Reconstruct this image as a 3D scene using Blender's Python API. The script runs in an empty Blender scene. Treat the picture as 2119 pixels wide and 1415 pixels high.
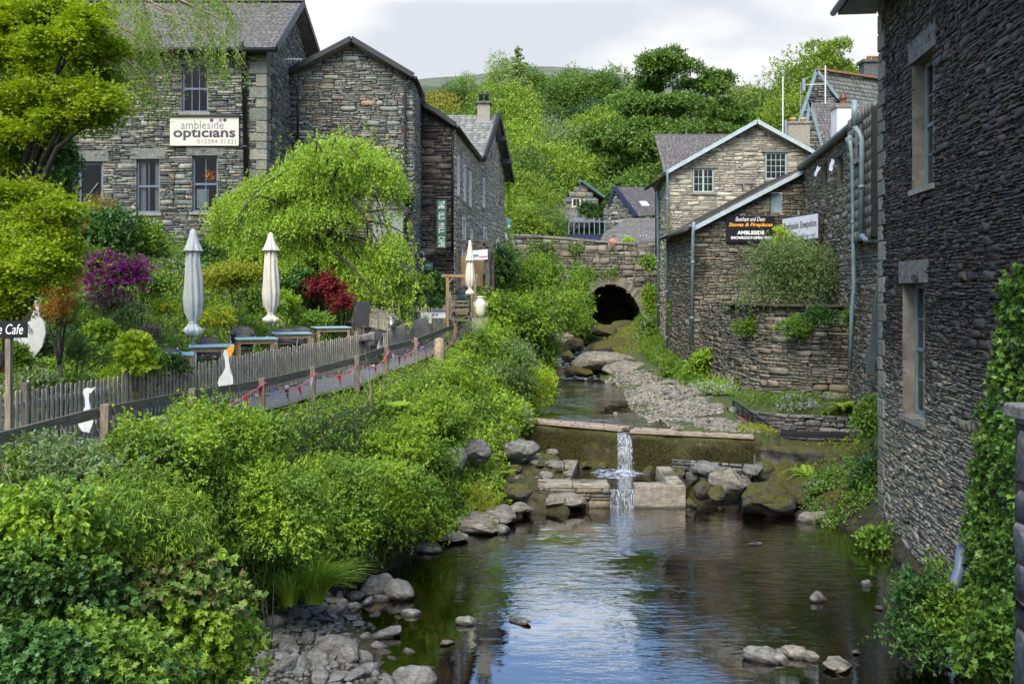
import bpy, math, random
import numpy as np
from mathutils import Vector, Matrix
R = math.radians
sc = bpy.context.scene
C = sc.collection
# ---------------------------------------------------------------- camera
F = 2060.0; CX = 1059.5; HY = 600.0            # focal length, centre column and horizon row of the 2119 px wide photograph
cam = bpy.data.cameras.new('camera'); camo = bpy.data.objects.new('camera', cam); C.objects.link(camo)
camo.location = (0, 0, 0); camo.rotation_euler = (R(90), 0, 0)
cam.sensor_width = 36; cam.lens = 36*F/2119; cam.shift_y = -(707.5-HY)/2119
cam.clip_start = .1; cam.clip_end = 6000
sc.camera = camo
# ---------------------------------------------------------------- sky and sun
SUN_EL, SUN_AZ = 50, 196                        # azimuth measured clockwise from +Y: the sun is high behind the left shoulder
w = bpy.data.worlds.new('World'); sc.world = w; w.use_nodes = True
nt = w.node_tree; nt.nodes.clear()
def nn(nt, t, **k):
    n = nt.nodes.new(t)
    for a, b in k.items():
        if a.startswith('i_'): n.inputs[a[2:].replace('_', ' ')].default_value = b
        else: setattr(n, a, b)
    return n
wo = nn(nt, 'ShaderNodeOutputWorld')
sky = nn(nt, 'ShaderNodeTexSky', sky_type='NISHITA'); sky.sun_disc = False
sky.sun_elevation = R(SUN_EL); sky.sun_rotation = R(SUN_AZ); sky.altitude = 100; sky.air_density = 1.0; sky.dust_density = .0; sky.ozone_density = 3
b1 = nn(nt, 'ShaderNodeBackground'); b1.inputs[1].default_value = .15
nt.links.new(sky.outputs[0], b1.inputs[0])
tc = nn(nt, 'ShaderNodeTexCoord'); sep = nn(nt, 'ShaderNodeSeparateXYZ'); nt.links.new(tc.outputs['Generated'], sep.inputs[0])
mz = nn(nt, 'ShaderNodeMath', operation='ADD'); nt.links.new(sep.outputs[2], mz.inputs[0]); mz.inputs[1].default_value = .22
dv = nn(nt, 'ShaderNodeVectorMath', operation='DIVIDE'); cmb = nn(nt, 'ShaderNodeCombineXYZ')
for i in range(3): nt.links.new(mz.outputs[0], cmb.inputs[i])
nt.links.new(tc.outputs['Generated'], dv.inputs[0]); nt.links.new(cmb.outputs[0], dv.inputs[1])
n1 = nn(nt, 'ShaderNodeTexNoise'); n1.inputs['Scale'].default_value = 1.7; n1.inputs['Detail'].default_value = 9; n1.inputs['Roughness'].default_value = .55
nt.links.new(dv.outputs[0], n1.inputs['Vector'])
n2 = nn(nt, 'ShaderNodeTexNoise'); n2.inputs['Scale'].default_value = 1.3; n2.inputs['Detail'].default_value = 6
nt.links.new(dv.outputs[0], n2.inputs['Vector'])
cr = nn(nt, 'ShaderNodeValToRGB'); cr.color_ramp.elements[0].position = .42; cr.color_ramp.elements[0].color = (.62, .655, .72, 1)
cr.color_ramp.elements[1].position = .57; cr.color_ramp.elements[1].color = (1, .99, .97, 1)
nt.links.new(n2.outputs[0], cr.inputs[0])
b2 = nn(nt, 'ShaderNodeBackground'); nt.links.new(cr.outputs[0], b2.inputs[0])
zb_ = nn(nt, 'ShaderNodeMapRange'); nt.links.new(sep.outputs[2], zb_.inputs[0])      # an overcast sky is brighter overhead
for i_, v_ in enumerate((.275, .345, .46, 1.6)): zb_.inputs[i_+1].default_value = v_
nt.links.new(zb_.outputs[0], b2.inputs[1])
# thick cloud low in the sky, breaking up to blue above about 18 degrees
mr = nn(nt, 'ShaderNodeMapRange'); mr.inputs[1].default_value = .30; mr.inputs[2].default_value = .34; mr.inputs[3].default_value = 1.0; mr.inputs[4].default_value = -.8
nt.links.new(sep.outputs[2], mr.inputs[0])
ad = nn(nt, 'ShaderNodeMath', operation='ADD'); nt.links.new(mr.outputs[0], ad.inputs[0])
mr2 = nn(nt, 'ShaderNodeMapRange'); mr2.inputs[1].default_value = .42; mr2.inputs[2].default_value = .66; mr2.inputs[3].default_value = 0; mr2.inputs[4].default_value = 1
nt.links.new(n1.outputs[0], mr2.inputs[0]); nt.links.new(mr2.outputs[0], ad.inputs[1]); ad.use_clamp = True
mx = nn(nt, 'ShaderNodeMixShader'); nt.links.new(ad.outputs[0], mx.inputs[0]); nt.links.new(b1.outputs[0], mx.inputs[1]); nt.links.new(b2.outputs[0], mx.inputs[2])
nt.links.new(mx.outputs[0], wo.inputs[0])
su = bpy.data.lights.new('sun', 'SUN'); su.energy = 2.4; su.angle = R(38); su.color = (1, .93, .80)
suo = bpy.data.objects.new('sun', su); C.objects.link(suo)
az, el = R(SUN_AZ), R(SUN_EL)
sd = Vector((math.sin(az)*math.cos(el), math.cos(az)*math.cos(el), math.sin(el)))
suo.rotation_euler = sd.to_track_quat('Z', 'Y').to_euler(); suo.location = (-30, -30, 40)
sc.view_settings.view_transform = 'Standard'; sc.view_settings.look = 'None'; sc.view_settings.exposure = 1.4; sc.view_settings.gamma = 1
sc.render.engine = 'CYCLES'
cy = sc.cycles; cy.max_bounces = 6; cy.diffuse_bounces = 2; cy.glossy_bounces = 3; cy.transmission_bounces = 3; cy.transparent_max_bounces = 6
cy.caustics_reflective = False; cy.caustics_refractive = False; cy.use_denoising = True; cy.use_adaptive_sampling = True; cy.adaptive_threshold = .02
# ---------------------------------------------------------------- helpers
def P(px, py, d): return Vector(((px-CX)/F*d, d, (HY-py)/F*d))
def XZ(px, py, d): return ((px-CX)/F*d, (HY-py)/F*d)
def PG(px, py, z):
    d = z*F/(HY-py); return Vector(((px-CX)/F*d, d, z))
def rootof(o):
    while o.parent: o = o.parent
    return o
def tag(o, label=None, cat=None, group=None, kind=None):
    if label: o['label'] = label
    if cat: o['category'] = cat
    if group: o['group'] = group
    if kind: o['kind'] = kind
    return o
def empty(name, loc, label=None, cat=None, group=None):
    o = bpy.data.objects.new(name, None); C.objects.link(o); o.location = loc; o.empty_display_size = .2
    return tag(o, label, cat, group)
def link(name, me, mats, parent=None, smooth=False):
    if parent is not None:
        l = rootof(parent).location
        me.transform(Matrix.Translation((-l[0], -l[1], -l[2])))
    if not isinstance(mats, (list, tuple)): mats = [mats]
    for m in mats: me.materials.append(m)
    o = bpy.data.objects.new(name, me); C.objects.link(o)
    if parent is not None: o.parent = parent
    if smooth: me.polygons.foreach_set('use_smooth', [True]*len(me.polygons))
    return o
def bulk(name, V, Fc, mats, parent=None, smooth=False, mi=None):
    """V (n,3), Fc (m,k) all faces the same size"""
    V = np.asarray(V, dtype=np.float32); Fc = np.asarray(Fc, dtype=np.int32)
    me = bpy.data.meshes.new(name); me.vertices.add(len(V)); me.vertices.foreach_set('co', V.ravel())
    k = Fc.shape[1]; m = len(Fc)
    me.loops.add(m*k); me.loops.foreach_set('vertex_index', Fc.ravel())
    me.polygons.add(m); me.polygons.foreach_set('loop_start', np.arange(0, m*k, k, dtype=np.int32))
    if mi is not None: me.polygons.foreach_set('material_index', np.asarray(mi, dtype=np.int32))
    me.update(calc_edges=True)
    return link(name, me, mats, parent, smooth)
class MB:
    def __init__(s): s.v = []; s.f = []; s.m = []
    def add(s, vs, fs, m=0):
        n = len(s.v); s.v += [tuple(v) for v in vs]; s.f += [tuple(i+n for i in f) for f in fs]; s.m += [m]*len(fs); return s
    def hexa(s, c8, m=0):   # bottom four then top four
        return s.add(c8, [(3,2,1,0),(4,5,6,7),(0,1,5,4),(1,2,6,5),(2,3,7,6),(3,0,4,7)], m)
    def box(s, c, d, rz=0, m=0):
        x, y, z = d[0]/2, d[1]/2, d[2]/2; ca, sa = math.cos(rz), math.sin(rz)
        return s.hexa([(c[0]+a*x*ca-b*y*sa, c[1]+a*x*sa+b*y*ca, c[2]+e*z) for e in (-1, 1) for a, b in ((-1,-1),(1,-1),(1,1),(-1,1))], m)
    def fbox(s, O, U, V, N, u0, u1, v0, v1, w0, w1, m=0):
        g = lambda u, v, w_: O+U*u+V*v+N*w_
        return s.hexa([g(u0,v0,w1), g(u1,v0,w1), g(u1,v0,w0), g(u0,v0,w0), g(u0,v1,w1), g(u1,v1,w1), g(u1,v1,w0), g(u0,v1,w0)], m)
    def beam(s, p, q, a, b, up=Vector((0,0,1)), m=0):
        p = Vector(p); q = Vector(q); t = (q-p).normalized()
        x = t.cross(up)
        if x.length < 1e-3: x = t.cross(Vector((1,0,0)))
        x.normalize(); y = x.cross(t).normalized(); x *= a/2; y *= b/2
        return s.hexa([p-x-y, p+x-y, q+x-y, q-x-y, p-x+y, p+x+y, q+x+y, q-x+y], m)
    def tube(s, pts, rad, n=8, m=0, cap=True):
        pts = [Vector(p) for p in pts]; k = len(pts)
        if not isinstance(rad, (list, tuple)): rad = [rad]*k
        n0 = len(s.v); pr = None
        for i, p in enumerate(pts):
            t = (pts[min(i+1, k-1)]-pts[max(i-1, 0)])
            if t.length < 1e-6: t = Vector((0,0,1))
            t.normalize()
            if pr is None:
                x = t.cross(Vector((0,0,1)));
                if x.length < .05: x = t.cross(Vector((0,1,0)))
            else: x = pr-t*pr.dot(t)
            x.normalize(); pr = x; y = t.cross(x)
            for j in range(n):
                a = 2*math.pi*j/n; s.v.append(tuple(p+(x*math.cos(a)+y*math.sin(a))*rad[i]))
        for i in range(k-1):
            for j in range(n):
                a = n0+i*n+j; b = n0+i*n+(j+1) % n; s.f.append((a, b, b+n, a+n)); s.m.append(m)
        if cap:
            s.f.append(tuple(n0+j for j in range(n))[::-1]); s.f.append(tuple(n0+(k-1)*n+j for j in range(n))); s.m += [m, m]
        return s
    def lathe(s, c, prof, n=24, m=0, fold=None):
        c = Vector(c); n0 = len(s.v); k = len(prof)
        for i, (r, z) in enumerate(prof):
            for j in range(n):
                a = 2*math.pi*j/n; rr = r*(fold(a, i, z) if fold else 1)
                s.v.append((c.x+rr*math.cos(a), c.y+rr*math.sin(a), c.z+z))
        for i in range(k-1):
            for j in range(n):
                a = n0+i*n+j; b = n0+i*n+(j+1) % n; s.f.append((a, b, b+n, a+n)); s.m.append(m)
        s.f.append(tuple(n0+j for j in range(n))[::-1]); s.f.append(tuple(n0+(k-1)*n+j for j in range(n))); s.m += [m, m]
        return s
    def prism(s, pts, vec, m=0):
        n = len(pts); vec = Vector(vec); a = [Vector(p) for p in pts]
        s.add(a+[p+vec for p in a], [tuple(range(n))[::-1], tuple(range(n, 2*n))]+[(i, (i+1) % n, n+(i+1) % n, n+i) for i in range(n)], m); return s
    def build(s, name, mats, parent=None, smooth=False, bevel=0):
        me = bpy.data.meshes.new(name); me.from_pydata(s.v, [], s.f); me.polygons.foreach_set('material_index', s.m); me.update()
        o = link(name, me, mats, parent, smooth)
        if bevel:
            b = o.modifiers.new('bevel', 'BEVEL'); b.width = bevel; b.segments = 2; b.limit_method = 'ANGLE'
        return o
def copy_thing(src, loc, rz=0., scale=None, label=None):
    r = src.copy(); C.objects.link(r); r.location = loc; r.rotation_euler = (0, 0, rz)
    if scale is not None: r.scale = scale if hasattr(scale, '__len__') else (scale,)*3
    if label: r['label'] = label
    for ch in list(src.children):
        c = ch.copy(); C.objects.link(c); c.parent = r
        for g in ch.children:
            d = g.copy(); C.objects.link(d); d.parent = c
    return r
def text(name, body, mat, parent, O, U, V, N, width=None, height=None, bold=0, shear=0, space=1, ext=.004, center=True):
    """flat lettering on a plane: O = centre of the line's box"""
    cu = bpy.data.curves.new(name, 'FONT'); cu.body = body; cu.offset = bold; cu.shear = shear; cu.space_character = space
    cu.extrude = 0.01; cu.resolution_u = 3
    t = bpy.data.objects.new('tmp', cu); C.objects.link(t); bpy.context.view_layer.update()
    me = bpy.data.meshes.new_from_object(t.evaluated_get(bpy.context.evaluated_depsgraph_get())); bpy.data.objects.remove(t)
    co = np.array([v.co[:] for v in me.vertices]); mn, mxx = co.min(0), co.max(0); sz = mxx-mn
    sx = (width/sz[0]) if width else height/sz[1]; sy = (height/sz[1]) if height else sx
    if not width: sx = sy
    cc = (mn+mxx)/2
    for i, v in enumerate(me.vertices):
        u = (co[i][0]-(cc[0]))*sx; vv = (co[i][1]-cc[1])*sy
        p = O+U*u+V*vv+N*(ext if co[i][2] > 0 else .0005); v.co = p
    me.update(); me.name = name
    return link(name, me, mat, parent)
# ---------------------------------------------------------------- materials
def newmat(name):
    m = bpy.data.materials.new(name); m.use_nodes = True; nt = m.node_tree; nt.nodes.clear()
    o = nn(nt, 'ShaderNodeOutputMaterial'); b = nn(nt, 'ShaderNodeBsdfPrincipled'); nt.links.new(b.outputs[0], o.inputs[0]); return m, nt, b, o
def L(nt, a, b): nt.links.new(a, b)
def ramp(nt, fac, cols, interp='LINEAR'):
    r = nn(nt, 'ShaderNodeValToRGB'); r.color_ramp.interpolation = interp; e = r.color_ramp.elements
    n = len(cols)
    for i, c in enumerate(cols):
        if isinstance(c[0], (tuple, list)): c, p = c
        else: p = i/(n-1) if interp == 'LINEAR' else i/n
        if i < 2: el_ = e[i]; el_.position = p
        else: el_ = e.new(p)
        el_.color = (*c, 1)
    L(nt, fac, r.inputs[0]); return r.outputs[0]
def noise(nt, scale, detail=5, rough=.55, vec=None, stretch=None):
    n = nn(nt, 'ShaderNodeTexNoise'); n.inputs['Scale'].default_value = scale; n.inputs['Detail'].default_value = detail; n.inputs['Roughness'].default_value = rough
    if vec is None: vec = nn(nt, 'ShaderNodeNewGeometry').outputs['Position']
    if stretch:
        mp = nn(nt, 'ShaderNodeMapping'); mp.inputs['Scale'].default_value = stretch; L(nt, vec, mp.inputs[0]); vec = mp.outputs[0]
    L(nt, vec, n.inputs['Vector']); return n.outputs[0]
def mrange(nt, v, a, b, c, d):
    m = nn(nt, 'ShaderNodeMapRange'); L(nt, v, m.inputs[0])
    for i, x in enumerate((a, b, c, d)): m.inputs[i+1].default_value = x
    return m.outputs[0]
def math_(nt, op, a, b=None):
    m = nn(nt, 'ShaderNodeMath', operation=op)
    for i, x in enumerate((a, b)):
        if x is None: continue
        if isinstance(x, (int, float)): m.inputs[i].default_value = x
        else: L(nt, x, m.inputs[i])
    return m.outputs[0]
def mixc(nt, f, a, b, mode='MIX'):
    m = nn(nt, 'ShaderNodeMix', data_type='RGBA', blend_type=mode)
    if isinstance(f, (int, float)): m.inputs[0].default_value = f
    else: L(nt, f, m.inputs[0])
    for i, x in ((6, a), (7, b)):
        if isinstance(x, (tuple, list)): m.inputs[i].default_value = (*x, 1)
        else: L(nt, x, m.inputs[i])
    return m.outputs[2]
def bump(nt, b, h, strength=.5, dist=.02):
    n = nn(nt, 'ShaderNodeBump'); n.inputs['Strength'].default_value = strength; n.inputs['Distance'].default_value = dist
    L(nt, h, n.inputs['Height']); L(nt, n.outputs[0], b.inputs['Normal'])
def simple(name, col, rough=.6, var=.25, scale=8, metal=0, bmp=.2, dist=.005, stretch=None, col2=None):
    m, nt, b, o = newmat(name)
    n = noise(nt, scale, 6, .6, stretch=stretch)
    c2 = col2 or tuple(x*(1-var*1.6) for x in col); c1 = col if col2 else tuple(min(1, x*(1+var*.7)) for x in col)
    L(nt, ramp(nt, n, [(c2, .3), (c1, .7)]), b.inputs['Base Color'])
    b.inputs['Roughness'].default_value = rough; b.inputs['Metallic'].default_value = metal
    if bmp: bump(nt, b, n, bmp, dist)
    return m
def stone(name, cols, moss=0., mosscol=(.07, .085, .012), fine=14, bmp=.6, rough=.85, tone=(.55, 1.35), stain=None, zdark=None, wet=0):
    """rubble stone: one colour per stone (mesh island), grain, lichen and weather stains"""
    m, nt, b, o = newmat(name)
    g = nn(nt, 'ShaderNodeNewGeometry')
    c = ramp(nt, g.outputs['Random Per Island'], [tuple(x*(.78 if name in ('beach_pebble', 'bar_pebble', 'river_rock', 'bed_rock', 'mossy_weir', 'mossy_boulder', 'rubble_stained') else {'rubble_brown': 1.5, 'rubble_greygreen': 1.25, 'rubble_limewashed': 1.8}.get(name, 1.08)) for x in c_) for c_ in cols], 'CONSTANT')
    n = noise(nt, fine, 7, .65); n3 = noise(nt, fine*4, 4, .6)
    t = mrange(nt, n, .3, .7, *tone)
    c = mixc(nt, 1, c, t, 'MULTIPLY')
    # lichen flecks
    n4 = noise(nt, 3.5, 6, .7); c = mixc(nt, mrange(nt, n4, .60, .72, 0, .45), c, (.33, .33, .25))
    if stain:
        sn = noise(nt, .8, 5, .6, stretch=stain[2] if len(stain) > 2 else None); c = mixc(nt, mrange(nt, sn, stain[0], stain[0]+.12, 0, stain[1]), c, (.018, .016, .015))
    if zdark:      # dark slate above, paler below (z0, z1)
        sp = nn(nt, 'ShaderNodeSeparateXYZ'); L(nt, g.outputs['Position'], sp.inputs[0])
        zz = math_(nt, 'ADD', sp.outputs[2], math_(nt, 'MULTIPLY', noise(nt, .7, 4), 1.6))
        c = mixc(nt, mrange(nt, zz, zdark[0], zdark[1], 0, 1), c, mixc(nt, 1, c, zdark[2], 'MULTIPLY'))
    if moss:
        sn = nn(nt, 'ShaderNodeSeparateXYZ'); L(nt, g.outputs['Normal'], sn.inputs[0])
        f = math_(nt, 'ADD', math_(nt, 'MULTIPLY', sn.outputs[2], .35), noise(nt, 1.6, 8, .7))
        f = mrange(nt, f, 1.0-moss*.6, 1.12-moss*.6, 0, .92)
        mc = ramp(nt, noise(nt, 25, 4), [(tuple(x*.35 for x in mosscol), .3), (mosscol, .7)])
        c = mixc(nt, f, c, mc)
    if name in ('stained_concrete', 'river_rock', 'bed_rock', 'mossy_boulder', 'bar_pebble'):      # grain streaks, and a wet line just above the pool
        c = mixc(nt, 1, c, mrange(nt, noise(nt, 6, 6, .7, stretch=(1, 2.5, 6)), .35, .65, .62, 1.25), 'MULTIPLY')
        sw_ = nn(nt, 'ShaderNodeSeparateXYZ'); L(nt, g.outputs['Position'], sw_.inputs[0]); c = mixc(nt, mrange(nt, math_(nt, 'ADD', sw_.outputs[2], math_(nt, 'MULTIPLY', n, .08)), -4.93, -4.89, .75, 0), c, (.022, .018, .012))
    L(nt, c, b.inputs['Base Color']); b.inputs['Roughness'].default_value = rough; b.inputs['Specular IOR Level'].default_value = .3+wet
    bump(nt, b, math_(nt, 'ADD', n, math_(nt, 'MULTIPLY', n3, .4)), bmp, .02)
    return m
def leafmat(name, cols, trans=.3, rough=.5, big=.5, bigs=1.2):
    k_ = 1.25 if name.startswith('petal') else 1.5; cols = [(min(.6, c_[0]*k_*1.04), min(.6, c_[1]*k_), c_[2]*k_) for c_ in cols]
    m, nt, b, o = newmat(name)
    g = nn(nt, 'ShaderNodeNewGeometry')
    c = ramp(nt, g.outputs['Random Per Island'], cols)
    n = noise(nt, bigs, 3); c = mixc(nt, 1, c, mrange(nt, n, .3, .7, 1-big*.5, 1+big*.35), 'MULTIPLY')
    L(nt, c, b.inputs['Base Color']); b.inputs['Roughness'].default_value = rough; b.inputs['Specular IOR Level'].default_value = .35
    tr = nn(nt, 'ShaderNodeBsdfTranslucent'); L(nt, mixc(nt, 1, c, (1.3, 1.25, .5), 'MULTIPLY'), tr.inputs[0])
    ms = nn(nt, 'ShaderNodeMixShader'); ms.inputs[0].default_value = trans
    L(nt, b.outputs[0], ms.inputs[1]); L(nt, tr.outputs[0], ms.inputs[2]); L(nt, ms.outputs[0], o.inputs[0])
    return m
M = {}
M['wall_grey'] = stone('rubble_greygreen', [(.15,.155,.13), (.20,.20,.16), (.11,.12,.105), (.24,.23,.18), (.17,.185,.16), (.08,.085,.08), (.20,.165,.12), (.135,.15,.13), (.27,.26,.21), (.10,.10,.095)], moss=.1, stain=(.58, .6), bmp=.8)
M['wall_brown'] = stone('rubble_brown', [(.155,.15,.125), (.185,.185,.155), (.115,.112,.10), (.15,.125,.105), (.145,.16,.14), (.215,.205,.16), (.075,.075,.07), (.165,.175,.15), (.17,.178,.16), (.12,.122,.115), (.20,.15,.105), (.145,.15,.13), (.13,.145,.13), (.19,.18,.14)], stain=(.6, .5))
M['wall_black'] = stone('rubble_stained', [(.10,.09,.078), (.06,.055,.05), (.14,.12,.10), (.16,.14,.11), (.08,.072,.065), (.12,.10,.085)], stain=(.46, .85, (.7, .7, 1.6)))
M['wall_pale'] = stone('rubble_limewashed', [(.23,.205,.15), (.26,.235,.175), (.205,.185,.14), (.18,.165,.13), (.28,.255,.19), (.22,.195,.15)], stain=(.6, .6), tone=(.65, 1.25), bmp=.9)
M['wall_render'] = simple('lime_render', (.24,.215,.165), .95, .35, 2.6, bmp=.8, dist=.03)
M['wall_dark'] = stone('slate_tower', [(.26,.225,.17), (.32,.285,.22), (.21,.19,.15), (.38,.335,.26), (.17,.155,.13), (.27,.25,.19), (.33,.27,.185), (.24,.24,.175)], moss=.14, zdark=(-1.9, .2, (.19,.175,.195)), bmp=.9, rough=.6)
M['quoin'] = stone('quoin_stone', [(.20,.195,.15), (.16,.165,.14), (.235,.225,.18), (.14,.145,.12)], moss=.25)
M['wall_mossy'] = stone('drystone', [(.17,.15,.115), (.22,.20,.15), (.13,.12,.09), (.26,.23,.18), (.16,.155,.12), (.20,.16,.11)], moss=.38, mosscol=(.085,.085,.018), stain=(.55, .6))
M['mortar'] = simple('dark_mortar', (.035,.032,.028), .95, .3, 9)  # dark mortar for the joints and hidden backing
M['slate_roof'] = stone('roof_slate', [(.13,.122,.115), (.155,.145,.135), (.115,.11,.105), (.17,.155,.14), (.14,.135,.13)], moss=.2, mosscol=(.11,.105,.06), bmp=.3, tone=(.75,1.2), rough=.7)
M['slate_purple'] = stone('roof_slate_purple', [(.125,.112,.108), (.15,.135,.125), (.11,.098,.095), (.165,.15,.135), (.135,.122,.118)], bmp=.3, tone=(.75,1.2), rough=.6)
M['slate_green'] = stone('roof_slate_green', [(.20,.205,.18), (.17,.18,.16), (.23,.23,.20), (.15,.155,.14)], bmp=.3, moss=.2, mosscol=(.13,.13,.07), tone=(.75,1.2), rough=.7)
M['ridge_red'] = simple('ridge_tile', (.22,.11,.07), .8)
M['rock'] = stone('river_rock', [(.20,.19,.175), (.24,.235,.215), (.16,.16,.155), (.28,.26,.23), (.19,.175,.15)], fine=7, bmp=1., tone=(.5,1.3))
M['rock_pale'] = stone('bed_rock', [(.30,.27,.22), (.34,.31,.26), (.26,.24,.20)], fine=7, moss=.25, bmp=.9, tone=(.5,1.25))
M['rock_moss'] = stone('mossy_boulder', [(.10,.09,.07), (.12,.11,.085)], fine=6, moss=.72, mosscol=(.10,.095,.012), bmp=.6)
M['concrete'] = stone('stained_concrete', [(.30,.265,.21), (.27,.24,.195), (.33,.29,.23)], moss=.30, mosscol=(.10,.09,.03), fine=5, bmp=.7, tone=(.55,1.2), stain=(.56,.5))
M['concrete_moss'] = stone('mossy_weir', [(.075,.06,.035), (.09,.07,.04)], moss=.88, mosscol=(.075,.075,.012), fine=5, bmp=1.0, tone=(.4,1.3))
M['lf_moss'] = leafmat('moss_strands', [(.020,.019,.006), (.034,.032,.007), (.055,.055,.009), (.028,.02,.010)], .1, .8)
M['wood'] = simple('weathered_wood', (.26,.205,.145), .85, .35, 6, stretch=(6, 6, .8), bmp=.4)
M['barge'] = simple('pale_verge_paint', (.40,.47,.48), .5, .12, 5, bmp=.05)
M['wood_pale'] = simple('picket_wood', (.42,.365,.285), .85, .35, 9, stretch=(4, 4, .6), bmp=.4)
M['wood_rail'] = simple('mossy_rail', (.13,.125,.09), .9, .35, 7, stretch=(.6, .6, 5), bmp=.4)
M['wood_warm'] = simple('warm_timber', (.37,.25,.13), .7, .3, 7, stretch=(5, 5, .8), bmp=.2)
M['wood_old'] = simple('old_plank', (.10,.085,.07), .9, .4, 7, bmp=.5)
M['plank_weir'] = simple('weir_plank', (.33,.26,.20), .85, .35, 5, stretch=(.5, 3, 3), bmp=.5)
M['blue_table'] = simple('blue_tabletop', (.28,.46,.50), .5, .12, 5, bmp=.05)
M['gutter'] = simple('bluegrey_paint', (.20,.27,.285), .45, .18, 4, bmp=.08)
M['gutter_dk'] = simple('greengrey_paint', (.10,.125,.12), .5, .2, 4, bmp=.08)
M['black'] = simple('black_paint', (.018,.018,.021), .5, .3, 5, bmp=.08)
M['blue_frame'] = simple('slateblue_paint', (.13,.165,.24), .45, .12, 5, bmp=.05)
M['pale_frame'] = simple('pale_green_paint', (.36,.45,.41), .5, .12, 5, bmp=.05)
M['white'] = simple('white_paint', (.72,.72,.68), .5, .12, 5, bmp=.08)
M['cream'] = simple('cream_sign', (.62,.60,.47), .5, .05, 3, bmp=.02)
M['churn'] = simple('cream_churn', (.72,.70,.52), .45, .1, 6, bmp=.1)
M['canvas'] = simple('cream_canvas', (.74,.68,.55), .9, .12, 7, stretch=(3,3,.4), bmp=.5, dist=.01)
M['canvas_white'] = simple('white_canvas', (.70,.70,.66), .9, .12, 7, stretch=(3,3,.4), bmp=.5, dist=.01)
M['metal'] = simple('grey_metal', (.30,.31,.33), .4, .1, 6, metal=.6, bmp=.05)
M['rust'] = simple('rusty_steel', (.17,.075,.045), .8, .4, 9, bmp=.3)
M['lead'] = simple('lead', (.30,.31,.33), .5, .15, 6, bmp=.1)
M['green_sign'] = simple('green_sign', (.05,.14,.09), .5, .1, 5, bmp=.03)
M['black_sign'] = simple('black_sign', (.008,.008,.010), .4, .1, 5, bmp=.02)
M['whitesign'] = simple('white_sign', (.74,.74,.74), .5, .04, 3, bmp=.02)
M['txt_dark'] = simple('dark_lettering', (.045,.04,.06), .5, .05, 3, bmp=0)
M['txt_grey'] = simple('grey_lettering', (.22,.21,.25), .5, .05, 3, bmp=0)
M['txt_white'] = simple('white_lettering', (.85,.85,.82), .5, .05, 3, bmp=0)
M['txt_orange'] = simple('orange_lettering', (.85,.36,.04), .5, .05, 3, bmp=0)
M['txt_purple'] = simple('purple_dot', (.16,.02,.20), .5, .05, 3, bmp=0)
M['txt_blue'] = simple('blue_lettering', (.10,.16,.50), .5, .05, 3, bmp=0)
M['terracotta'] = simple('terracotta', (.42,.16,.07), .8, .2, 8, bmp=.1)
M['pot_buff'] = simple('buff_pot', (.55,.38,.20), .8, .2, 8, bmp=.1)
M['pot_brown'] = simple('brown_pot', (.15,.055,.035), .35, .2, 8, bmp=.1)
M['curtain'] = simple('pale_blind', (.6,.6,.55), .8, .15, 14, bmp=.1)
M['orange'] = simple('orange_petal', (.75,.26,.02), .6, .3, 15)
M['red'] = simple('red_cloth', (.52,.03,.04), .8, .1, 10, bmp=.1)
M['pink'] = simple('pink_cloth', (.70,.12,.20), .8, .1, 10, bmp=.1)
M['bluecloth'] = simple('blue_cloth', (.25,.36,.70), .8, .1, 10, bmp=.1)
M['greencloth'] = simple('mint_cloth', (.45,.62,.50), .8, .1, 10, bmp=.1)
M['purplecloth'] = simple('plum_cloth', (.09,.05,.11), .8, .1, 10, bmp=.1)
M['wicker'] = simple('dark_wicker', (.045,.042,.042), .6, .3, 40, bmp=.5)
M['skin'] = simple('skin', (.50,.30,.21), .6, .05, 5, bmp=0)
M['shirt'] = simple('orange_shirt', (.75,.13,.04), .85, .1, 8, bmp=.2)
M['hair'] = simple('grey_hair', (.16,.13,.11), .8, .2, 30)
M['bark'] = simple('bark', (.10,.085,.06), .95, .45, 14, stretch=(2,2,.5), bmp=1, dist=.02)
M['bark_dark'] = simple('dark_bark', (.045,.038,.03), .95, .4, 14, bmp=1, dist=.02)
M['dry_twig'] = simple('dry_twig', (.38,.29,.19), .9, .3, 9)
M['blue_dark'] = simple('navy_paint', (.02,.025,.07), .5, .2, 5, bmp=.05)
M['skyblue'] = simple('blue_banner', (.10,.34,.62), .5, .1, 3, bmp=.02)
# window glass: reflects the sky, lets one see a dim room
def glassmat(name, tint, k=1.0):
    m, nt, b, o = newmat(name); nt.nodes.remove(b)
    fr = nn(nt, 'ShaderNodeFresnel'); fr.inputs[0].default_value = 1.5
    gl = nn(nt, 'ShaderNodeBsdfGlossy'); gl.inputs['Roughness'].default_value = .02
    tr = nn(nt, 'ShaderNodeBsdfTransparent'); tr.inputs[0].default_value = (*tint, 1)
    ms = nn(nt, 'ShaderNodeMixShader'); L(nt, math_(nt, 'MINIMUM', math_(nt, 'MULTIPLY', fr.outputs[0], 1.3*k), 1.0), ms.inputs[0])
    bp = nn(nt, 'ShaderNodeBump'); bp.inputs['Strength'].default_value = .1; bp.inputs['Distance'].default_value = .05
    L(nt, noise(nt, 2.5, 2), bp.inputs['Height']); L(nt, bp.outputs[0], gl.inputs['Normal'])
    L(nt, tr.outputs[0], ms.inputs[1]); L(nt, gl.outputs[0], ms.inputs[2]); L(nt, ms.outputs[0], o.inputs[0]); return m
M['glass'] = glassmat('window_glass', (.75,.8,.8)); M['glass_green'] = glassmat('balcony_glass', (.35,.6,.55), 1.6)
M['room'] = simple('dim_room', (.03,.03,.035), .9, .6, 1.5, bmp=0)
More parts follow.
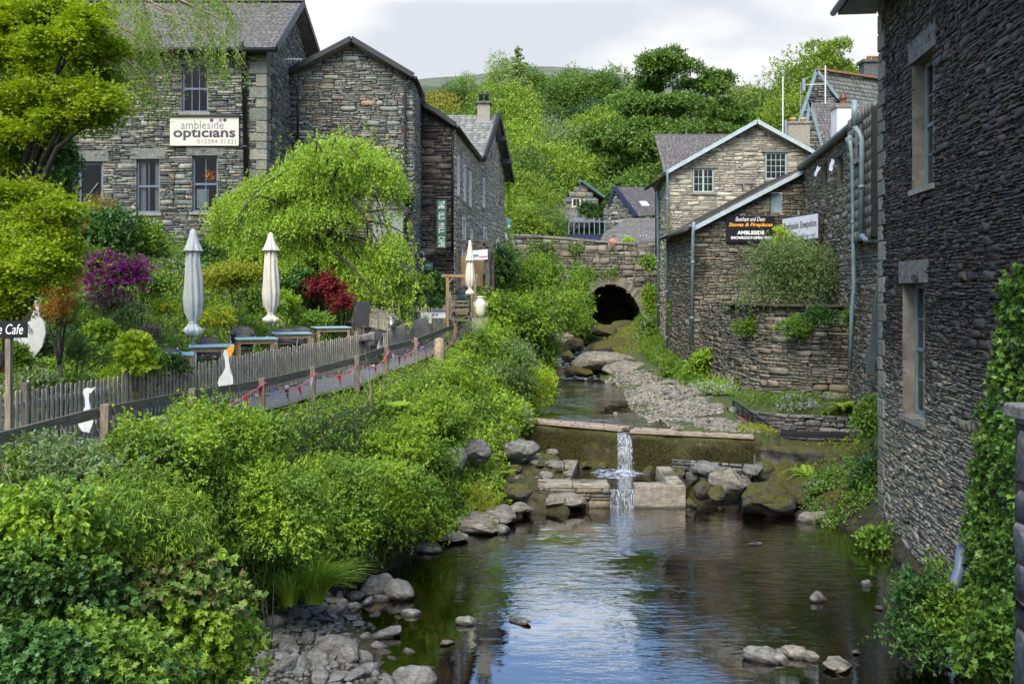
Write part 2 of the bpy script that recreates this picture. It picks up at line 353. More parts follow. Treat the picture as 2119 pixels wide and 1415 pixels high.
# leaves
M['lf_mid'] = leafmat('leaf_mid', [(.060,.125,.016), (.10,.19,.022), (.15,.25,.03), (.085,.155,.018)])
M['lf_yel'] = leafmat('leaf_yellowgreen', [(.17,.27,.018), (.25,.36,.02), (.32,.41,.03), (.20,.31,.02)], .35)
M['lf_acer'] = leafmat('leaf_golden', [(.12,.20,.010), (.19,.27,.011), (.25,.31,.014), (.10,.18,.010)], .45, big=.45)
M['lf_brt'] = leafmat('leaf_bright', [(.12,.205,.018), (.175,.28,.025), (.23,.345,.035), (.14,.235,.02)], .35)
M['lf_dk'] = leafmat('leaf_dark', [(.022,.065,.014), (.04,.095,.02), (.055,.12,.024), (.03,.08,.016)], .2, .4)
M['lf_ivy'] = leafmat('leaf_ivy', [(.03,.075,.014), (.05,.115,.018), (.09,.18,.025), (.13,.24,.03), (.06,.12,.03)], .25, .35)
M['lf_grey'] = leafmat('leaf_greygreen', [(.09,.14,.05), (.12,.18,.065), (.15,.21,.08), (.10,.16,.04)], .3)
M['lf_birch'] = leafmat('leaf_birch', [(.10,.17,.03), (.14,.22,.04), (.18,.27,.05), (.12,.20,.03)], .4)
M['lf_weep'] = leafmat('leaf_weeping', [(.14,.23,.022), (.20,.31,.03), (.26,.38,.04), (.16,.26,.025)], .35, bigs=.9)
M['lf_maple'] = leafmat('leaf_sycamore', [(.075,.16,.025), (.10,.20,.03), (.17,.21,.06), (.24,.20,.09), (.08,.18,.025), (.12,.22,.04)], .3, .45)
M['lf_orange'] = leafmat('leaf_copper', [(.25,.12,.025), (.33,.16,.03), (.20,.15,.03)], .3)
M['lf_red'] = leafmat('leaf_crimson', [(.09,.008,.010), (.16,.012,.014), (.05,.006,.008)], .2)
M['lf_bronze'] = leafmat('leaf_bronze', [(.12,.16,.03), (.22,.20,.05), (.28,.17,.06), (.10,.15,.03)], .3)
M['lf_olive'] = leafmat('leaf_olive', [(.17,.22,.015), (.24,.29,.02), (.20,.18,.02), (.12,.18,.015)], .3)
M['lf_purple'] = leafmat('leaf_purple', [(.10,.06,.08), (.14,.09,.09), (.08,.08,.05)], .2)
M['fl_mag'] = leafmat('petal_magenta', [(.30,.015,.26), (.42,.03,.38), (.22,.01,.20)], .3)
M['fl_white'] = leafmat('petal_white', [(.62,.65,.58), (.75,.76,.70)], .3, big=.1)
M['fl_yel'] = leafmat('petal_yellow', [(.50,.44,.01), (.62,.56,.02)], .3, big=.2)
M['fl_red'] = leafmat('petal_red', [(.62,.06,.02), (.70,.12,.04)], .2, big=.2)
M['fl_lilac'] = leafmat('petal_lilac', [(.45,.28,.55), (.55,.40,.62)], .2, big=.2)
M['fl_blue'] = leafmat('petal_blue', [(.16,.18,.42), (.22,.24,.5)], .2, big=.2)
M['far1'] = leafmat('far_leaf_green', [(.055,.115,.022), (.09,.165,.028), (.13,.21,.034)], .25, big=.7, bigs=.13)
M['far2'] = leafmat('far_leaf_bright', [(.11,.18,.020), (.16,.245,.026), (.21,.295,.034)], .25, big=.5, bigs=.13)
M['far3'] = leafmat('far_leaf_grey', [(.10,.16,.05), (.14,.20,.07), (.17,.23,.08)], .25, big=.4, bigs=.13)
M['far4'] = leafmat('far_leaf_dark', [(.02,.055,.018), (.035,.08,.026), (.05,.10,.03)], .15, big=.5, bigs=.13)
M['far5'] = leafmat('far_leaf_gold', [(.18,.19,.03), (.24,.23,.04), (.15,.18,.03)], .25, big=.4, bigs=.13)
# ---------------------------------------------------------------- stone walls, roofs
def inside_intervals(poly, v):
    xs = []
    n = len(poly)
    for i in range(n):
        (x0, y0), (x1, y1) = poly[i], poly[(i+1) % n]
        if (y0 <= v) != (y1 <= v): xs.append(x0+(v-y0)/(y1-y0)*(x1-x0))
    xs.sort(); return [(xs[i], xs[i+1]) for i in range(0, len(xs)-1, 2)]
def cut(iv, holes, v):
    for (a, b, c, d) in holes:
        if c <= v <= d:
            o = []
            for (x0, x1) in iv:
                if b <= x0 or a >= x1: o.append((x0, x1)); continue
                if a > x0: o.append((x0, a))
                if b < x1: o.append((b, x1))
            iv = o
    return iv
def stone_cells(poly, holes, sw, sh, rs, big=.25):
    """random rubble coursing -> (m,4) u0,u1,v0,v1 plus wobble"""
    vmin = min(p[1] for p in poly); vmax = max(p[1] for p in poly); cells = []; back = []
    v = vmin
    while v < vmax:
        H = sh*rs.uniform(1.7, 3.2); H = min(H, max(vmax-v, .03))
        # snap the band to hole edges so openings stay crisp
        for (a, b, c, d) in holes:
            for e in (c, d):
                if v+1e-4 < e < v+H: H = max(e-v, .02)
        vm = v+H/2
        iv = cut(inside_intervals(poly, vm), holes, vm)
        for (x0, x1) in iv:
            if x1-x0 < .03: continue
            back.append((x0, x1, v, v+H))
            u = x0
            while u < x1-1e-4:
                W = sw*rs.uniform(.7, 2.4)
                if x1-(u+W) < sw*.5: W = x1-u
                k = 1 if (rs.rand() < big or H < sh*.9) else max(1, int(round(H/(sh*rs.uniform(.6, 1.25)))))
                fr = np.sort(rs.uniform(.0, 1., k-1)); fr = (fr*.4+np.arange(1, k)/k*.6); fr = np.concatenate([[0], fr, [1]])
                for j in range(k):
                    parts = 1 if k == 1 else rs.randint(1, 3 if W < sw*1.4 else 4)
                    g = np.sort(rs.uniform(.2, .8, parts-1)); g = np.concatenate([[0], g*.7+np.arange(1, parts)/parts*.3 if parts > 1 else [], [1]])
                    for q in range(parts):
                        cells.append((u+W*g[q], u+W*g[q+1], v+H*fr[j], v+H*fr[j+1]))
                u += W
        v += H
    return np.array(cells), np.array(back)
def stone_mesh(cells, back, mapf, rs, prot=.035, gap=.006, rough=1., tilt=0.):
    m = len(cells); u0, u1, v0, v1 = cells.T; w_ = u1-u0; h_ = v1-v0
    g = np.minimum(gap*rs.uniform(.4, 1.8, m), h_*.2)
    ch = np.minimum(np.minimum(w_, h_)*.22, .05)[:, None]*rs.uniform(.2, 1.5, (m, 4))
    # eight outline points, counter-clockwise from bottom left
    base_u = np.stack([u0+g, u0+g, u0+g, u0+g, u1-g, u1-g, u1-g, u1-g], 1)
    U = np.stack([u0+g+ch[:,0], u1-g-ch[:,1], u1-g, u1-g, u1-g-ch[:,2], u0+g+ch[:,3], u0+g, u0+g], 1)
    V = np.stack([v0+g, v0+g, v0+g+ch[:,1], v1-g-ch[:,2], v1-g, v1-g, v1-g-ch[:,3], v0+g+ch[:,0]], 1)
    jit = np.minimum(h_, w_)[:, None]*.09*rough
    U = U+rs.uniform(-1, 1, (m, 8))*jit; V = V+rs.uniform(-1, 1, (m, 8))*jit
    cu = (u0+u1)/2; cv = (v0+v1)/2
    ph = prot*rs.uniform(.15, 1.1, m)
    b = .85+.11*rs.rand(m)
    U2 = cu[:, None]+(U-cu[:, None])*(.94+.05*rs.rand(m))[:, None]; V2 = cv[:, None]+(V-cv[:, None])*b[:, None]
    tx = rs.uniform(-1, 1, m)*.35*prot; ty = rs.uniform(-1, 1, m)*.25*prot
    W2 = ph[:, None]+tx[:, None]*(U2-cu[:, None])/np.maximum(w_[:, None], .02)+ty[:, None]*(V2-cv[:, None])/np.maximum(h_[:, None], .02)+rs.uniform(-1, 1, (m, 8))*prot*.10
    uu = np.concatenate([U, U2, cu[:, None]+rs.uniform(-.15, .15, (m, 1))*w_[:, None]], 1); vv = np.concatenate([V, V2, cv[:, None]+rs.uniform(-.15, .15, (m, 1))*h_[:, None]], 1)
    ww = np.concatenate([np.full((m, 8), -.03), W2, (ph+rs.uniform(-.12, .12, m)*prot)[:, None]], 1)
    if tilt: vv = vv+tilt*(uu-cu[:, None])
    pts = mapf(uu.ravel(), vv.ravel(), ww.ravel())
    T = []
    for i in range(8):
        j = (i+1) % 8; T += [(i, j, 8+j), (i, 8+j, 8+i), (8+i, 8+j, 16)]
    T = np.array(T); Fc = (T[None]+(np.arange(m)*17)[:, None, None]).reshape(-1, 3)
    mi = np.zeros(len(Fc), int)
    if back is not None and len(back):
        k = len(back); bu = back[:, [0, 1, 1, 0]].ravel(); bv = back[:, [2, 2, 3, 3]].ravel()
        bp = mapf(bu, bv, np.full(k*4, -.012)); n0 = len(pts); pts = np.concatenate([pts, bp])
        q = (np.arange(k)*4)[:, None]+n0; bf = np.concatenate([q+np.array([0, 1, 2]), q+np.array([0, 2, 3])]); Fc = np.concatenate([Fc, bf]); mi = np.concatenate([mi, np.ones(len(bf), int)])
    return pts, Fc, mi
def planemap(O, U, V, N):
    O, U, V, N = [np.array(a, dtype=float) for a in (O, U, V, N)]
    return lambda u, v, w_: O+np.outer(u, U)+np.outer(v, V)+np.outer(w_, N)
def stone_wall(name, parent, fr, poly, holes=(), sw=.30, sh=.085, mat='wall_grey', seed=1, prot=.035, rough=1., gap=.006, big=.22, mapf=None, tilt=0., joint='mortar'):
    rs = np.random.RandomState(seed); cells, back = stone_cells(poly, list(holes), sw, sh, rs, big)
    pts, Fc, mi = stone_mesh(cells, back, mapf or planemap(*fr), rs, prot, gap, rough, tilt)
    return bulk(name, pts, Fc, [M[mat], M[joint]], parent, mi=mi)
def frame2(p, q, z=0.):
    """wall frame from plan point p to q (outward normal to the right of p->q): u along the wall, v = world z"""
    p = Vector((p[0], p[1], 0)); q = Vector((q[0], q[1], 0)); U = (q-p).normalized(); V = Vector((0, 0, 1)); return (p, U, V, U.cross(V))
def roof(name, parent, O, U, V, w_, h_, mat='slate_roof', ex=.15, sw=.18, seed=3, th=.008, skew=0., thick=.09, undermat='wood_old'):
    """slates laid in courses on the parallelogram O + U*[0..w] + V*[0..h]; skew shifts the upper edge along U"""
    rs = np.random.RandomState(seed); O = np.array(O); U = np.array(U); V = np.array(V); N = np.cross(U, V); N /= np.linalg.norm(N)
    if N[2] < 0: N = -N
    cells = []; v = 0
    while v < h_:
        e = min(ex*rs.uniform(.9, 1.1), h_-v); u = 0; off = skew*v/h_
        while u < w_-1e-3:
            q = sw*rs.uniform(.6, 1.35)
            if w_-(u+q) < sw*.4: q = w_-u
            cells.append((u+off, u+q+off, v, v+e)); u += q
        v += e
    c = np.array(cells); m = len(c); g = .004; dv = rs.uniform(-.015, .015, m); lift = rs.uniform(.0, .003, m)
    u0 = c[:, 0]+g; u1 = c[:, 1]-g; v0 = c[:, 2]+dv-.02; v1 = c[:, 3]+.02
    uu = np.stack([u0, u1, u1, u0]*2, 1); vv = np.stack([v0, v0, v1, v1]*2, 1)
    lo = np.stack([lift+.012, lift+.012, lift*0-.004, lift*0-.004], 1); ww = np.concatenate([lo, lo+th], 1)
    pts = O+uu.reshape(-1, 1)*U+vv.reshape(-1, 1)*V+ww.reshape(-1, 1)*N
    T = np.array([(4,5,6,7), (0,1,5,4), (1,2,6,5), (3,0,4,7)]); Fc = (T[None]+(np.arange(m)*8)[:, None, None]).reshape(-1, 4); mi = np.zeros(len(Fc), int)
    n0 = len(pts); s = np.array([(0, 0), (w_, 0), (w_+skew, h_), (skew, h_)])
    for k in (-.004, -thick): pts = np.concatenate([pts, [O+U*a+V*b+N*k for a, b in s]])
    q = np.array([(0,1,2,3), (7,6,5,4), (0,4,5,1), (1,5,6,2), (2,6,7,3), (3,7,4,0)])+n0; Fc = np.concatenate([Fc, q]); mi = np.concatenate([mi, np.ones(6, int)])
    return bulk(name, pts, Fc, [M[mat], M[undermat]], parent, mi=mi)
def window(parent, fr, u0, u1, v0, v1, cols=2, rows=2, mat='blue_frame', rec=.14, fw=.055, mid=True, bar=.022, lintel=None, sill=True, label=None, blind=False, lmat='quoin', glass='glass', name='window', casement=False):
    O, U, V, N = fr; f = MB()
    w1, w0 = -rec+.05, -rec
    f.fbox(O,U,V,N, u0, u0+fw, v0, v1, w0, w1).fbox(O,U,V,N, u1-fw, u1, v0, v1, w0, w1).fbox(O,U,V,N, u0+fw, u1-fw, v0, v0+fw, w0, w1).fbox(O,U,V,N, u0+fw, u1-fw, v1-fw, v1, w0, w1)
    iu0, iu1, iv0, iv1 = u0+fw, u1-fw, v0+fw, v1-fw
    vm = (iv0+iv1)/2
    if mid: f.fbox(O,U,V,N, iu0, iu1, vm-.03, vm+.03, w0+.004, w1-.006)
    if casement:
        um = (iu0+iu1)/2; f.fbox(O,U,V,N, um-.04, um+.04, iv0, iv1, w0+.004, w1-.004)
    for i in range(1, cols):
        u = iu0+(iu1-iu0)*i/cols; f.fbox(O,U,V,N, u-bar/2, u+bar/2, iv0, iv1, w0+.006, w1-.012)
    for j in range(1, rows):
        v = iv0+(iv1-iv0)*j/rows
        if mid and abs(v-vm) < .06: continue
        f.fbox(O,U,V,N, iu0, iu1, v-bar/2, v+bar/2, w0+.008, w1-.014)
    wn = f.build(name, M[mat], parent)
    if label: wn['label'] = label
    g = MB(); e_ = lambda u, v: O+U*u+V*v+N*(w0+.018); g.add([e_(iu0-.01, iv0-.01), e_(iu1+.01, iv0-.01), e_(iu1+.01, iv1+.01), e_(iu0-.01, iv1+.01)], [(0,1,2,3)]); g.build('pane', M[glass], wn)
    r = MB()   # reveal around the opening and dim room behind
    a, b, c, d = u0-.012, u1+.012, v0-.012, v1+.012; k = .012
    r.fbox(O,U,V,N, a-k, a+k, c, d, -rec-.02, .012).fbox(O,U,V,N, b-k, b+k, c, d, -rec-.02, .012).fbox(O,U,V,N, a+k, b-k, d-k, d+k, -rec-.02, .012).fbox(O,U,V,N, a+k, b-k, c-k, c+k, -rec-.02, .012)
    r.build('reveal', M['wall_render'], wn)
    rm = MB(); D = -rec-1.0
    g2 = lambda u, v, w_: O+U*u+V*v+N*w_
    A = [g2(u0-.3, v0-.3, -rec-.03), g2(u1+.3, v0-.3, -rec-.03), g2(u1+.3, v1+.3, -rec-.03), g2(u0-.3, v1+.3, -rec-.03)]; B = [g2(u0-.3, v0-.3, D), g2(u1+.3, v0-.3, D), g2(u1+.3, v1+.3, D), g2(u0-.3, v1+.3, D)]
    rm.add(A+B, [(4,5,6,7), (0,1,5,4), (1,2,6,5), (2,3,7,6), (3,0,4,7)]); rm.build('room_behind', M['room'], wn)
    if blind:
        bl = MB(); bl.fbox(O,U,V,N, u0, u0+(u1-u0)*.3, v0, v1, -rec-.12, -rec-.1).fbox(O,U,V,N, u1-(u1-u0)*.3, u1, v0, v1, -rec-.12, -rec-.1); bl.build('curtain', M['curtain'], wn)
    if sill:
        s = MB(); s.fbox(O,U,V,N, u0-.08, u1+.08, v0-.10, v0-.004, -rec+.02, .07); s.build('sill', M['quoin'], wn)
    if lintel:
        s = MB(); s.fbox(O,U,V,N, u0-.18, u1+.18, v1+.004, v1+lintel, -rec+.02, .045); s.build('lintel', M[lmat], wn, bevel=.01)
    return wn
def downpipe(parent, pts, r=.045, mat='gutter', name='downpipe', clips=True):
    b = MB(); b.tube(pts, r, 10)
    pts = [Vector(p) for p in pts]
    if clips:
        for a, c in zip(pts[:-1], pts[1:]):
            n = int((c-a).length//1.8)
            for i in range(n):
                q = a.lerp(c, (i+.5)/n); t = (c-a).normalized(); b.tube([q-t*.04, q+t*.04], r*1.3, 10)
    return b.build(name, M[mat], parent, smooth=True)
# ---------------------------------------------------------------- rocks
def rock_mesh(rs, sub=2, sq=(1, .8, .45), rough=.22, angular=0.):
    bm_me = bpy.data.meshes.new('rock'); import bmesh
    bm = bmesh.new(); bmesh.ops.create_icosphere(bm, subdivisions=sub, radius=1)
    V = np.array([v.co[:] for v in bm.verts])
    npl = 14; planes = rs.normal(size=(npl, 3)); planes /= np.linalg.norm(planes, axis=1)[:, None]; off = rs.uniform(.58, .92, npl)
    for p, o in zip(planes, off):
        d = V@p; k = np.clip(d-o, 0, None)*(.97 if angular else .88); V = V-np.outer(k, p)
    for q_ in range(16):
        fq = (1.3, 1.8, 3.5, 7., 12.)[q_ % 5]; k = rs.normal(size=3)*fq; ph = rs.rand()*6; V = V*(1+rough*.16/fq*np.sin(V@k+ph))[:, None]
    V = V*np.array(sq)
    for v, c in zip(bm.verts, V): v.co = c
    bm.to_mesh(bm_me); bm.free(); return bm_me
rsR = np.random.RandomState(5)
ROCKS = [rock_mesh(rsR, 4, (1, rsR.uniform(.65, .95), rsR.uniform(.4, .7)), .8) for _ in range(5)]
SLABS = [rock_mesh(rsR, 4, (1, rsR.uniform(.5, .8), rsR.uniform(.16, .28)), .9, 1.) for _ in range(4)]
def rock(loc, s, rz, mat='rock', kind=0, slab=False, label=None, cat='rock', group=None, name='river_stone', tilt=(0, 0), sz=1.):
    me = (SLABS if slab else ROCKS)[kind % (4 if slab else 5)]
    key = me.name+mat
    if key not in MC: m2 = me.copy(); m2.materials.clear(); m2.materials.append(M[mat]); MC[key] = m2
    o = bpy.data.objects.new(name, MC[key]); C.objects.link(o); o.location = loc; o.rotation_euler = (tilt[0], tilt[1], rz); o.scale = (s, s, s*sz)
    return tag(o, label, cat, group)
MC = {}
# ---------------------------------------------------------------- leaves
TPL = {
 'dia': (np.array([(0,0,0), (.45,.26,.06), (1,0,0), (.45,-.26,.06)]), np.array([(0,1,2), (0,2,3)])),
 'oval': (np.array([(0,0,0), (.28,.22,.05), (.68,.20,.05), (1,0,-.06), (.68,-.20,.05), (.28,-.22,.05)]), np.array([(0,1,2), (0,2,3), (0,3,4), (0,4,5)])),
 'long': (np.array([(0,0,0), (.4,.10,.03), (1,0,-.18), (.4,-.10,.03)]), np.array([(0,1,2), (0,2,3)])),
 'lobed': (np.array([(0,0,0), (-.08,.42,.02), (.22,.28,.05), (.40,.58,-.02), (.55,.22,.05), (1.0,0,-.08), (.55,-.22,.05), (.40,-.58,-.02), (.22,-.28,.05), (-.08,-.42,.02)]), np.array([(0,i+1,i) for i in range(1, 9)])),
 'tri': (np.array([(0,0,0), (.9,.35,0), (.9,-.35,0)]), np.array([(0,1,2)])),
}
def unit(a): return a/np.maximum(np.linalg.norm(a, axis=1), 1e-9)[:, None]
def leaves(pos, dirs, nrm, size, tpl):
    T, Fc = TPL[tpl]; n = len(pos); d = unit(dirs); s = unit(np.cross(nrm, d)); nn_ = np.cross(d, s)
    size = np.asarray(size).reshape(-1, 1, 1) if np.ndim(size) else size
    V = pos[:, None, :]+size*(T[None, :, 0:1]*d[:, None]+T[None, :, 1:2]*s[:, None]+T[None, :, 2:3]*nn_[:, None])
    return V.reshape(-1, 3), (Fc[None]+(np.arange(n)*len(T))[:, None, None]).reshape(-1, 3)
def merge(parts):
    vs, fs, n = [], [], 0
    for v, f in parts: vs.append(v); fs.append(f+n); n += len(v)
    return np.concatenate(vs), np.concatenate(fs)
def rdir(rs, n, up=0.):
    d = rs.normal(size=(n, 3)); d[:, 2] += up; return unit(d)
def sprigs(rs, cen, out, k, ls, tpl, spread=.9, twig=1.6, droop=0., upn=.8):
    """k leaves along a short twig growing from every point cen in direction out"""
    n = len(cen); t = unit(out+rs.normal(size=(n, 3))*.45+np.array([0, 0, -droop]))
    tt = rs.uniform(0, 1, (n, k)); base = cen[:, None]+t[:, None]*(tt*ls*twig)[:, :, None]
    base[..., 2] -= droop*(tt**2)*ls*twig*.6
    d = t[:, None]+rs.normal(size=(n, k, 3))*spread; d[..., 2] -= droop*.6
    nr = rs.normal(size=(n, k, 3))*.55; nr[..., 2] += upn; nr += out[:, None]*.5
    return leaves(base.reshape(-1, 3), d.reshape(-1, 3), nr.reshape(-1, 3), (ls*rs.uniform(.6, 1.15, n*k)), tpl)
def lobes_for(rs, c, rad, n, fill=.55, flat=1.):
    c = np.array(c); rad = np.array(rad); d = rdir(rs, n, .15); r = rs.uniform(.3, .72, n)
    cc = c+d*rad*r[:, None]*1.08; rr = rs.uniform(.28, .55, n)*(1.05-.2*r)
    return cc, rr[:, None]*rad*np.array([1, 1, flat])
def shell_pts(rs, cc, rr, n, inner=.25, bottom=.35):
    wt = (rr[:, 0]*rr[:, 2]); wt = wt/wt.sum(); i = rs.choice(len(cc), n, p=wt); d = rdir(rs, n, .25)
    flip = (d[:, 2] < -bottom) & (rs.rand(n) < .8); d[flip, 2] *= -1
    f = np.where(rs.rand(n) < inner, rs.uniform(.3, .85, n), rs.uniform(.78, 1.0, n)+rs.exponential(.10, n))
    return cc[i]+d*rr[i]*f[:, None], d
def foliage(rs, c, rad, n, ls, tpl='oval', lobes=9, k=6, droop=0., inner=.25, flat=1., twig=1.8, upn=.8, spread=.9, bottom=.35):
    cc, rr = lobes_for(rs, c, rad, lobes, flat=flat); p, d = shell_pts(rs, cc, rr, max(4, n//k), inner, bottom)
    return sprigs(rs, p, d, k, ls, tpl, spread, twig, droop, upn), cc, rr
def limbs(mb, rs, base, tops, r0, r1=.2, n=7, wig=.08):
    base = Vector(base)
    for t in tops:
        t = Vector(t); L_ = (t-base).length; pts = []; k = 5
        for i in range(k+1):
            f = i/k; p = base.lerp(t, f); p.z += math.sin(f*math.pi)*L_*.06
            p += Vector(rs.normal(size=3))*wig*L_*.25*math.sin(f*math.pi); pts.append(p)
        mb.tube(pts, [r0*(1-f*(1-r1)) for f in [i/k for i in range(k+1)]], n)
SEED = [100]
def sprays(rs, cc, rr, ns, kl, ls, tpl, length=.45, flat=.12, droop=.25, up=.9, inner=.3):
    """flat fans of leaves on short outward twigs, layered like maple boughs"""
    p, d = shell_pts(rs, cc, rr, ns, inner, .5); t = unit(d*np.array([1, 1, .35])+rs.normal(size=(ns, 3))*.35+np.array([0, 0, .05])); s = unit(np.cross(t, np.array([0, 0, 1.])+rs.normal(size=(ns, 3))*.15)); nr = np.cross(s, t)
    L_ = length*rs.uniform(.5, 1.2, (ns, 1)); a = rs.rand(ns, kl); b = (rs.rand(ns, kl)-.5)*np.sin(np.pi*(a*.8+.15)); q = p[:, None]+t[:, None]*((a-.6)*L_)[..., None]+s[:, None]*(b*L_*.8)[..., None]+nr[:, None]*(rs.normal(size=(ns, kl))*flat*.15)[..., None]
    q[..., 2] -= droop*(a**2+abs(b)*.8)*L_; dr = t[:, None]+s[:, None]*np.sign(b)[..., None]*.9+rs.normal(size=(ns, kl, 3))*.35; dr[..., 2] -= .25; nn_ = nr[:, None]*up+rs.normal(size=(ns, kl, 3))*.35
    return leaves(q.reshape(-1, 3), dr.reshape(-1, 3), nn_.reshape(-1, 3), ls*rs.uniform(.55, 1.15, ns*kl), tpl)
def shoots(rs, cc, rr, m, ls, tpl, length, up=.6):
    """long leafy shoots breaking the outline"""
    p, d = shell_pts(rs, cc, rr, m, 0, .2); t = unit(d+rs.normal(size=(m, 3))*.3+np.array([0, 0, up])); k = 16; a = np.linspace(0, 1, k)[None]*np.ones((m, 1)); L_ = length*rs.uniform(.5, 1.2, (m, 1))
    q = p[:, None]+t[:, None]*(a*L_)[..., None]; q[..., 2] -= (a**2*L_*.35); side = unit(np.cross(t, rs.normal(size=(m, 3)))); sg = np.where(np.arange(k) % 2, 1, -1)[None, :, None]
    dr = t[:, None]*.6+side[:, None]*sg+rs.normal(size=(m, k, 3))*.25; nr = rs.normal(size=(m, k, 3))*.4+np.array([0, -.2, 1])
    return leaves(q.reshape(-1, 3), dr.reshape(-1, 3), nr.reshape(-1, 3), (ls*(1.15-.6*a)).ravel(), tpl)
def plant(name, label, cat, c, rad, n, ls, mat, tpl='oval', group=None, lobes=9, k=6, droop=0., inner=.25, flat=1., base=None, stemr=.02, nst=4, bark='bark', flowers=None, bottom=.35, upn=.8, twig=1.8, seed=None, stemname='stem', folname='foliage', nsh=0, mat2=None, shl=.4):
    SEED[0] += 1; rs = np.random.RandomState(seed or SEED[0])
    c = np.array(c, float); b = base if base is not None else (c[0], c[1], min(gz1(c[0], c[1]), c[2]-rad[2]*.6))
    root = empty(name, b, label, cat, group)
    (V, Fc), cc, rr = foliage(rs, c, rad, n, ls, tpl, lobes, k, droop, inner, flat, twig, upn, bottom=bottom)
    if nsh: V, Fc = merge([(V, Fc), shoots(rs, cc, rr, nsh, ls, tpl, shl)])
    mi = None
    if mat2: cen_ = V[Fc[:, 0]]; mi = (fbm(cen_[:, 0]*1.3+cen_[:, 2], cen_[:, 1]+cen_[:, 2]*1.7, 2.6, 7)+rs.rand(len(Fc))*.0 > .18).astype(int)
    bulk(folname, V, Fc, [M[mat]]+([M[mat2]] if mat2 else []), root, mi=mi)
    if nst:
        mb = MB(); idx = rs.choice(len(cc), min(nst, len(cc)), replace=False)
        limbs(mb, rs, b, [cc[i] for i in idx], stemr); mb.build(stemname, M[bark], root, smooth=True)
    if flowers:
        fm, fn, fs, ft = flowers; p, d = shell_pts(rs, cc, rr*1.08, fn, 0, -.1); f = sprigs(rs, p, d, 5, fs, ft, 1.5, .6)
        bulk('blossom', f[0], f[1], M[fm], root)
    return root
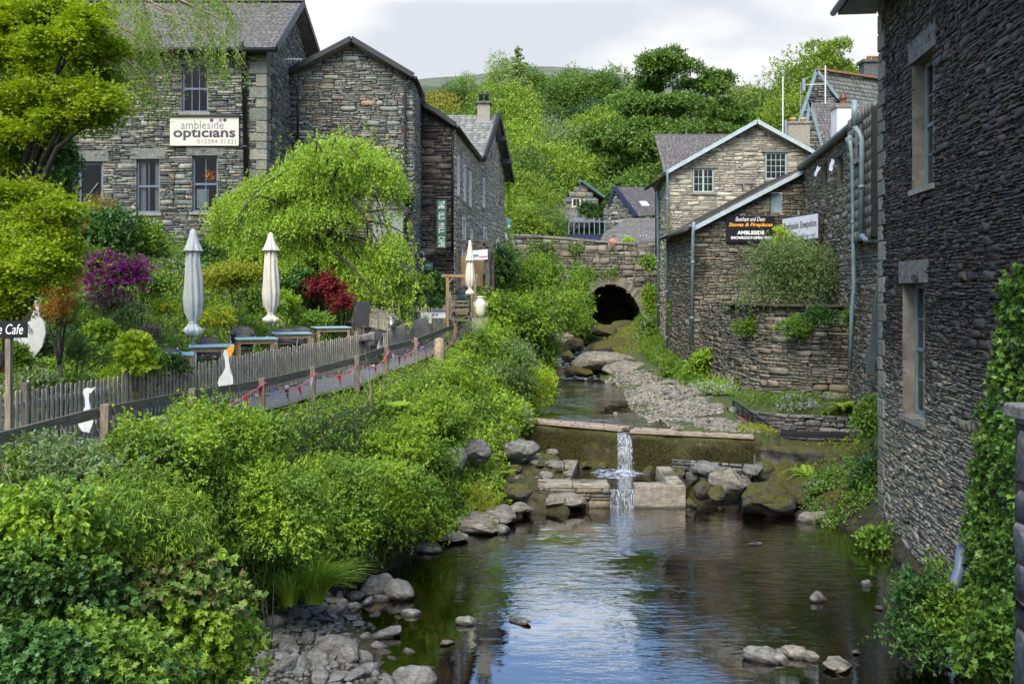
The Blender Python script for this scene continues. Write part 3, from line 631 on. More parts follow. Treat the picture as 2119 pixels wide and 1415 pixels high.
# ---------------------------------------------------------------- terrain
SECT = [  # y, (x,z): far left, garden far, garden mid, terrace inner, picket, rail, shoulder, mid bank, water edge, bed, bed, bed right, right edge, right bank, far right
 (3,   [(-45,2),(-14,.3),(-10,-1.2),(-8.4,-2),(-7.4,-2.3),(-6.1,-2.35),(-5.5,-2.5),(-4.4,-3.9),(-3.7,-5.1),(-2.6,-5.45),(1.5,-5.6),(4.6,-5.5),(5.4,-5.1),(6.2,-4.4),(9,-3)]),
 (9,   [(-45,2),(-14,.4),(-10.5,-1.0),(-8.4,-2),(-7.0,-2.25),(-5.75,-2.3),(-5.1,-2.5),(-4.2,-3.9),(-3.5,-5.0),(-1.5,-5.2),(1.5,-5.55),(4.8,-5.5),(5.9,-5.1),(6.5,-4.6),(9,-3)]),
 (12.5,[(-45,2.2),(-14,.5),(-10.5,-.8),(-8.2,-1.95),(-6.6,-2.2),(-5.15,-2.2),(-4.7,-2.4),(-4.2,-3.7),(-3.6,-4.75),(-1.3,-5.05),(1.5,-5.5),(5.2,-5.5),(6.4,-5.1),(6.9,-4.7),(9,-3)]),
 (15,  [(-45,2.2),(-14,.5),(-10.4,-.8),(-7.9,-1.95),(-6.15,-2.2),(-4.7,-2.2),(-4.2,-2.4),(-3.8,-3.7),(-3.4,-4.8),(-2.2,-5.03),(1.5,-5.5),(5.6,-5.5),(6.8,-5.1),(7.2,-4.8),(9,-3)]),
 (17,  [(-45,2.2),(-14,.6),(-10,-.6),(-7.5,-1.85),(-5.69,-2.15),(-4.27,-2.17),(-3.7,-2.4),(-3.2,-3.8),(-2.7,-5.0),(-2.0,-5.25),(1.5,-5.5),(6.2,-5.5),(7.1,-5.1),(7.5,-4.8),(10,-3)]),
 (20.5,[(-45,2.4),(-14,.8),(-9.5,-.3),(-7,-1.75),(-4.9,-2.05),(-3.3,-2.08),(-2.6,-2.3),(-1.9,-3.9),(-1.1,-5.0),(-.4,-5.25),(2.0,-5.5),(6.2,-5.45),(7.2,-5.1),(7.7,-4.5),(10,-3)]),
 (22.5,[(-45,2.5),(-14,1),(-9,.0),(-6.6,-1.65),(-4.2,-1.98),(-2.95,-2.02),(-2.3,-2.3),(-1.6,-3.8),(-.1,-4.9),(.9,-5.15),(2.2,-5.4),(5.0,-5.3),(6.0,-5.0),(7.8,-4.2),(11,-3)]),
 (24.2,[(-45,2.6),(-14,1.1),(-8.8,.2),(-6.2,-1.6),(-3.75,-1.95),(-2.7,-1.98),(-2.1,-2.2),(-1.3,-3.6),(-.2,-4.45),(1.0,-4.75),(2.2,-5.0),(4.6,-4.95),(5.8,-4.6),(7.4,-3.95),(11,-3.2)]),
 (27.5,[(-45,2.8),(-14,1.4),(-8,.6),(-5.4,-1.45),(-3.3,-1.9),(-2.2,-1.9),(-1.5,-2.0),(-.6,-3.0),(.5,-3.62),(.9,-4.0),(2.2,-4.2),(3.4,-3.8),(4.1,-3.62),(6.9,-3.3),(9,-3.1)]),
 (31,  [(-45,3),(-14,1.6),(-7.4,1.1),(-4.6,-.9),(-2.83,-1.75),(-1.78,-1.78),(-1.1,-1.9),(-.2,-2.9),(.6,-3.65),(1.0,-4.0),(2.2,-4.2),(3.3,-3.9),(3.8,-3.62),(6.3,-3.3),(9,-3.0)]),
 (36,  [(-45,3),(-14,2),(-6.4,1.3),(-3.6,-.4),(-1.85,-1.3),(-1.1,-1.35),(-.7,-1.6),(.2,-2.7),(1.4,-3.65),(1.8,-4.0),(2.8,-4.1),(3.8,-3.85),(4.2,-3.6),(6.3,-3.1),(9,-2.9)]),
 (42,  [(-45,3),(-14,2.2),(-6.4,1.5),(-3.6,.3),(-1.5,-.5),(-.9,-.8),(-.3,-1.2),(.9,-2.6),(1.9,-3.6),(2.2,-3.9),(3.0,-3.9),(3.9,-3.5),(4.4,-3.2),(6.3,-2.7),(9,-2.6)]),
 (46,  [(-45,3),(-14,2.4),(-6.4,2),(-3.6,1),(-1.2,.3),(-.7,-.2),(-.2,-.6),(1.0,-2.2),(2.0,-3.15),(2.4,-3.4),(3.0,-3.35),(4.0,-2.75),(5.0,-2.5),(6.6,-2.2),(9,-2)]),
 (52,  [(-45,3),(-14,2.6),(-6.4,2.2),(-3.6,1.6),(-1.2,1.0),(-.4,.6),(.4,0),(1.6,-1.8),(2.4,-2.75),(2.8,-2.9),(3.6,-2.8),(4.5,-2.5),(5.6,-2.2),(7.2,-1.6),(10,-1)]),
 (58,  [(-45,3),(-14,2.8),(-6.4,2.4),(-3.6,1.9),(-1.2,1.5),(-.4,1.2),(.6,.6),(1.9,-.9),(2.8,-2.4),(3.2,-2.6),(4.6,-2.6),(6.2,-2.4),(7.2,-2.0),(8.2,-1),(10,0)]),
 (66,  [(-45,3),(-14,2.8),(-6.4,2.4),(-3.6,1.9),(-1.2,1.5),(-.4,1.2),(.6,.6),(1.9,-.9),(2.8,-2.4),(3.2,-2.6),(4.6,-2.6),(6.2,-2.4),(7.2,-2.0),(8.2,-1),(10,0)])]
SX = np.array([[p[0] for p in s[1]]+[60] for s in SECT]); SZ = np.array([[p[1] for p in s[1]]+[s[1][-1][1]] for s in SECT]); SY = np.array([s[0] for s in SECT])
def weir_y(x): return np.where(x < 2.95, 27.2-.687*(x-.49), 25.45-.33*(x-3.0))
def gz(x, y, step=True):
    x = np.atleast_1d(np.asarray(x, float)); y = np.atleast_1d(np.asarray(y, float)); z = np.zeros(x.shape)
    k = np.clip(np.searchsorted(SY, y)-1, 0, len(SY)-2); t = np.clip((y-SY[k])/(SY[k+1]-SY[k]), 0, 1)
    for kk in np.unique(k):
        s = k == kk; tt = t[s][:, None]; xs = SX[kk][None]*(1-tt)+SX[kk+1][None]*tt; zs = SZ[kk][None]*(1-tt)+SZ[kk+1][None]*tt; xx = x[s]
        j = np.clip((xs < xx[:, None]).sum(1)-1, 0, xs.shape[1]-2); r = np.arange(len(xx))
        f = np.clip((xx-xs[r, j])/np.maximum(xs[r, j+1]-xs[r, j], 1e-6), 0, 1); z[s] = zs[r, j]*(1-f)+zs[r, j+1]*f
    if step:   # the bed drops over the weir, the beach behind it is level with its top
        wy = weir_y(x); inb = (x > .3) & (x < 6.6) & (y > 22.3) & (y < 27.6)
        dn = inb & (y < wy+.1); z[dn] = np.minimum(z[dn], -4.72-.1*np.clip(24-y[dn], 0, 3)); 
        dn2 = dn & (x < 1.25); z[dn2] = -4.42+.15*np.sin(x[dn2]*7+y[dn2]*5)-.25*np.clip(24-y[dn2], 0, 2)
        dn3 = dn & (x > 3.9); z[dn3] = np.where(y[dn3] < 23.9, -5.12, -4.72)
        cvy = np.interp(x, [6.25, 6.9, 7.6, 9.3], [29.0, 27.8, 27.3, 26.9]); ch = (x > 6.22+.18*(28-y)) & (y > 24.6) & (y < cvy); z[ch] = -4.15
        up = inb & (y >= wy+.1); z[up] = np.where(x[up] < 2.6, np.minimum(z[up], -3.95), np.where(x[up] < 4.1, -3.78, -3.56))
    return z
def gz1(x, y): return float(gz(x, y)[0])
def dirtmat():
    m, nt, b, o = newmat('garden_earth'); n = noise(nt, 1.3, 8, .7); n2 = noise(nt, 18, 6, .7)
    c = ramp(nt, n, [((.035,.05,.012), .3), ((.06,.085,.016), .5), ((.075,.06,.035), .7)])
    sp = nn(nt, 'ShaderNodeSeparateXYZ'); L(nt, nn(nt, 'ShaderNodeNewGeometry').outputs['Position'], sp.inputs[0])
    wet = mrange(nt, math_(nt, 'ADD', sp.outputs[2], math_(nt, 'MULTIPLY', n, .5)), -4.9, -3.1, 1, 0)
    peb = nn(nt, 'ShaderNodeTexVoronoi'); peb.inputs['Scale'].default_value = 5.5; L(nt, nn(nt, 'ShaderNodeNewGeometry').outputs['Position'], peb.inputs['Vector'])
    sepc = nn(nt, 'ShaderNodeSeparateColor'); L(nt, peb.outputs['Color'], sepc.inputs[0])
    pc = ramp(nt, sepc.outputs[0], [(.03,.023,.010), (.055,.040,.016), (.075,.058,.024), (.02,.016,.008)])
    pc = mixc(nt, 1, pc, mrange(nt, peb.outputs['Distance'], .0, .9, 1.2, .3), 'MULTIPLY')
    c = mixc(nt, wet, c, pc); c = mixc(nt, 1, c, mrange(nt, n2, .3, .7, .6, 1.4), 'MULTIPLY')
    L(nt, c, b.inputs['Base Color']); b.inputs['Roughness'].default_value = .9; bump(nt, b, math_(nt, 'ADD', n2, math_(nt, 'MULTIPLY', peb.outputs['Distance'], -1)), .8, .05); return m
M['earth'] = dirtmat()
def grid(name, xs, ys, zf, mat, smooth=True, kind='structure'):
    X, Y = np.meshgrid(xs, ys); Z = zf(X.ravel(), Y.ravel()); V = np.stack([X.ravel(), Y.ravel(), Z], 1); nx, ny = len(xs), len(ys)
    i, j = np.meshgrid(np.arange(nx-1), np.arange(ny-1)); a = (j*nx+i).ravel(); Fc = np.stack([a, a+1, a+nx+1, a+nx], 1)
    o = bulk(name, V, Fc, mat, None, smooth); o['kind'] = kind; return o
def fbm(x, y, s, seed=0, oct=4):
    z = 0; a = 1; rs = np.random.RandomState(seed)
    for i in range(oct):
        for _ in range(3):
            th = rs.rand()*6.28; z = z+a*np.sin((x*math.cos(th)+y*math.sin(th))*s*rs.uniform(.7, 1.3)+rs.rand()*6.28)/3
        s *= 2.1; a *= .5
    return z
def terr(x, y):
    z = gz(x, y); land = z > -4.4; return z+fbm(x, y, 2.2, 3)*np.where(land, .05, .035)
grid('ground', np.concatenate([np.arange(-45, -12, 1.), np.arange(-12, 10, .2), np.arange(10, 61, 2.)]), np.arange(3, 66.1, .2), terr, M['earth'])
# hillside behind the bridge, up to the skyline of the wood
def hillz(x, y):
    s = np.clip((y-66)/110, 0, 1.0); base = 1.4+34*s**1.15; base = base*(1-.35*np.clip((x-15)/60, 0, 1)) + fbm(x, y, .05, 8)*1.5*np.clip((y-80)/30, 0, 1)
    return np.where(y < 66.3, np.where((x > -60), 1.4, 1.4), base)
M['hill_near'] = simple('woodland_floor', (.045,.07,.018), .95, .4, .2)
grid('hillside', np.arange(-160, 181, 4.), np.concatenate([np.arange(66, 90, 2.), np.arange(90, 260, 6.)]), hillz, M['hill_near'])
def felmat():
    m, nt, b, o = newmat('fell_grass'); n = noise(nt, .012, 8, .65, stretch=(1, 1, 2)); n2 = noise(nt, .05, 5)
    c = ramp(nt, n, [((.075,.095,.055), .35), ((.105,.12,.07), .5), ((.125,.12,.085), .62), ((.08,.095,.06), .75)]); L(nt, mixc(nt, 1, c, mrange(nt, n2, .3, .7, .75, 1.2), 'MULTIPLY'), b.inputs['Base Color']); b.inputs['Roughness'].default_value = 1; return m
M['fell'] = felmat()
def fellz(x, y):
    # ridge line read off the skyline: column -> height at y = 1500
    px = CX+x/y*F; ry = np.interp(px, [300, 830, 870, 990, 1090, 1160, 1215, 1290, 1420, 1500, 1560, 1640, 1900, 2300], [190, 185, 163, 155, 137, 139, 142, 156, 160, 170, 186, 215, 240, 260])
    h = (HY-ry)/F*1500; t = np.clip((y-300)/1200, 0, 1); return 25+(h-25)*t**1.3*np.where(y > 1500, 1-(y-1500)/900, 1)+fbm(x, y, .012, 5)*4*np.clip((1500-y)/300, 0, 1)
grid('fell_hill', np.arange(-1500, 1601, 20.), np.concatenate([np.arange(255, 1500, 40.), np.arange(1500, 1900, 40.)]), fellz, M['fell'])
far = MB(); far.add([(-6000,-600,-7), (6000,-600,-7), (6000,5500,-7), (-6000,5500,-7)], [(0,1,2,3)]); tag(far.build('far_ground', M['hill_near']), kind='structure')
# ---------------------------------------------------------------- water
def watermat(name, scale, amp, body, foam=0, flowv=(1, 1, 1)):
    m, nt, b, o = newmat(name); nt.nodes.remove(b)
    geo = nn(nt, 'ShaderNodeNewGeometry').outputs['Position']
    h1 = noise(nt, scale, 3, .55, stretch=flowv); h2 = noise(nt, scale*3.2, 3, .5, stretch=flowv); h3 = noise(nt, .45, 3)
    calm = mrange(nt, h3, .38, .62, .15, 1.25)
    sy_ = nn(nt, 'ShaderNodeSeparateXYZ'); L(nt, geo, sy_.inputs[0]); calm = math_(nt, 'MULTIPLY', calm, mrange(nt, sy_.outputs[1], 13, 21.5, .45, 1.9))
    h = math_(nt, 'MULTIPLY', math_(nt, 'ADD', h1, math_(nt, 'MULTIPLY', h2, .35)), calm)
    bp = nn(nt, 'ShaderNodeBump'); bp.inputs['Strength'].default_value = 1; bp.inputs['Distance'].default_value = amp; L(nt, h, bp.inputs['Height'])
    fr = nn(nt, 'ShaderNodeFresnel'); fr.inputs[0].default_value = 1.33; L(nt, bp.outputs[0], fr.inputs['Normal'])
    gl = nn(nt, 'ShaderNodeBsdfGlossy'); gl.inputs['Roughness'].default_value = .03; L(nt, bp.outputs[0], gl.inputs['Normal'])
    tr = nn(nt, 'ShaderNodeBsdfTransparent'); tr.inputs[0].default_value = (*body, 1)
    ms = nn(nt, 'ShaderNodeMixShader'); L(nt, math_(nt, 'MINIMUM', math_(nt, 'MULTIPLY', fr.outputs[0], 3.0), .85), ms.inputs[0]); L(nt, tr.outputs[0], ms.inputs[1]); L(nt, gl.outputs[0], ms.inputs[2])
    out = ms.outputs[0]
    if foam:
        df = nn(nt, 'ShaderNodeBsdfDiffuse'); df.inputs[0].default_value = (.62,.67,.74,1)
        fn = noise(nt, scale*1.2, 6, .7, stretch=flowv); m2 = nn(nt, 'ShaderNodeMixShader'); L(nt, mrange(nt, fn, .58-foam*.14, .82-foam*.14, 0, .75), m2.inputs[0]); L(nt, out, m2.inputs[1]); L(nt, df.outputs[0], m2.inputs[2]); out = m2.outputs[0]
    L(nt, out, o.inputs[0]); return m
M['water'] = watermat('pool_water', 3.6, .011, (.36,.31,.17), 0, (.6, 1.5, 1))
M['water_up'] = watermat('upper_pool_water', 3.0, .012, (.45,.42,.26), 0, (.5, 1.4, 1))
M['water_fast'] = watermat('stream_water', 3.5, .08, (.6,.6,.5), .45, (1.3, .6, 1))
M['water_fall'] = watermat('falling_water', 6.5, .03, (.8,.85,.9), 1.0, (4, 4, .35))
M['water_foam'] = watermat('foaming_water', 4.5, .08, (.7,.7,.65), 1.0, (1, 1, 1))
def sheet(name, pts, mat, kind='structure'):
    b = MB(); b.add(pts, [tuple(range(len(pts)))]); return tag(b.build(name, M[mat]), kind=kind)
sheet('pool_water', [(-6, 3, -5), (8.6, 3, -5), (8.6, 23.2, -5), (-6, 23.2, -5)], 'water')
sheet('mill_channel_water', [(1.0, 23.0, -4.6), (4.0, 23.0, -4.6), (5.0, 25.6, -4.62), (1.0, 27.0, -4.62)], 'water')
sheet('upper_pool_water', [(-.8, 27.4+.9, -3.66), (.49, 27.35, -3.66), (2.82, 25.75, -3.66), (3.05, 25.4, -3.66), (5.5, 24.75, -3.66), (7, 41.5, -3.66), (-.8, 41.5, -3.66)], 'water_up')
def stream(xy):
    xs, ys = xy
rsW = np.random.RandomState(2)
cx_ = lambda y: np.interp(y, [41, 46, 52, 58, 66], [2.9, 2.9, 3.4, 4.6, 4.6])
hz_ = lambda y: np.interp(y, [40.5, 41.8, 43, 44.5, 46, 48, 50, 53, 57, 66], [-3.68, -3.60, -3.42, -3.3, -3.08, -2.98, -2.85, -2.62, -2.45, -2.4])
ys = np.arange(40.5, 66, .25); us = np.linspace(-1.6, 1.6, 12); X, Y = np.meshgrid(us, ys)
V = np.stack([(X+cx_(Y)).ravel(), Y.ravel(), (hz_(Y)+fbm(X, Y, 3.5, 4)*.04).ravel()], 1); i, j = np.meshgrid(np.arange(11), np.arange(len(ys)-1)); a = (j*12+i).ravel()
tag(bulk('stream_water', V, np.stack([a, a+1, a+13, a+12], 1), M['water_fast'], None, True), kind='structure')
# falls
def fall(name, x0, x1, y, zt, zb, out, seed):
    rs = np.random.RandomState(seed); us = np.linspace(0, 1, 14); ts = np.linspace(0, 1, 14); U, T = np.meshgrid(us, ts)
    yy = y-out*np.sqrt(T)+.02*np.sin(U*23+T*3)*T; zz = zt+(zb-zt)*T**1.6; xx = x0+(x1-x0)*U+(U-.5)*T*.10
    V = np.stack([xx.ravel(), (yy-.025*np.sin(U*40)*T).ravel(), zz.ravel()], 1); i, j = np.meshgrid(np.arange(13), np.arange(13)); a = (j*14+i).ravel()
    return tag(bulk(name, V, np.stack([a, a+1, a+15, a+14], 1), M['water_fall'], None, True), kind='structure')
fall('upper_waterfall', 2.72, 3.06, 25.75, -3.66, -4.62, .45, 1)
fall('lower_waterfall', 2.27, 2.80, 23.02, -4.6, -5.0, .12, 2)
A_, R_ = np.meshgrid(np.linspace(0, 2*np.pi, 49), np.linspace(0, 1, 16)); rag = 1+.22*np.sin(3*A_+1)+.12*np.sin(7*A_)+.08*np.sin(13*A_+2)
X = 2.72+.62*R_*rag*np.cos(A_)-.12*R_; Y = 25.12+.62*R_*rag*np.sin(A_)-.1*R_; Z = -4.60+.075*(1-R_)**1.5+.028*np.abs(fbm(X, Y, 11, 4))*(1-R_*.8)-.02*R_**3
i, j = np.meshgrid(np.arange(48), np.arange(15)); a = (j*49+i).ravel(); tag(bulk('waterfall_foam', np.stack([X.ravel(), Y.ravel(), Z.ravel()], 1), np.stack([a, a+1, a+50, a+49], 1), M['water_foam'], None, True), kind='structure')
# path between the two fences, paved in tarmac, and the terrace for the tables
M['tarmac'] = simple('grey_tarmac', (.15,.145,.135), .9, .2, 30, bmp=.4); M['gravelm'] = stone('gravel', [(.30,.30,.29), (.22,.22,.22), (.36,.35,.33), (.17,.17,.17)], fine=10)
PICK = [(2.5,-7.5,-2.3), (9,-7.0,-2.25), (12.5,-6.6,-2.2), (13.5,-6.42,-2.2), (15,-6.15,-2.2), (17,-5.62,-2.15), (18.3,-5.24,-2.12), (20.5,-4.72,-2.06), (21.7,-4.40,-2.03), (24,-3.72,-1.96), (27.5,-3.22,-1.88), (31,-2.83,-1.75), (35.5,-2.0,-1.32)]
RAIL = [(2.5,-6.1,-2.35), (9,-5.75,-2.28), (10.5,-5.45,-2.22), (12.5,-5.12,-2.17), (14.8,-4.75,-2.2), (17,-4.27,-2.24), (19,-3.80,-2.2), (20.5,-3.21,-2.09), (23,-2.9,-2.01), (25.5,-2.46,-1.96), (31,-1.78,-1.78), (34,-1.47,-1.6), (36.5,-1.2,-1.3)]
def along(T, y): a = np.array(T); return float(np.interp(y, a[:, 0], a[:, 1])), float(np.interp(y, a[:, 0], a[:, 2]))
pb = MB(); ys = np.arange(4, 37, .5); vs = []; fs = []
for i, y in enumerate(ys):
    xa, za = along(PICK, y); xb, zb = along(RAIL, y); xa += .12; xb -= .02; zz = max(za, zb)+.06
    for k in range(5):
        x = xa+(xb-xa)*k/4; vs.append((x, y, zz))
n = len(ys); fs = [(i*5+k, i*5+k+1, i*5+k+6, i*5+k+5) for i in range(n-1) for k in range(4)]
pb.add(vs, fs); tag(pb.build('path', M['tarmac']), kind='structure')
# ================================================================ buildings, left bank
Z3 = Vector((0,0,1))
def bargeboard(parent, pts, a=.06, b=.22, mat='gutter', name='bargeboard'):
    m = MB()
    for p, q in zip(pts[:-1], pts[1:]): m.beam(p, q, a, b)
    return m.build(name, M[mat], parent)
# ---- optician's house
oh = empty('stone_house', (-12, 33, 1), 'grey slate stone house with an opticians sign board between its blue sash windows', 'house')
D0 = 31.0; f0 = frame2((-20, D0), (-7.67, D0)); X0 = 20
def uz(px, py, d=D0): x, z = XZ(px, py, d); return x+X0, z
def hole(px0, py0, px1, py1, d=D0):
    a, b = uz(px0, py1, d); c, e = uz(px1, py0, d); return (a, c, b, e)
H0 = {'up': hole(376,134,430,232), 'g1': hole(282,330,330,440), 'g2': hole(398,323,450,438), 'door': hole(160,335,213,448), 'up2': hole(120,134,172,232)}
stone_wall('wall', oh, f0, [(0,-1.5), (12.33,-1.5), (12.33,7.5), (0,7.5)], list(H0.values()), .27, .064, 'wall_grey', 11, .045, big=.14)
window(oh, f0, *H0['up'], cols=3, rows=2, lintel=.32)
window(oh, f0, *H0['up2'], cols=3, rows=2, lintel=.32)
w1 = window(oh, f0, *H0['g1'], cols=2, rows=2, lintel=.34, blind=True)
w2 = window(oh, f0, *H0['g2'], cols=2, rows=2, lintel=.26, lmat='rock')
# paper notice and orange flowers behind the right hand window
O, U, V, N = f0; a, c = H0['g2'][:2]; b = MB(); b.fbox(O,U,V,N, a+.08, a+.45, H0['g2'][2]+.12, H0['g2'][2]+.72, -.2, -.19); b.build('paper_notice', M['white'], w2)
rs = np.random.RandomState(4); (fv, ff) = leaves(np.array((O+U*(a+.5)+V*(H0['g2'][3]-.62)+N*-.25))+rdir(rs, 260)*.24*rs.uniform(.5,1,(260,1)), rdir(rs, 260), rdir(rs, 260), .07, 'oval'); bulk('flower_display', fv, ff, M['orange'], w2)
dr = window(oh, f0, *H0['door'], cols=1, rows=1, mid=False, fw=.09, lintel=.34, name='glazed_door', sill=False)
b = MB(); g = lambda u, v, w_: O+U*u+V*v+N*w_; b.tube([g(*uz(172,415), -.08), g(*uz(202,378), -.08)], .025, 8); b.build('handle', M['metal'], dr)
# right-hand gable wall, running back at x = -7.67
f0g = frame2((-7.67, 31.0), (-7.67, 37.2)); stone_wall('gable_wall', oh, f0g, [(0,-1), (6.2,-1), (6.2,8.4), (3.6,10.0), (0,7.5)], [], .25, .062, 'wall_grey', 12, .045, big=.14)
q = MB(); rs = np.random.RandomState(1); z = -1.
i = 0
while z < 7.4:      # corner stones
    h = rs.uniform(.22, .42); a = .55 if i % 2 else .34; e = .34 if i % 2 else .55
    q.box((-7.67-a/2+.05, 31.0+e/2-.055, z+h/2), (a, e, h-.02)); z += h; i += 1
q.build('quoin', M['quoin'], oh, bevel=.02)
roof('roof', oh, (-20, 30.6, 7.45), (1,0,0), Vector((0, 3.9, 2.5)).normalized(), 12.75, 4.72, 'slate_roof', seed=21)
roof('rear_roof', oh, (-7.25, 38.2, 8.55), (-1,0,0), Vector((0, -3.7, 1.35)).normalized(), 12.75, 3.98, 'slate_roof', seed=22)
bargeboard(oh, [(-7.22,30.55,7.40), (-7.22,34.52,9.92), (-7.22,38.25,8.55)], .05, .22, 'black')
b = MB(); b.beam((-20,34.5,10.02), (-7.2,34.5,10.02), .3, .1); b.build('ridge', M['slate_roof'], oh)
g_ = MB(); g_.tube([(-20,30.52,7.36), (-7.25,30.52,7.36)], .075, 8); g_.build('gutter', M['black'], oh, smooth=True)
p = lambda px, py, d=30.85: P(px, py, d)
downpipe(oh, [p(499,88,30.5), p(500,112,30.7), p(504,120), p(509,366)], .075, 'black')
downpipe(oh, [P(548,105,30.9), P(556,150,31.5), P(561,160,31.7), P(561,318,31.7)], .04, 'black')
a_ = MB(); q0 = P(563,123,31.4); a_.tube([q0, q0+Vector((.95,.1,.02))], .012, 6)
for k in range(9): a_.tube([q0+Vector((.12+.095*k, .01*k, -.16+.012*k)), q0+Vector((.12+.095*k, .01*k, .16-.012*k))], .007, 5)
a_.tube([q0, q0+Vector((-.1,.3,0))], .015, 6); a_.build('aerial', M['metal'], oh)
# opticians board
sg = empty('shop_sign', P(425,272,30.9), 'cream opticians board with dark lettering and a phone number on the stone house', 'sign')
O, U, V, N = f0; u0, v0 = uz(354,303); u1, v1 = uz(496,243); b = MB(); b.fbox(O,U,V,N,u0,u1,v0,v1,.05,.11); b.build('board', M['cream'], sg, bevel=.006)
b = MB(); b.fbox(O,U,V,N,u0-.05,u1+.04,v1+.003,v1+.05,.03,.17); b.build('trim', M['black'], sg)
def T0(body, px, py, wpx, hpx, mat, **k): u, v = uz(px, py); text('lettering', body, M[mat], sg, O+N*.112+U*u+V*v, U, V, N, width=wpx/F*D0, height=hpx/F*D0, **k)
T0('ambles\u0131de', 421, 260, 88, 17, 'txt_grey'); T0('opt\u0131c\u0131ans', 425, 280, 128, 24, 'txt_dark', bold=.025); T0('015394 31331', 450, 294, 80, 9, 'txt_grey')
for px, py, r, mt in ((440,250.5,4,'txt_purple'), (458.5,250.5,3.4,'txt_grey'), (467.5,250,3.6,'txt_dark')):
    u, v = uz(px, py); c = O+U*u+V*v+N*.117; rr = r/F*D0; b = MB(); ring = [c+U*rr*math.cos(t)+V*rr*math.sin(t) for t in np.linspace(0, 2*math.pi, 17)[:-1]]; b.prism(ring, N*-.006); b.build('dot', M[mt], sg)
# ---- gabled house behind the weeping tree
gh = empty('gabled_house', (-5.5, 36, 0), 'tall stone house whose brown rubble gable rises behind the weeping tree', 'house')
D1 = 34.4; f1 = frame2((-8.2, D1), (-3.42, D1)); xx = lambda px: (px-CX)/F*D1+8.2; zz = lambda py: (HY-py)/F*D1
stone_wall('wall', gh, f1, [(0,-1.5), (4.78,-1.5), (4.78,zz(160)), (xx(730),zz(92)), (xx(598),zz(158)), (0,zz(158))], [], .27, .062, 'wall_brown', 13, .045, big=.14)
f1s = frame2((-3.42, D1), (-3.40, 40)); stone_wall('side_wall', gh, f1s, [(0,-1.5), (2.9,-1.5), (2.9,7.0), (0,zz(160))], [(1.1,1.5,3.2,4.1), (1.6,2.1,1.0,1.7)], .25, .062, 'wall_brown', 14, .04)
apex = Vector(((730-CX)/F*D1, D1-.35, zz(87))); le = Vector(((594-CX)/F*D1, D1-.35, zz(158))); re = Vector(((852-CX)/F*D1, D1-.35, zz(160)))
sl = (apex-re); roof('roof', gh, tuple(re+Vector((.1,0,-.05))), (0,1,0), sl.normalized(), 6.5, sl.length+.1, 'slate_roof', seed=23)
sl = (apex-le); roof('left_roof', gh, tuple(le+Vector((-.1,0,-.05))), (0,1,0), sl.normalized(), 6.5, sl.length+.1, 'slate_roof', seed=24)
bargeboard(gh, [re+Vector((.1,-.03,-.02)), apex+Vector((0,-.03,.03)), le+Vector((-.1,-.03,-.02))], .05, .17, 'black')
b = MB(); b.tube([re+Vector((.16,0,-.1)), re+Vector((.16,3.2,-.1))], .07, 8); b.build('gutter', M['black'], gh, smooth=True)
q = lambda px, py, d=34.2: P(px, py, d)
downpipe(gh, [q(855,164), q(843,172), q(838,180), q(838,470), q(838,640)], .05, 'black')
downpipe(gh, [q(600,160,34.1), q(602,172), q(616,180), q(616,300)], .04, 'black')
rl = roof('link_roof', gh, tuple(P(596,160,34.6)), (1,0,0), Vector((0,3,2.0)).normalized(), .9, 2.2, 'slate_roof', seed=25, skew=.5)
lean = MB(); lean.fbox(*f1, 3.5, 4.5, -1.4, 3.0, 0, .7); lean.build('porch_wall', M['wall_brown'], gh)
roof('porch_roof', gh, tuple(P(785,372,34.2)+Vector((0,-.7,.0))), Vector((1,0,-.5)).normalized(), (0,1,0), 1.35, .9, 'slate_roof', seed=26)
bargeboard(gh, [P(785,400,33.5), P(848,438,33.5)], .05, .15, 'black')
# ---- cafe mill
ml = empty('mill_building', (-2.5, 40, 0), 'blackened stone mill with a vertical cafe sign beside the gabled house', 'mill')
D2 = 37.1; f2 = frame2((-3.9, D2), (-2.16, D2)); z2 = lambda py: (HY-py)/F*D2; x2 = lambda px: (px-CX)/F*D2+3.9
stone_wall('wall', ml, f2, [(0,-1.5), (1.74,-1.5), (1.74,z2(258)), (x2(868),z2(214)), (0,z2(205))], [(x2(858),x2(893),-1.3,z2(560))], .36, .10, 'wall_black', 15, .05)
f2s = frame2((-2.16, D2), (-1.52, 46)); Ls = math.hypot(.64, 8.9)
def dsp(px, line):   # depth where an image column crosses a plan line
    (x0, y0), (x1, y1) = line; t = (px-CX)/F; s = (x1-x0)/(y1-y0); return (x0-s*y0)/(t-s)
l2 = ((-2.16, D2), (-1.52, 46))
def hs(px0, px1, py0, py1, line, dd=None):
    d0, d1 = dsp(px0, line), dsp(px1, line); dm = (d0+d1)/2; k = math.hypot(line[1][0]-line[0][0], line[1][1]-line[0][1])/(line[1][1]-line[0][1])
    return ((d0-line[0][1])*k, (d1-line[0][1])*k, (HY-py1)/F*dm, (HY-py0)/F*dm)
hl = [(.7,1.35,3.6,5.1), (2.7,3.4,3.55,5.05), (4.7,5.4,3.5,5.0), (2.3,3.4,.9,2.9), (5.2,5.9,1.2,2.6)]
stone_wall('side_wall', ml, f2s, [(0,-1.5), (Ls,-1.5), (Ls,6.0), (0,6.05)], hl, .3, .085, 'wall_pale', 16, .045)
for h in hl: window(ml, f2s, *h, cols=2, rows=2, mat='white', rec=.0, fw=.09)
roof('roof', ml, (-2.0,36.8,6.05), Vector((.64,8.9,0)).normalized(), Vector((-1,0,.62)).normalized(), 9.3, 3.0, 'slate_roof', seed=27)
bargeboard(ml, [P(868,212,36.75), P(900,228,36.75), P(943,258,36.75)], .05, .16, 'black')
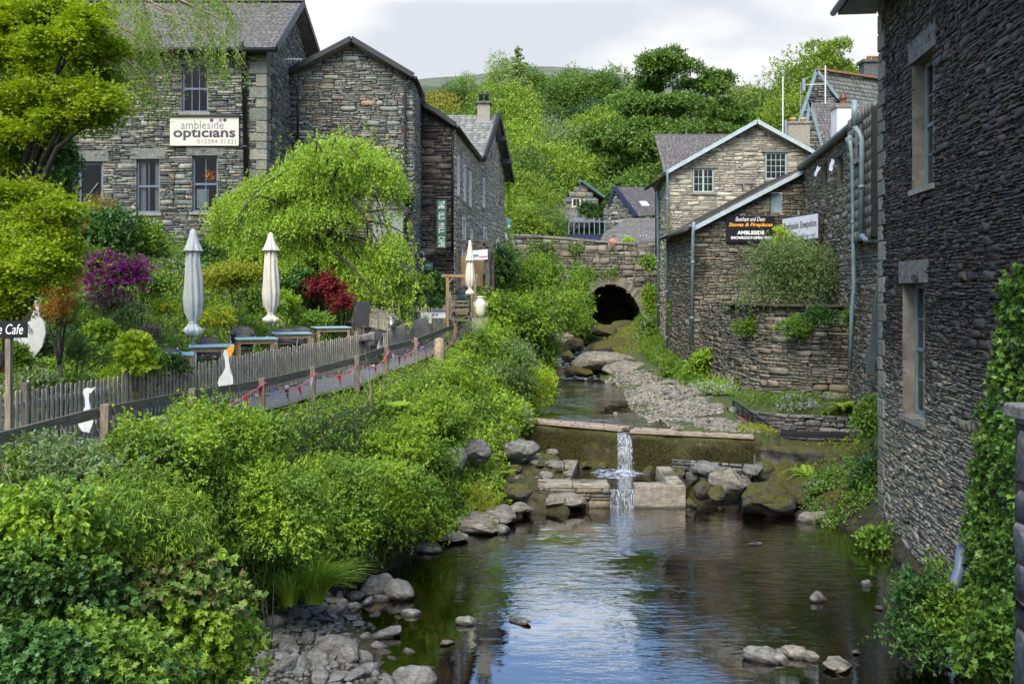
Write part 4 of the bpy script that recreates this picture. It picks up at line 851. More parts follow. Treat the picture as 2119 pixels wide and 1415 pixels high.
b = MB(); b.tube([(-2.0,36.7,6.0), (-1.35,46.2,5.96)], .075, 8); b.build('gutter', M['black'], ml, smooth=True)
downpipe(ml, [P(945,266,36.9), P(938,278,36.95), P(936,300,36.95), P(936,520,36.95)], .045, 'black')
downpipe(ml, [P(985,325,45.4), P(985,545,45.4)], .055, 'black')
b = MB(); b.fbox(*f2, x2(860), x2(892), -1.3, z2(563), -.2, -.15); dd = b.build('door', M['gutter'], ml)
b = MB(); b.fbox(*f2, x2(868), x2(884), z2(625), z2(575), -.149, -.13); b.build('pane', M['glass'], dd)
vs_ = empty('cafe_sign', P(914,465,37), 'tall narrow green sign with white capitals reading down the blackened mill wall', 'sign')
b = MB(); b.fbox(*f2, x2(904), x2(924), z2(514), z2(414), .06, .10); b.build('board', M['green_sign'], vs_)
O, U, V, N = f2
n_ = len('THE OLD MILL CAFE'); 
for i, ch in enumerate('THE OLD MILL CAFE'):
    if ch == ' ': continue
    zc = z2(419+i*(509-419)/(n_-1)); text('letter', ch, M['txt_white'], vs_, O+U*x2(914)+V*zc+N*.101, V*-1, U, N, width=.085 if ch != 'I' else .03, height=.22, bold=.02)
ps = empty('door_sign', P(877,550,37), 'dark green sign with a white goose above the cafe door', 'sign')
b = MB(); b.fbox(*f2, x2(857), x2(896.5), z2(559), z2(544), .06, .30); b.build('board', M['green_sign'], ps)
def goose2d(sc_, ox, oz): return [(ox+a*sc_, oz+b_*sc_) for a, b_ in ((-.5,.0),(-.25,.35),(.1,.42),(.22,.7),(.2,.92),(.28,1.02),(.38,.99),(.52,.92),(.37,.90),(.36,.7),(.36,.35),(.28,.12),(.1,-.02),(.12,-.15),(-.02,-.15),(-.04,-.02),(-.3,-.02))]
b = MB(); b.prism([O+U*a+V*c+N*.303 for a, c in goose2d(.16, x2(863), z2(554))], N*.006); b.build('goose_emblem', M['txt_white'], ps)
for i in range(3): 
    b = MB(); uu = x2(876+i*6); b.tube([O+U*(uu+k*.02)+V*(z2(550)+.02*math.sin(k*2.1+i))+N*.305 for k in range(6)], .008, 5); b.build('flourish', M['txt_white'], ps)
lp = empty('wall_lamp', P(862,535,37), 'swan neck lamp over the green cafe door sign', 'lamp')
b = MB(); b.tube([P(853,531,37), P(862,531,36.8), P(866,524,36.7), P(872,521,36.6), P(877,524,36.6), P(877,532,36.6)], .018, 8); b.build('arm', M['white'], lp, smooth=True)
b = MB(); b.lathe(P(877,538,36.6), [(.02,.10), (.05,.08), (.09,0), (.085,-.05), (.03,-.09)], 16); b.build('shade', M['metal'], lp, smooth=True)
# old loading door and timber shed in front of the mill corner
sh = empty('timber_porch', P(985,580,37.5), 'old timber porch with a planked door beside the mill', 'porch')
b = MB(); b.prism([P(a, c, 37.6) for a, c in ((954,531),(1000,531),(999,592),(952,592))], Vector((0,.08,0))); b.build('door', M['wood_warm'], sh)
for (qx, q0_, q1_, qd, qw) in ((1009,520,605,36.6,.16), (1019,518,600,36.9,.14), (946,516,600,37.2,.12)): b = MB(); b.beam(P(qx,q0_,qd), P(qx,q1_,qd), qw, qw, Vector((0,1,0))); b.build('post', M['wood_old'], sh)
b = MB(); b.beam(P(955,512,36.8), P(1020,506,36.8), .12, .14).beam(P(958,519,36.6), P(1024,517,36.6), .1, .12).beam(P(955,500,37.6), P(1015,498,37.6), .5, .08).beam(P(965,502,36.6), P(985,520,37.4), .08, .08).beam(P(1000,500,36.6), P(1012,520,37.4), .08, .08); b.build('roof_timber', M['wood_old'], sh)
b = MB(); b.beam(P(946,592,36.6), P(985,592,36.6), .3, .1); b.build('threshold', M['rock_moss'], sh)
ws = empty('notice_board', P(994,528,36.4), 'white notice board hanging from the timber porch', 'sign')
b = MB(); b.prism([P(a, c, 36.45) for a, c in ((978,519),(1009,516),(1009,537),(979,538))], Vector((0,.04,0))); b.build('board', M['whitesign'], ws)
b = MB(); b.prism([P(a, c, 36.44) for a, c in ((991,530),(1008,529),(1008,532),(991,533))], Vector((0,.008,0))); b.build('line_of_print', M['pink'], ws)
b = MB(); b.prism([P(a, c, 36.44) for a, c in ((980,527),(990,526.5),(990,531),(980,531.5))], Vector((0,.008,0))); b.build('picture', M['txt_blue'], ws)
# ---- gabled end building upstream
eb = empty('end_building', (-3, 50, 1), 'pale rendered building with a chimney at the upstream end of the row', 'house')
l3 = ((-1.52, 46.0), (-.40, 54.6)); f3 = frame2(*l3); L3 = math.hypot(1.12, 8.6)
h3 = [(1.0,1.5,3.9,5.3), (1.2,2.0,.8,3.0), (5.3,6.2,1.0,2.6)]
stone_wall('wall', eb, f3, [(0,-1), (L3,-1), (L3,6.1), (L3*.5,8.8), (0,6.1)], h3, .35, .12, 'wall_pale', 17, .012, 1.2, gap=.014, joint='wall_render')
for h in h3: window(eb, f3, *h, cols=1, rows=2, mat='white', rec=.0, fw=.1)
f3f = frame2((-6, 46), (-1.52, 46)); stone_wall('front_wall', eb, f3f, [(0,0), (4.48,0), (4.48,6.1), (0,6.1)], [], .35, .12, 'wall_grey', 18, .03)
Uq = Vector((1,0,.0)); roof('roof', eb, (-7, 45.7, 6.05), (1,0,0), Vector((.55,4.3,2.72)).normalized(), 5.7, 5.1, 'slate_green', seed=28, ex=.3, sw=.4)
bargeboard(eb, [(-1.25,45.6,6.0), (-.62,50.2,8.85), (.1,55.0,6.0)], .1, .3, 'black')
vq_ = Vector((-.72,-4.85,2.80)); roof('rear_roof', eb, (.12,55.08,6.0), (-1,0,0), vq_.normalized(), 5.2, vq_.length, 'slate_green', seed=29, ex=.3, sw=.4)
for t in (.25, .6): 
    b = MB(); q = Vector((-.62,50.2,8.75)).lerp(Vector((.1,55.0,6.0)), t); b.box(q+Vector((-.1,0,-.25)), (.5,.25,.25)); b.build('roof_bracket', M['black'], eb)
ch = MB(); c0 = P(1001,240,49.6); ch.box(c0+Vector((0,0,.05)), (.62,.62,1.0)); chm = ch.build('chimney', M['wall_pale'], eb)
b = MB(); b.box(c0+Vector((0,0,.62)), (.8,.8,.12)); b.build('chimney_cap', M['rock'], chm)
for dx in (-.14, .14): b = MB(); b.lathe(c0+Vector((dx,0,.68)), [(.12,0),(.10,.3),(.13,.34),(.13,.4),(.1,.42),(.1,.5)], 12); b.build('chimney_pot', M['black'], chm, smooth=True)
b = MB(); b.box(c0+Vector((0,-.05,-.42)), (.85,.85,.14)); b.build('lead_flashing', M['lead'], chm)
# ================================================================ bridge
br = empty('stone_bridge', (4, 59, 0), 'old stone arch bridge hung with ivy over the stream', 'bridge')
DB = 58.0; fb = frame2((-6, DB), (16, DB)); zb = lambda py: (HY-py)/F*DB; xb = lambda px: (px-CX)/F*DB+6
ac = (xb(1263), zb(690)); ar, arz = 1.95, zb(588)-zb(690)
arch = [(ac[0]+ar*math.cos(t), ac[1]+arz*math.sin(t)) for t in np.linspace(math.pi, 0, 25)]
top = [(xb(p_), zb(q_)) for p_, q_ in ((1400,507), (1340,507), (1290,505), (1230,501), (1170,495), (1100,490), (1050,488), (900,488))]
poly = [(0.5,-3.5)]+[(arch[0][0],-3.5)]+arch+[(arch[-1][0],-3.5)]+[(21,-3.5),(21,zb(507))]+top+[(.5,zb(488))]
stone_wall('spandrel_wall', br, fb, poly, [], .4, .13, 'wall_mossy', 19, .05)
vs_m = MB(); O, U, V, N = fb
for i in range(44):      # voussoirs
    t0, t1 = math.pi*i/44, math.pi*(i+.93)/44
    e = lambda t, k, w_: O+U*(ac[0]+(ar+k)*math.cos(t))+V*(ac[1]+(arz+k)*math.sin(t))+N*w_
    k1 = .48+.06*math.sin(i*3.7); vs_m.hexa([e(t1,0,.07),e(t0,0,.07),e(t0,0,-.3),e(t1,0,-.3),e(t1,k1,.07),e(t0,k1,.07),e(t0,k1,-.3),e(t1,k1,-.3)])
vs_m.build('arch_ring', M['wall_mossy'], br)
b = MB(); ring = [(ac[0]+(ar-.0)*math.cos(t), ac[1]+arz*math.sin(t)) for t in np.linspace(0, math.pi, 21)]
pts = [(O+U*a+V*c+N*w_) for w_ in (-.01, -7) for a, c in [(ring[0][0],-3.5)]+ring+[(ring[-1][0],-3.5)]]; k = 23
b.add(pts, [(i, i+1, k+i+1, k+i) for i in range(k-1)]+[tuple(range(k, 2*k))]); b.build('tunnel_vault', M['wall_black'], br)
cp = MB()
for (a, c), (a2, c2) in zip(top[:-1], top[1:]): 
    nseg = max(1, int(abs(a-a2)/.6))
    for i in range(nseg):
        s0, s1 = i/nseg, (i+.97)/nseg; p0 = O+U*(a+(a2-a)*s0)+V*(c+(c2-c)*s0+.05); p1 = O+U*(a+(a2-a)*s1)+V*(c+(c2-c)*s1+.05); cp.beam(p0+N*-.15, p1+N*-.15, .46, .13)
cp.build('coping', M['quoin'], br, bevel=.02)
b = MB(); b.add([O+U*.5+V*1.45+N*-.4, O+U*21+V*1.45+N*-.4, O+U*21+V*1.45+N*-8, O+U*.5+V*1.45+N*-8], [(0,1,2,3)]); b.build('roadway', M['tarmac'], br)
# ================================================================ right bank
# ---- pale gabled house
pg_ = empty('pale_gabled_house', (9.5, 45, 0), 'pale lime-washed stone house with two windows under its gable', 'house')
D4 = 42.0; f4 = frame2((6.64, D4), (14, D4)); x4 = lambda px: (px-CX)/F*D4-6.64; z4 = lambda py: (HY-py)/F*D4
h4 = [(x4(1434), x4(1477), z4(398), z4(349)), (x4(1584), x4(1628), z4(371), z4(316))]
stone_wall('wall', pg_, f4, [(0,-3.3), (7.2,-3.3), (7.2,z4(372)), (x4(1690),z4(322)), (x4(1563),z4(258)), (0,z4(355))], h4, .34, .10, 'wall_pale', 20, .007, 1.8, big=.25, gap=.012, joint='wall_render')
window(pg_, f4, *h4[0], cols=4, rows=3, mat='pale_frame', mid=False, casement=True, rec=.08, lintel=.1)
window(pg_, f4, *h4[1], cols=4, rows=4, mat='pale_frame', mid=False, rec=.08, lintel=.1)
f4s = frame2((7.05, 48.2), (6.64, D4)); stone_wall('side_wall', pg_, f4s, [(0,-3), (6.2,-3), (6.2,z4(355)), (0,5.3)], [], .3, .1, 'wall_pale', 21, .045)
ax = Vector(((1563-CX)/F*D4, D4-.3, z4(254))); lx = Vector(((1383-CX)/F*D4, D4-.3, z4(354))); rx = Vector(((1700-CX)/F*D4, D4-.3, z4(327)))
sl = ax-lx; roof('roof', pg_, tuple(lx+Vector((-.15,0,-.1))), (0,1,0), sl.normalized(), 7, sl.length+.15, 'slate_purple', seed=31)
sl = ax-rx; roof('right_roof', pg_, tuple(rx+Vector((.15,0,-.1))), (0,1,0), sl.normalized(), 7, sl.length+.15, 'slate_purple', seed=32)
bargeboard(pg_, [lx+Vector((-.1,-.04,-.08)), ax+Vector((0,-.04,.0)), rx+Vector((.1,-.04,-.08))], .05, .16, 'barge')
roof('cross_roof', pg_, (6.45, 42.3, 5.05), (1,0,0), Vector((.12,3.7,2.1)).normalized(), 4.2, 4.25, 'slate_purple', seed=33)
b = MB(); b.beam((6.6,46.0,7.13), (12,46.0,7.13), .25, .09); b.build('ridge', M['slate_roof'], pg_)
for px in (1388, 1421, 1458): b = MB(); c = P(px, 283, 46); b.add([c+Vector((-.13,0,0)), c+Vector((.13,0,0)), c+Vector((.13,.3,0)), c+Vector((-.13,.3,0)), c+Vector((0,.1,.28)), c+Vector((0,.2,.28))], [(0,1,4),(1,2,5,4),(2,3,5),(3,0,4,5),(3,2,1,0)]); b.build('roof_vent', M['black'], pg_)
# iron tie bar cross
b = MB(); b.beam(P(1520,378,41.9), P(1566,378,41.9), .05, .05).beam(P(1539,370,41.88), P(1539,388,41.88), .05, .05, Vector((0,1,0))); b.build('tie_bar', M['metal'], pg_)
downpipe(pg_, [P(1381,352,41.6), P(1381,365,41.7), P(1380,745,41.9)], .05)
downpipe(pg_, [P(1361,395,46.5), P(1361,405,46.5), P(1363,676,46.6)], .07)
b = MB(); b.tube([(6.45,42.0,4.98), (6.9,48.3,4.98)], .08, 8); b.build('gutter', M['gutter_dk'], pg_, smooth=True)
# ---- lean-to in front
lt = empty('lean_to_building', (9, 36, 0), 'dark slate lean-to with a sloping blue verge carrying the two trade signs', 'outbuilding')
D5 = 36.0; f5 = frame2((6.55, D5), (11.2, D5)); x5 = lambda px: (px-CX)/F*D5-6.55; z5 = lambda py: (HY-py)/F*D5
stone_wall('wall', lt, f5, [(0,-3.2), (4.6,-3.2), (4.6,z5(352)), (x5(1660),z5(353)), (x5(1434),z5(468)), (0,z5(468))], [(x5(1595),x5(1619),z5(440),z5(399))], .28, .068, 'wall_mossy', 22, .05, big=.16)
f5s = frame2((6.62, 41.9), (6.55, D5)); stone_wall('side_wall', lt, f5s, [(0,-3.2), (5.9,-3.2), (5.9,2.25), (0,2.25)], [], .3, .085, 'wall_mossy', 23, .045)
v0_, v1_ = P(1425,474,35.75), P(1662,349,35.75); sl = v1_-v0_
roof('roof', lt, tuple(v0_+Vector((-.15,0,-.03))), (0,1,0), sl.normalized(), 6.2, sl.length+.2, 'slate_purple', seed=34)
bargeboard(lt, [v0_+Vector((.15,-.04,-.0)), v1_+Vector((.05,-.04,-.08))], .05, .15, 'barge')
b = MB(); b.fbox(*f5, x5(1596), x5(1618), z5(439), z5(400), -.1, -.04); b.build('shutter', M['gutter'], lt)
b = MB(); b.fbox(*f5, x5(1570), x5(1574), z5(411), z5(398), .05, .1); b.build('bracket', M['gutter'], lt)
b = MB(); b.tube([(6.4,35.6,2.28), (6.5,41.6,2.28)], .075, 8); b.build('gutter', M['gutter_dk'], lt, smooth=True)
downpipe(lt, [P(1436,460,35.5), P(1434,485,35.7), P(1431,715,35.8)], .06)
downpipe(lt, [P(1424,500,37.9), P(1424,617,37.9)], .05)
# trade signs
s1 = empty('trade_sign', P(1551,474,35.8), 'black board with orange and white lettering on the lean-to wall', 'sign')
O, U, V, N = f5; b = MB(); b.fbox(O,U,V,N, x5(1501), x5(1602), z5(502), z5(447), .07, .12); b.build('board', M['black_sign'], s1, bevel=.005)
def T5(body, px, py, wpx, hpx, mat, **k): text('lettering', body, M[mat], s1, O+N*.122+U*x5(px)+V*z5(py), U, V, N, width=wpx/F*D5, height=hpx/F*D5, **k)
T5('Beetham and Dean', 1551, 454, 61, 9, 'txt_white', shear=.3); T5('Stoves & Fireplaces', 1552, 466.5, 91, 10, 'txt_orange', shear=.25, bold=.03)
T5('AMBLESIDE', 1552, 482, 56, 8, 'txt_white', bold=.035); T5('SHOWROOM OPEN HERE', 1553, 492.5, 84, 6, 'txt_white', bold=.035)
# ---- wing with the long gutter and slate-hung bay
wg = empty('side_wing', (10, 31, 0), 'long stone wing with a rising gutter and slate-hung bay beside the dark tower', 'building')
lw = ((10.57, 36.0), (8.92, 24.15)); fw_ = frame2(*lw); Lw = math.hypot(1.65, 11.85)
def hw(px0, px1, py0, py1):
    k = Lw/11.85; d0, d1 = dsp(px0, lw), dsp(px1, lw); dm = (d0+d1)/2; return ((36-d0)*k, (36-d1)*k, (HY-py1)/F*dm, (HY-py0)/F*dm)
hh = [hw(1703,1714,338,400), hw(1733,1747,322,385)]
stone_wall('wall', wg, fw_, [(0,-3.4), (Lw,-3.4), (Lw,4.4), (0,4.4)], hh, .24, .07, 'wall_mossy', 24, .05, big=.16)
for h in hh: window(wg, fw_, *h, cols=1, rows=1, mat='gutter_dk', mid=False, rec=.12, sill=False, name='window')
O, U, V, N = fw_
for h, dx in ((hh[0], .1), (hh[1], .1)):   # cloth stuffed in the openings
    b = MB(); rs = np.random.RandomState(int(h[0]*10)); vs = []
    for i in range(5):
        for j in range(4): vs.append(O+U*(h[0]-.05+.15*j+.05*i)+V*(h[3]+.0-.09*i-.04*j)+N*(.12+.08*rs.rand()+.03*i))
    b.add(vs, [(i*4+j, i*4+j+1, i*4+j+5, i*4+j+4) for i in range(4) for j in range(3)]); b.build('rag', M['whitesign'], wg, smooth=True)
ub0 = (36-dsp(1778, lw))*Lw/11.85; bm_ = MB(); 
# slate-hung bay
bay = MB(); bay.fbox(O,U,V,N, ub0, Lw+.4, 1.28, 4.38, 0, .28); bay.build('bay', M['mortar'], wg); M['slate_hung'] = stone('hung_slate', [(.13,.135,.11), (.155,.155,.125), (.115,.12,.10)], moss=.2, bmp=.15, tone=(.85,1.1))
rs = np.random.RandomState(4); cells = []
v = 1.26
while v < 4.35:
    u = ub0-.03
    while u < Lw+.4: q_ = rs.uniform(.28,.42); cells.append((u, min(u+q_, Lw+.42), v, v+.27)); u += q_
    v += .27
c = np.array(cells); m_ = len(c); uu = np.stack([c[:,0]+.004, c[:,1]-.004, c[:,1]-.004, c[:,0]+.004]*2, 1); vv = np.stack([c[:,2]-.03, c[:,2]-.03, c[:,3], c[:,3]]*2, 1)
ww = np.tile([.292,.292,.284,.284,.302,.302,.292,.292], (m_, 1))+rs.uniform(0,.004,(m_,1)); pts = planemap(O,U,V,N)(uu.ravel(), vv.ravel(), ww.ravel())
T_ = np.array([(4,5,6,7),(0,1,5,4),(1,2,6,5),(3,0,4,7),(2,3,7,6)]); wb_ = [hw(1797,1807,262,330)][0]
keep = ~((c[:,1] > wb_[0]) & (c[:,0] < wb_[1]) & (c[:,3] > wb_[2]) & (c[:,2] < wb_[3]))
Fc = (T_[None]+(np.arange(m_)*8)[:, None, None])[keep].reshape(-1, 4); bulk('hung_slates', pts, Fc, [M['slate_hung']], wg)
O2 = O+N*.31; window(wg, (O2,U,V,N), *wb_, cols=1, rows=2, mat='gutter', rec=.06, sill=True)
g0, g1 = O+U*-.1+V*4.42+N*.16, O+U*(Lw+.3)+V*4.42+N*.16
b = MB(); b.tube([g0, g1], .11, 10); b.build('gutter', M['gutter_dk'], wg, smooth=True)
roof('roof', wg, tuple(g0+Vector((0,0,.04))), tuple(U), (V*.5+N*-1).normalized(), Lw+.4, 1.6, 'slate_purple', seed=35)
e = P(1768,208,24.5); downpipe(wg, [e, P(1768,262,24.5)], .075, clips=False)
downpipe(wg, [P(1768,262,24.5), P(1777,274,24.4), P(1783,288,24.3), P(1783,486,24.3)], .065)
downpipe(wg, [P(1783,486,24.3), P(1790,496,24.2), P(1821,498,23.9)], .07, clips=False)
downpipe(wg, [P(1758,282,25.9), P(1760,300,25.8), P(1764,330,25.8), P(1767,590,25.8), P(1763,640,25.8), P(1759,758,25.8)], .055)
b = MB(); b.lathe(P(1759,295,25.9), [(.05,-.12),(.12,.03),(.13,.12)], 10); b.build('hopper', M['gutter'], wg)
b = MB(); b.beam(P(1825,560,23.6), P(1800,772,24.2), .16, .12, Vector((0,1,0))); b.build('prop', M['gutter_dk'], wg)
s2 = empty('sheepskin_sign', P(1660,470,34), 'white sheepskin shop board with a dark border, set at an angle above the terrace shrub', 'sign')
c00, c10, c11, c01 = P(1621,503,34.0), P(1697,493,31.4), P(1697,437,31.4), P(1621,456,34.0)
Us = (c10-c00).normalized(); Ws = (c10-c00).length; Vs = Vector((0,0,1)); Ns = Us.cross(Vs).normalized(); hgt = .80
O3 = c00+Vector((0,0,0)); b = MB()
Uh = Vector((Us.x, Us.y, 0)).normalized(); Ns = Uh.cross(Vs).normalized(); rise = Us.z/ math.hypot(Us.x, Us.y)
Wh = Ws*math.hypot(Us.x, Us.y); z0 = c00.z
b.fbox(c00, Uh, Vs, Ns, 0, Wh, 0, hgt+.05, 0, .05); b.build('board', M['txt_dark'], s2)
b = MB(); b.fbox(c00, Uh, Vs, Ns, .04, Wh-.04, .04, hgt+.01, .05, .056); b.build('panel', M['whitesign'], s2)
text('lettering', 'Ambleside Sheepskins', M['txt_dark'], s2, c00+Uh*Wh*.5+Vs*.50+Ns*.057, Uh, Vs, Ns, width=Wh*.9, height=.30, bold=.01)
text('lettering', 'www.amblesidesheepskins.co.uk', M['txt_grey'], s2, c00+Uh*Wh*.5+Vs*.16+Ns*.057, Uh, Vs, Ns, width=Wh*.85, height=.11)
b = MB(); b.tube([P(1653,436,33), P(1653,455,33)], .04, 8); b.build('post', M['gutter'], s2)
# ---- dark tower at the right
tw = empty('slate_tower', (9, 15, 0), 'tall dark slate wall with two deep sash windows rising from the pool at the right', 'building')
lt_ = ((7.68, 20.75), (5.79, 5.0)); ft = frame2(*lt_); Lt = math.hypot(1.89, 15.75)
def ht(d0, d1, za, zb_): k = Lt/15.75; return ((20.75-d0)*k, (20.75-d1)*k, za, zb_)
hT = [ht(18.35, 17.05, 1.83, 4.15), ht(19.0, 17.55, -2.35, .12)]
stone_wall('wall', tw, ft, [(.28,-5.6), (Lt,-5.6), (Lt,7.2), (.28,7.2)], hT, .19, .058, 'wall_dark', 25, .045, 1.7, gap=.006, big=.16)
for h in hT:
    O, U, V, N = ft; window(tw, ft, *h, cols=3, rows=4, mat='gutter' , rec=.26, lintel=.42, fw=.09, lmat='rock')
q = MB(); z = -5.5; i = 0; rs = np.random.RandomState(8)
while z < 7.1:
    h = rs.uniform(.2,.42); a = (.5 if i % 2 else .3)+rs.uniform(-.04,.04); O, U, V, N = ft; q.fbox(O,U,V,N, -.02, a, z, z+h-.015, -.5, .045+rs.uniform(0,.02)); z += h; i += 1
q.build('quoin', M['quoin'], tw, bevel=.025)
b = MB(); b.fbox(O,U,V,N, -.02, Lt, -5.6, 7.2, -2.6, -1.5); b.build('core_wall', M['mortar'], tw)
roof('roof', tw, tuple(O+U*-.35+V*5.98+N*.8), tuple(U), (V*.55+N*-1).normalized(), Lt, 3.5, 'slate_purple', seed=36)
b = MB(); b.fbox(O,U,V,N, -.4, Lt, 5.86, 5.95, .0, .78); b.build('soffit', M['gutter_dk'], tw)
b = MB(); b.tube([O+U*-.5+V*5.93+N*.86, O+U*Lt+V*5.93+N*.86], .07, 8); b.build('gutter', M['gutter'], tw, smooth=True)
downpipe(tw, [P(1992,1130,14.9), P(1985,1180,14.8), P(1968,1225,14.75), P(1953,1255,14.7)], .085, 'blue_frame', clips=False)
b = MB(); b.tube([P(1880,575,18.5)+Vector((.15,0,0)), P(1905,575,17.9)+Vector((-.12,0,0))], .06, 8); b.build('overflow_spout', M['black'], tw)
# ---- near parapet wall at the frame edge
nw = empty('parapet_wall', (4.4, 7.6, -2), 'near grey parapet wall with flat coping stones at the right edge', 'wall')
fn_ = frame2((4.21, 8.35), (4.0, 5.2)); stone_wall('wall', nw, fn_, [(0,-5.2), (3.1,-5.2), (3.1,-1.07), (0,-1.07)], [], 1.1, .45, 'rock', 26, .008)
fn2 = frame2((4.9, 8.35), (4.21, 8.35)); 
b = MB(); b.hexa([(4.25,5.2,-5.2),(4.25,8.3,-5.2),(5.2,8.3,-5.2),(5.2,5.2,-5.2),(4.25,5.2,-1.07),(4.25,8.3,-1.07),(5.2,8.3,-1.07),(5.2,5.2,-1.07)]); b.build('core', M['mortar'], nw)
b = MB()
for i in range(5): y = 8.45-i*.8; b.box((4.65, y-.39, -1.01), (.98,.77,.12))
b.build('coping', M['rock'], nw, bevel=.02)
# ================================================================ terrace wall beside the lean-to (curved)
rt = empty('terrace_wall', (8.5, 29.5, -3), 'curved dry stone wall holding up the shrub terrace', 'wall')
curve = [(6.75,36.2), (6.72,34), (6.85,32), (7.1,30.6), (7.6,29.4), (8.4,28.5), (9.3,27.9), (9.75,27.4)]
cc_ = np.array(curve); seg = np.sqrt((np.diff(cc_, axis=0)**2).sum(1)); S = np.concatenate([[0], np.cumsum(seg)])
def curvemap(S, cc_):
    def f(u, v, w_):
        x = np.interp(u, S, cc_[:, 0]); y = np.interp(u, S, cc_[:, 1]); e = .25
        tx = np.interp(u+e, S, cc_[:, 0])-np.interp(u-e, S, cc_[:, 0]); ty = np.interp(u+e, S, cc_[:, 1])-np.interp(u-e, S, cc_[:, 1]); l = np.hypot(tx, ty); 
        nx, ny = ty/l, -tx/l; bt = -.06*(v+3)   # slight batter
        return np.stack([x+nx*(w_+bt), y+ny*(w_+bt), v], 1)
    return f
stone_wall('wall', rt, None, [(0,-3.9), (S[-1],-3.9), (S[-1],-.47), (0,-.47)], [], .27, .08, 'wall_mossy', 27, .06, mapf=curvemap(S, cc_))
b = MB(); ring = [(x+.12, y+.05, -.5) for x, y in curve]+[(11,27.4,-.5), (11,36.2,-.5)]; b.add(ring, [tuple(range(len(ring)))]); b.build('soil', M['earth'], rt)
cpb = MB()
for (a, c), (a2, c2) in zip(curve[2:-1], curve[3:]):
    k = max(1, int(math.hypot(a2-a, c2-c)/.55))
    for i in range(k): s0, s1 = i/k, (i+.96)/k; cpb.beam((a+(a2-a)*s0+.1, c+(c2-c)*s0+.1, -.45), (a+(a2-a)*s1+.1, c+(c2-c)*s1+.1, -.45), .45, .07)
cpb.build('coping', M['rock_moss'], rt, bevel=.015)
# low dry stone wall by the sluice, and mossy bank beyond
lw2 = empty('low_drystone_wall', (8, 26.8, -3.8), 'low dry stone wall below the ferns behind the sluice', 'wall')
cv = np.array([(5.9,31.2), (6.25,29.2), (6.9,27.7), (7.6,27.1), (9.3,26.6)]); sg_ = np.sqrt((np.diff(cv, axis=0)**2).sum(1)); S2 = np.concatenate([[0], np.cumsum(sg_)])
stone_wall('wall', lw2, None, [(0,-4.3), (S2[-1],-4.3), (S2[-1],-3.42), (0,-3.38)], [], .3, .09, 'rock', 28, .06, mapf=curvemap(S2, cv))
b = MB(); ring = [(x+.05, y+.1, -3.44) for x, y in cv]+[(9.9,27.2,-3.3), (9.6,30,-3.1), (7.5,33,-3.0), (6.6,33,-3.1)]; b.add(ring, [tuple(range(len(ring)))]); b.build('soil', M['earth'], lw2)
# ================================================================ weir and mill channel walls
wr = empty('weir', (3, 26, -4), 'mossy stone weir with plank tops and a gap in its middle', 'weir')
def quadbox(mb, p0, p1, th, z0, z1, m=0, back=1):
    p0 = Vector((p0[0], p0[1], 0)); p1 = Vector((p1[0], p1[1], 0)); n = (p1-p0).normalized().cross(Z3)*-1*back  # towards upstream
    a = [p0, p1, p1+n*th, p0+n*th]; mb.hexa([q+Z3*z0 for q in a]+[q+Z3*z1 for q in a], m)
def lumpy(name, parent, p0, p1, th, z0, z1, mat, seed, nx=40, nz=10, amp=.05, flare=.12):
    """a rough mossy face: a subdivided slab front displaced by noise"""
    rs = np.random.RandomState(seed); p0 = np.array(p0); p1 = np.array(p1); d = (p1-p0)/np.linalg.norm(p1-p0); n = np.array([d[1], -d[0]])
    prof = [(th, z1), (th*.5, z1+.01), (.0, z1)]+[(-(flare*(1-k)), z0+(z1-z0)*k) for k in np.linspace(1, 0, nz)[1:]]
    U = np.linspace(0, 1, nx); V = []
    for (w_, z) in prof:
        x = p0[0]+(p1[0]-p0[0])*U; y = p0[1]+(p1[1]-p0[1])*U; f = 0 if w_ > 0 else 1
        o = -w_+f*(fbm(U*np.linalg.norm(p1-p0)+seed, np.full(nx, z*2.), 3.4, seed, 5)*amp+rs.normal(size=nx)*amp*.12)
        V.append(np.stack([x+n[0]*o, y+n[1]*o, np.full(nx, z)+fbm(U*7, U*0+z, 2, seed)*.012], 1))
    V = np.concatenate(V); m = len(prof); i, j = np.meshgrid(np.arange(nx-1), np.arange(m-1)); a = (j*nx+i).ravel(); Fq = np.stack([a, a+1, a+nx+1, a+nx], 1)
    n0 = len(V); bk = np.array([[p0[0]-n[0]*th, p0[1]-n[1]*th, z0], [p1[0]-n[0]*th, p1[1]-n[1]*th, z0]]); V = np.concatenate([V, bk])
    T_ = [(0, n0, n0+1, nx-1)]; Fq = np.concatenate([Fq, T_])
    # end caps
    me = bpy.data.meshes.new(name); L0 = [j*nx for j in range(m)]+[n0]; L1 = [j*nx+nx-1 for j in range(m)]+[n0+1]
    me.from_pydata(V.tolist(), [], [tuple(f) for f in Fq.tolist()]+[tuple(L0), tuple(L1[::-1])]); me.update(); o = link(name, me, M[mat], parent, True)
    return o
lumpy('left_wall', wr, (.35,27.3), (2.75,25.65), .6, -4.9, -3.68, 'concrete_moss', 31, 60, 14, .07)
lumpy('right_wall', wr, (3.06,25.45), (6.1,24.4), .6, -4.9, -3.70, 'concrete_moss', 32, 70, 14, .07)
rs = np.random.RandomState(3)
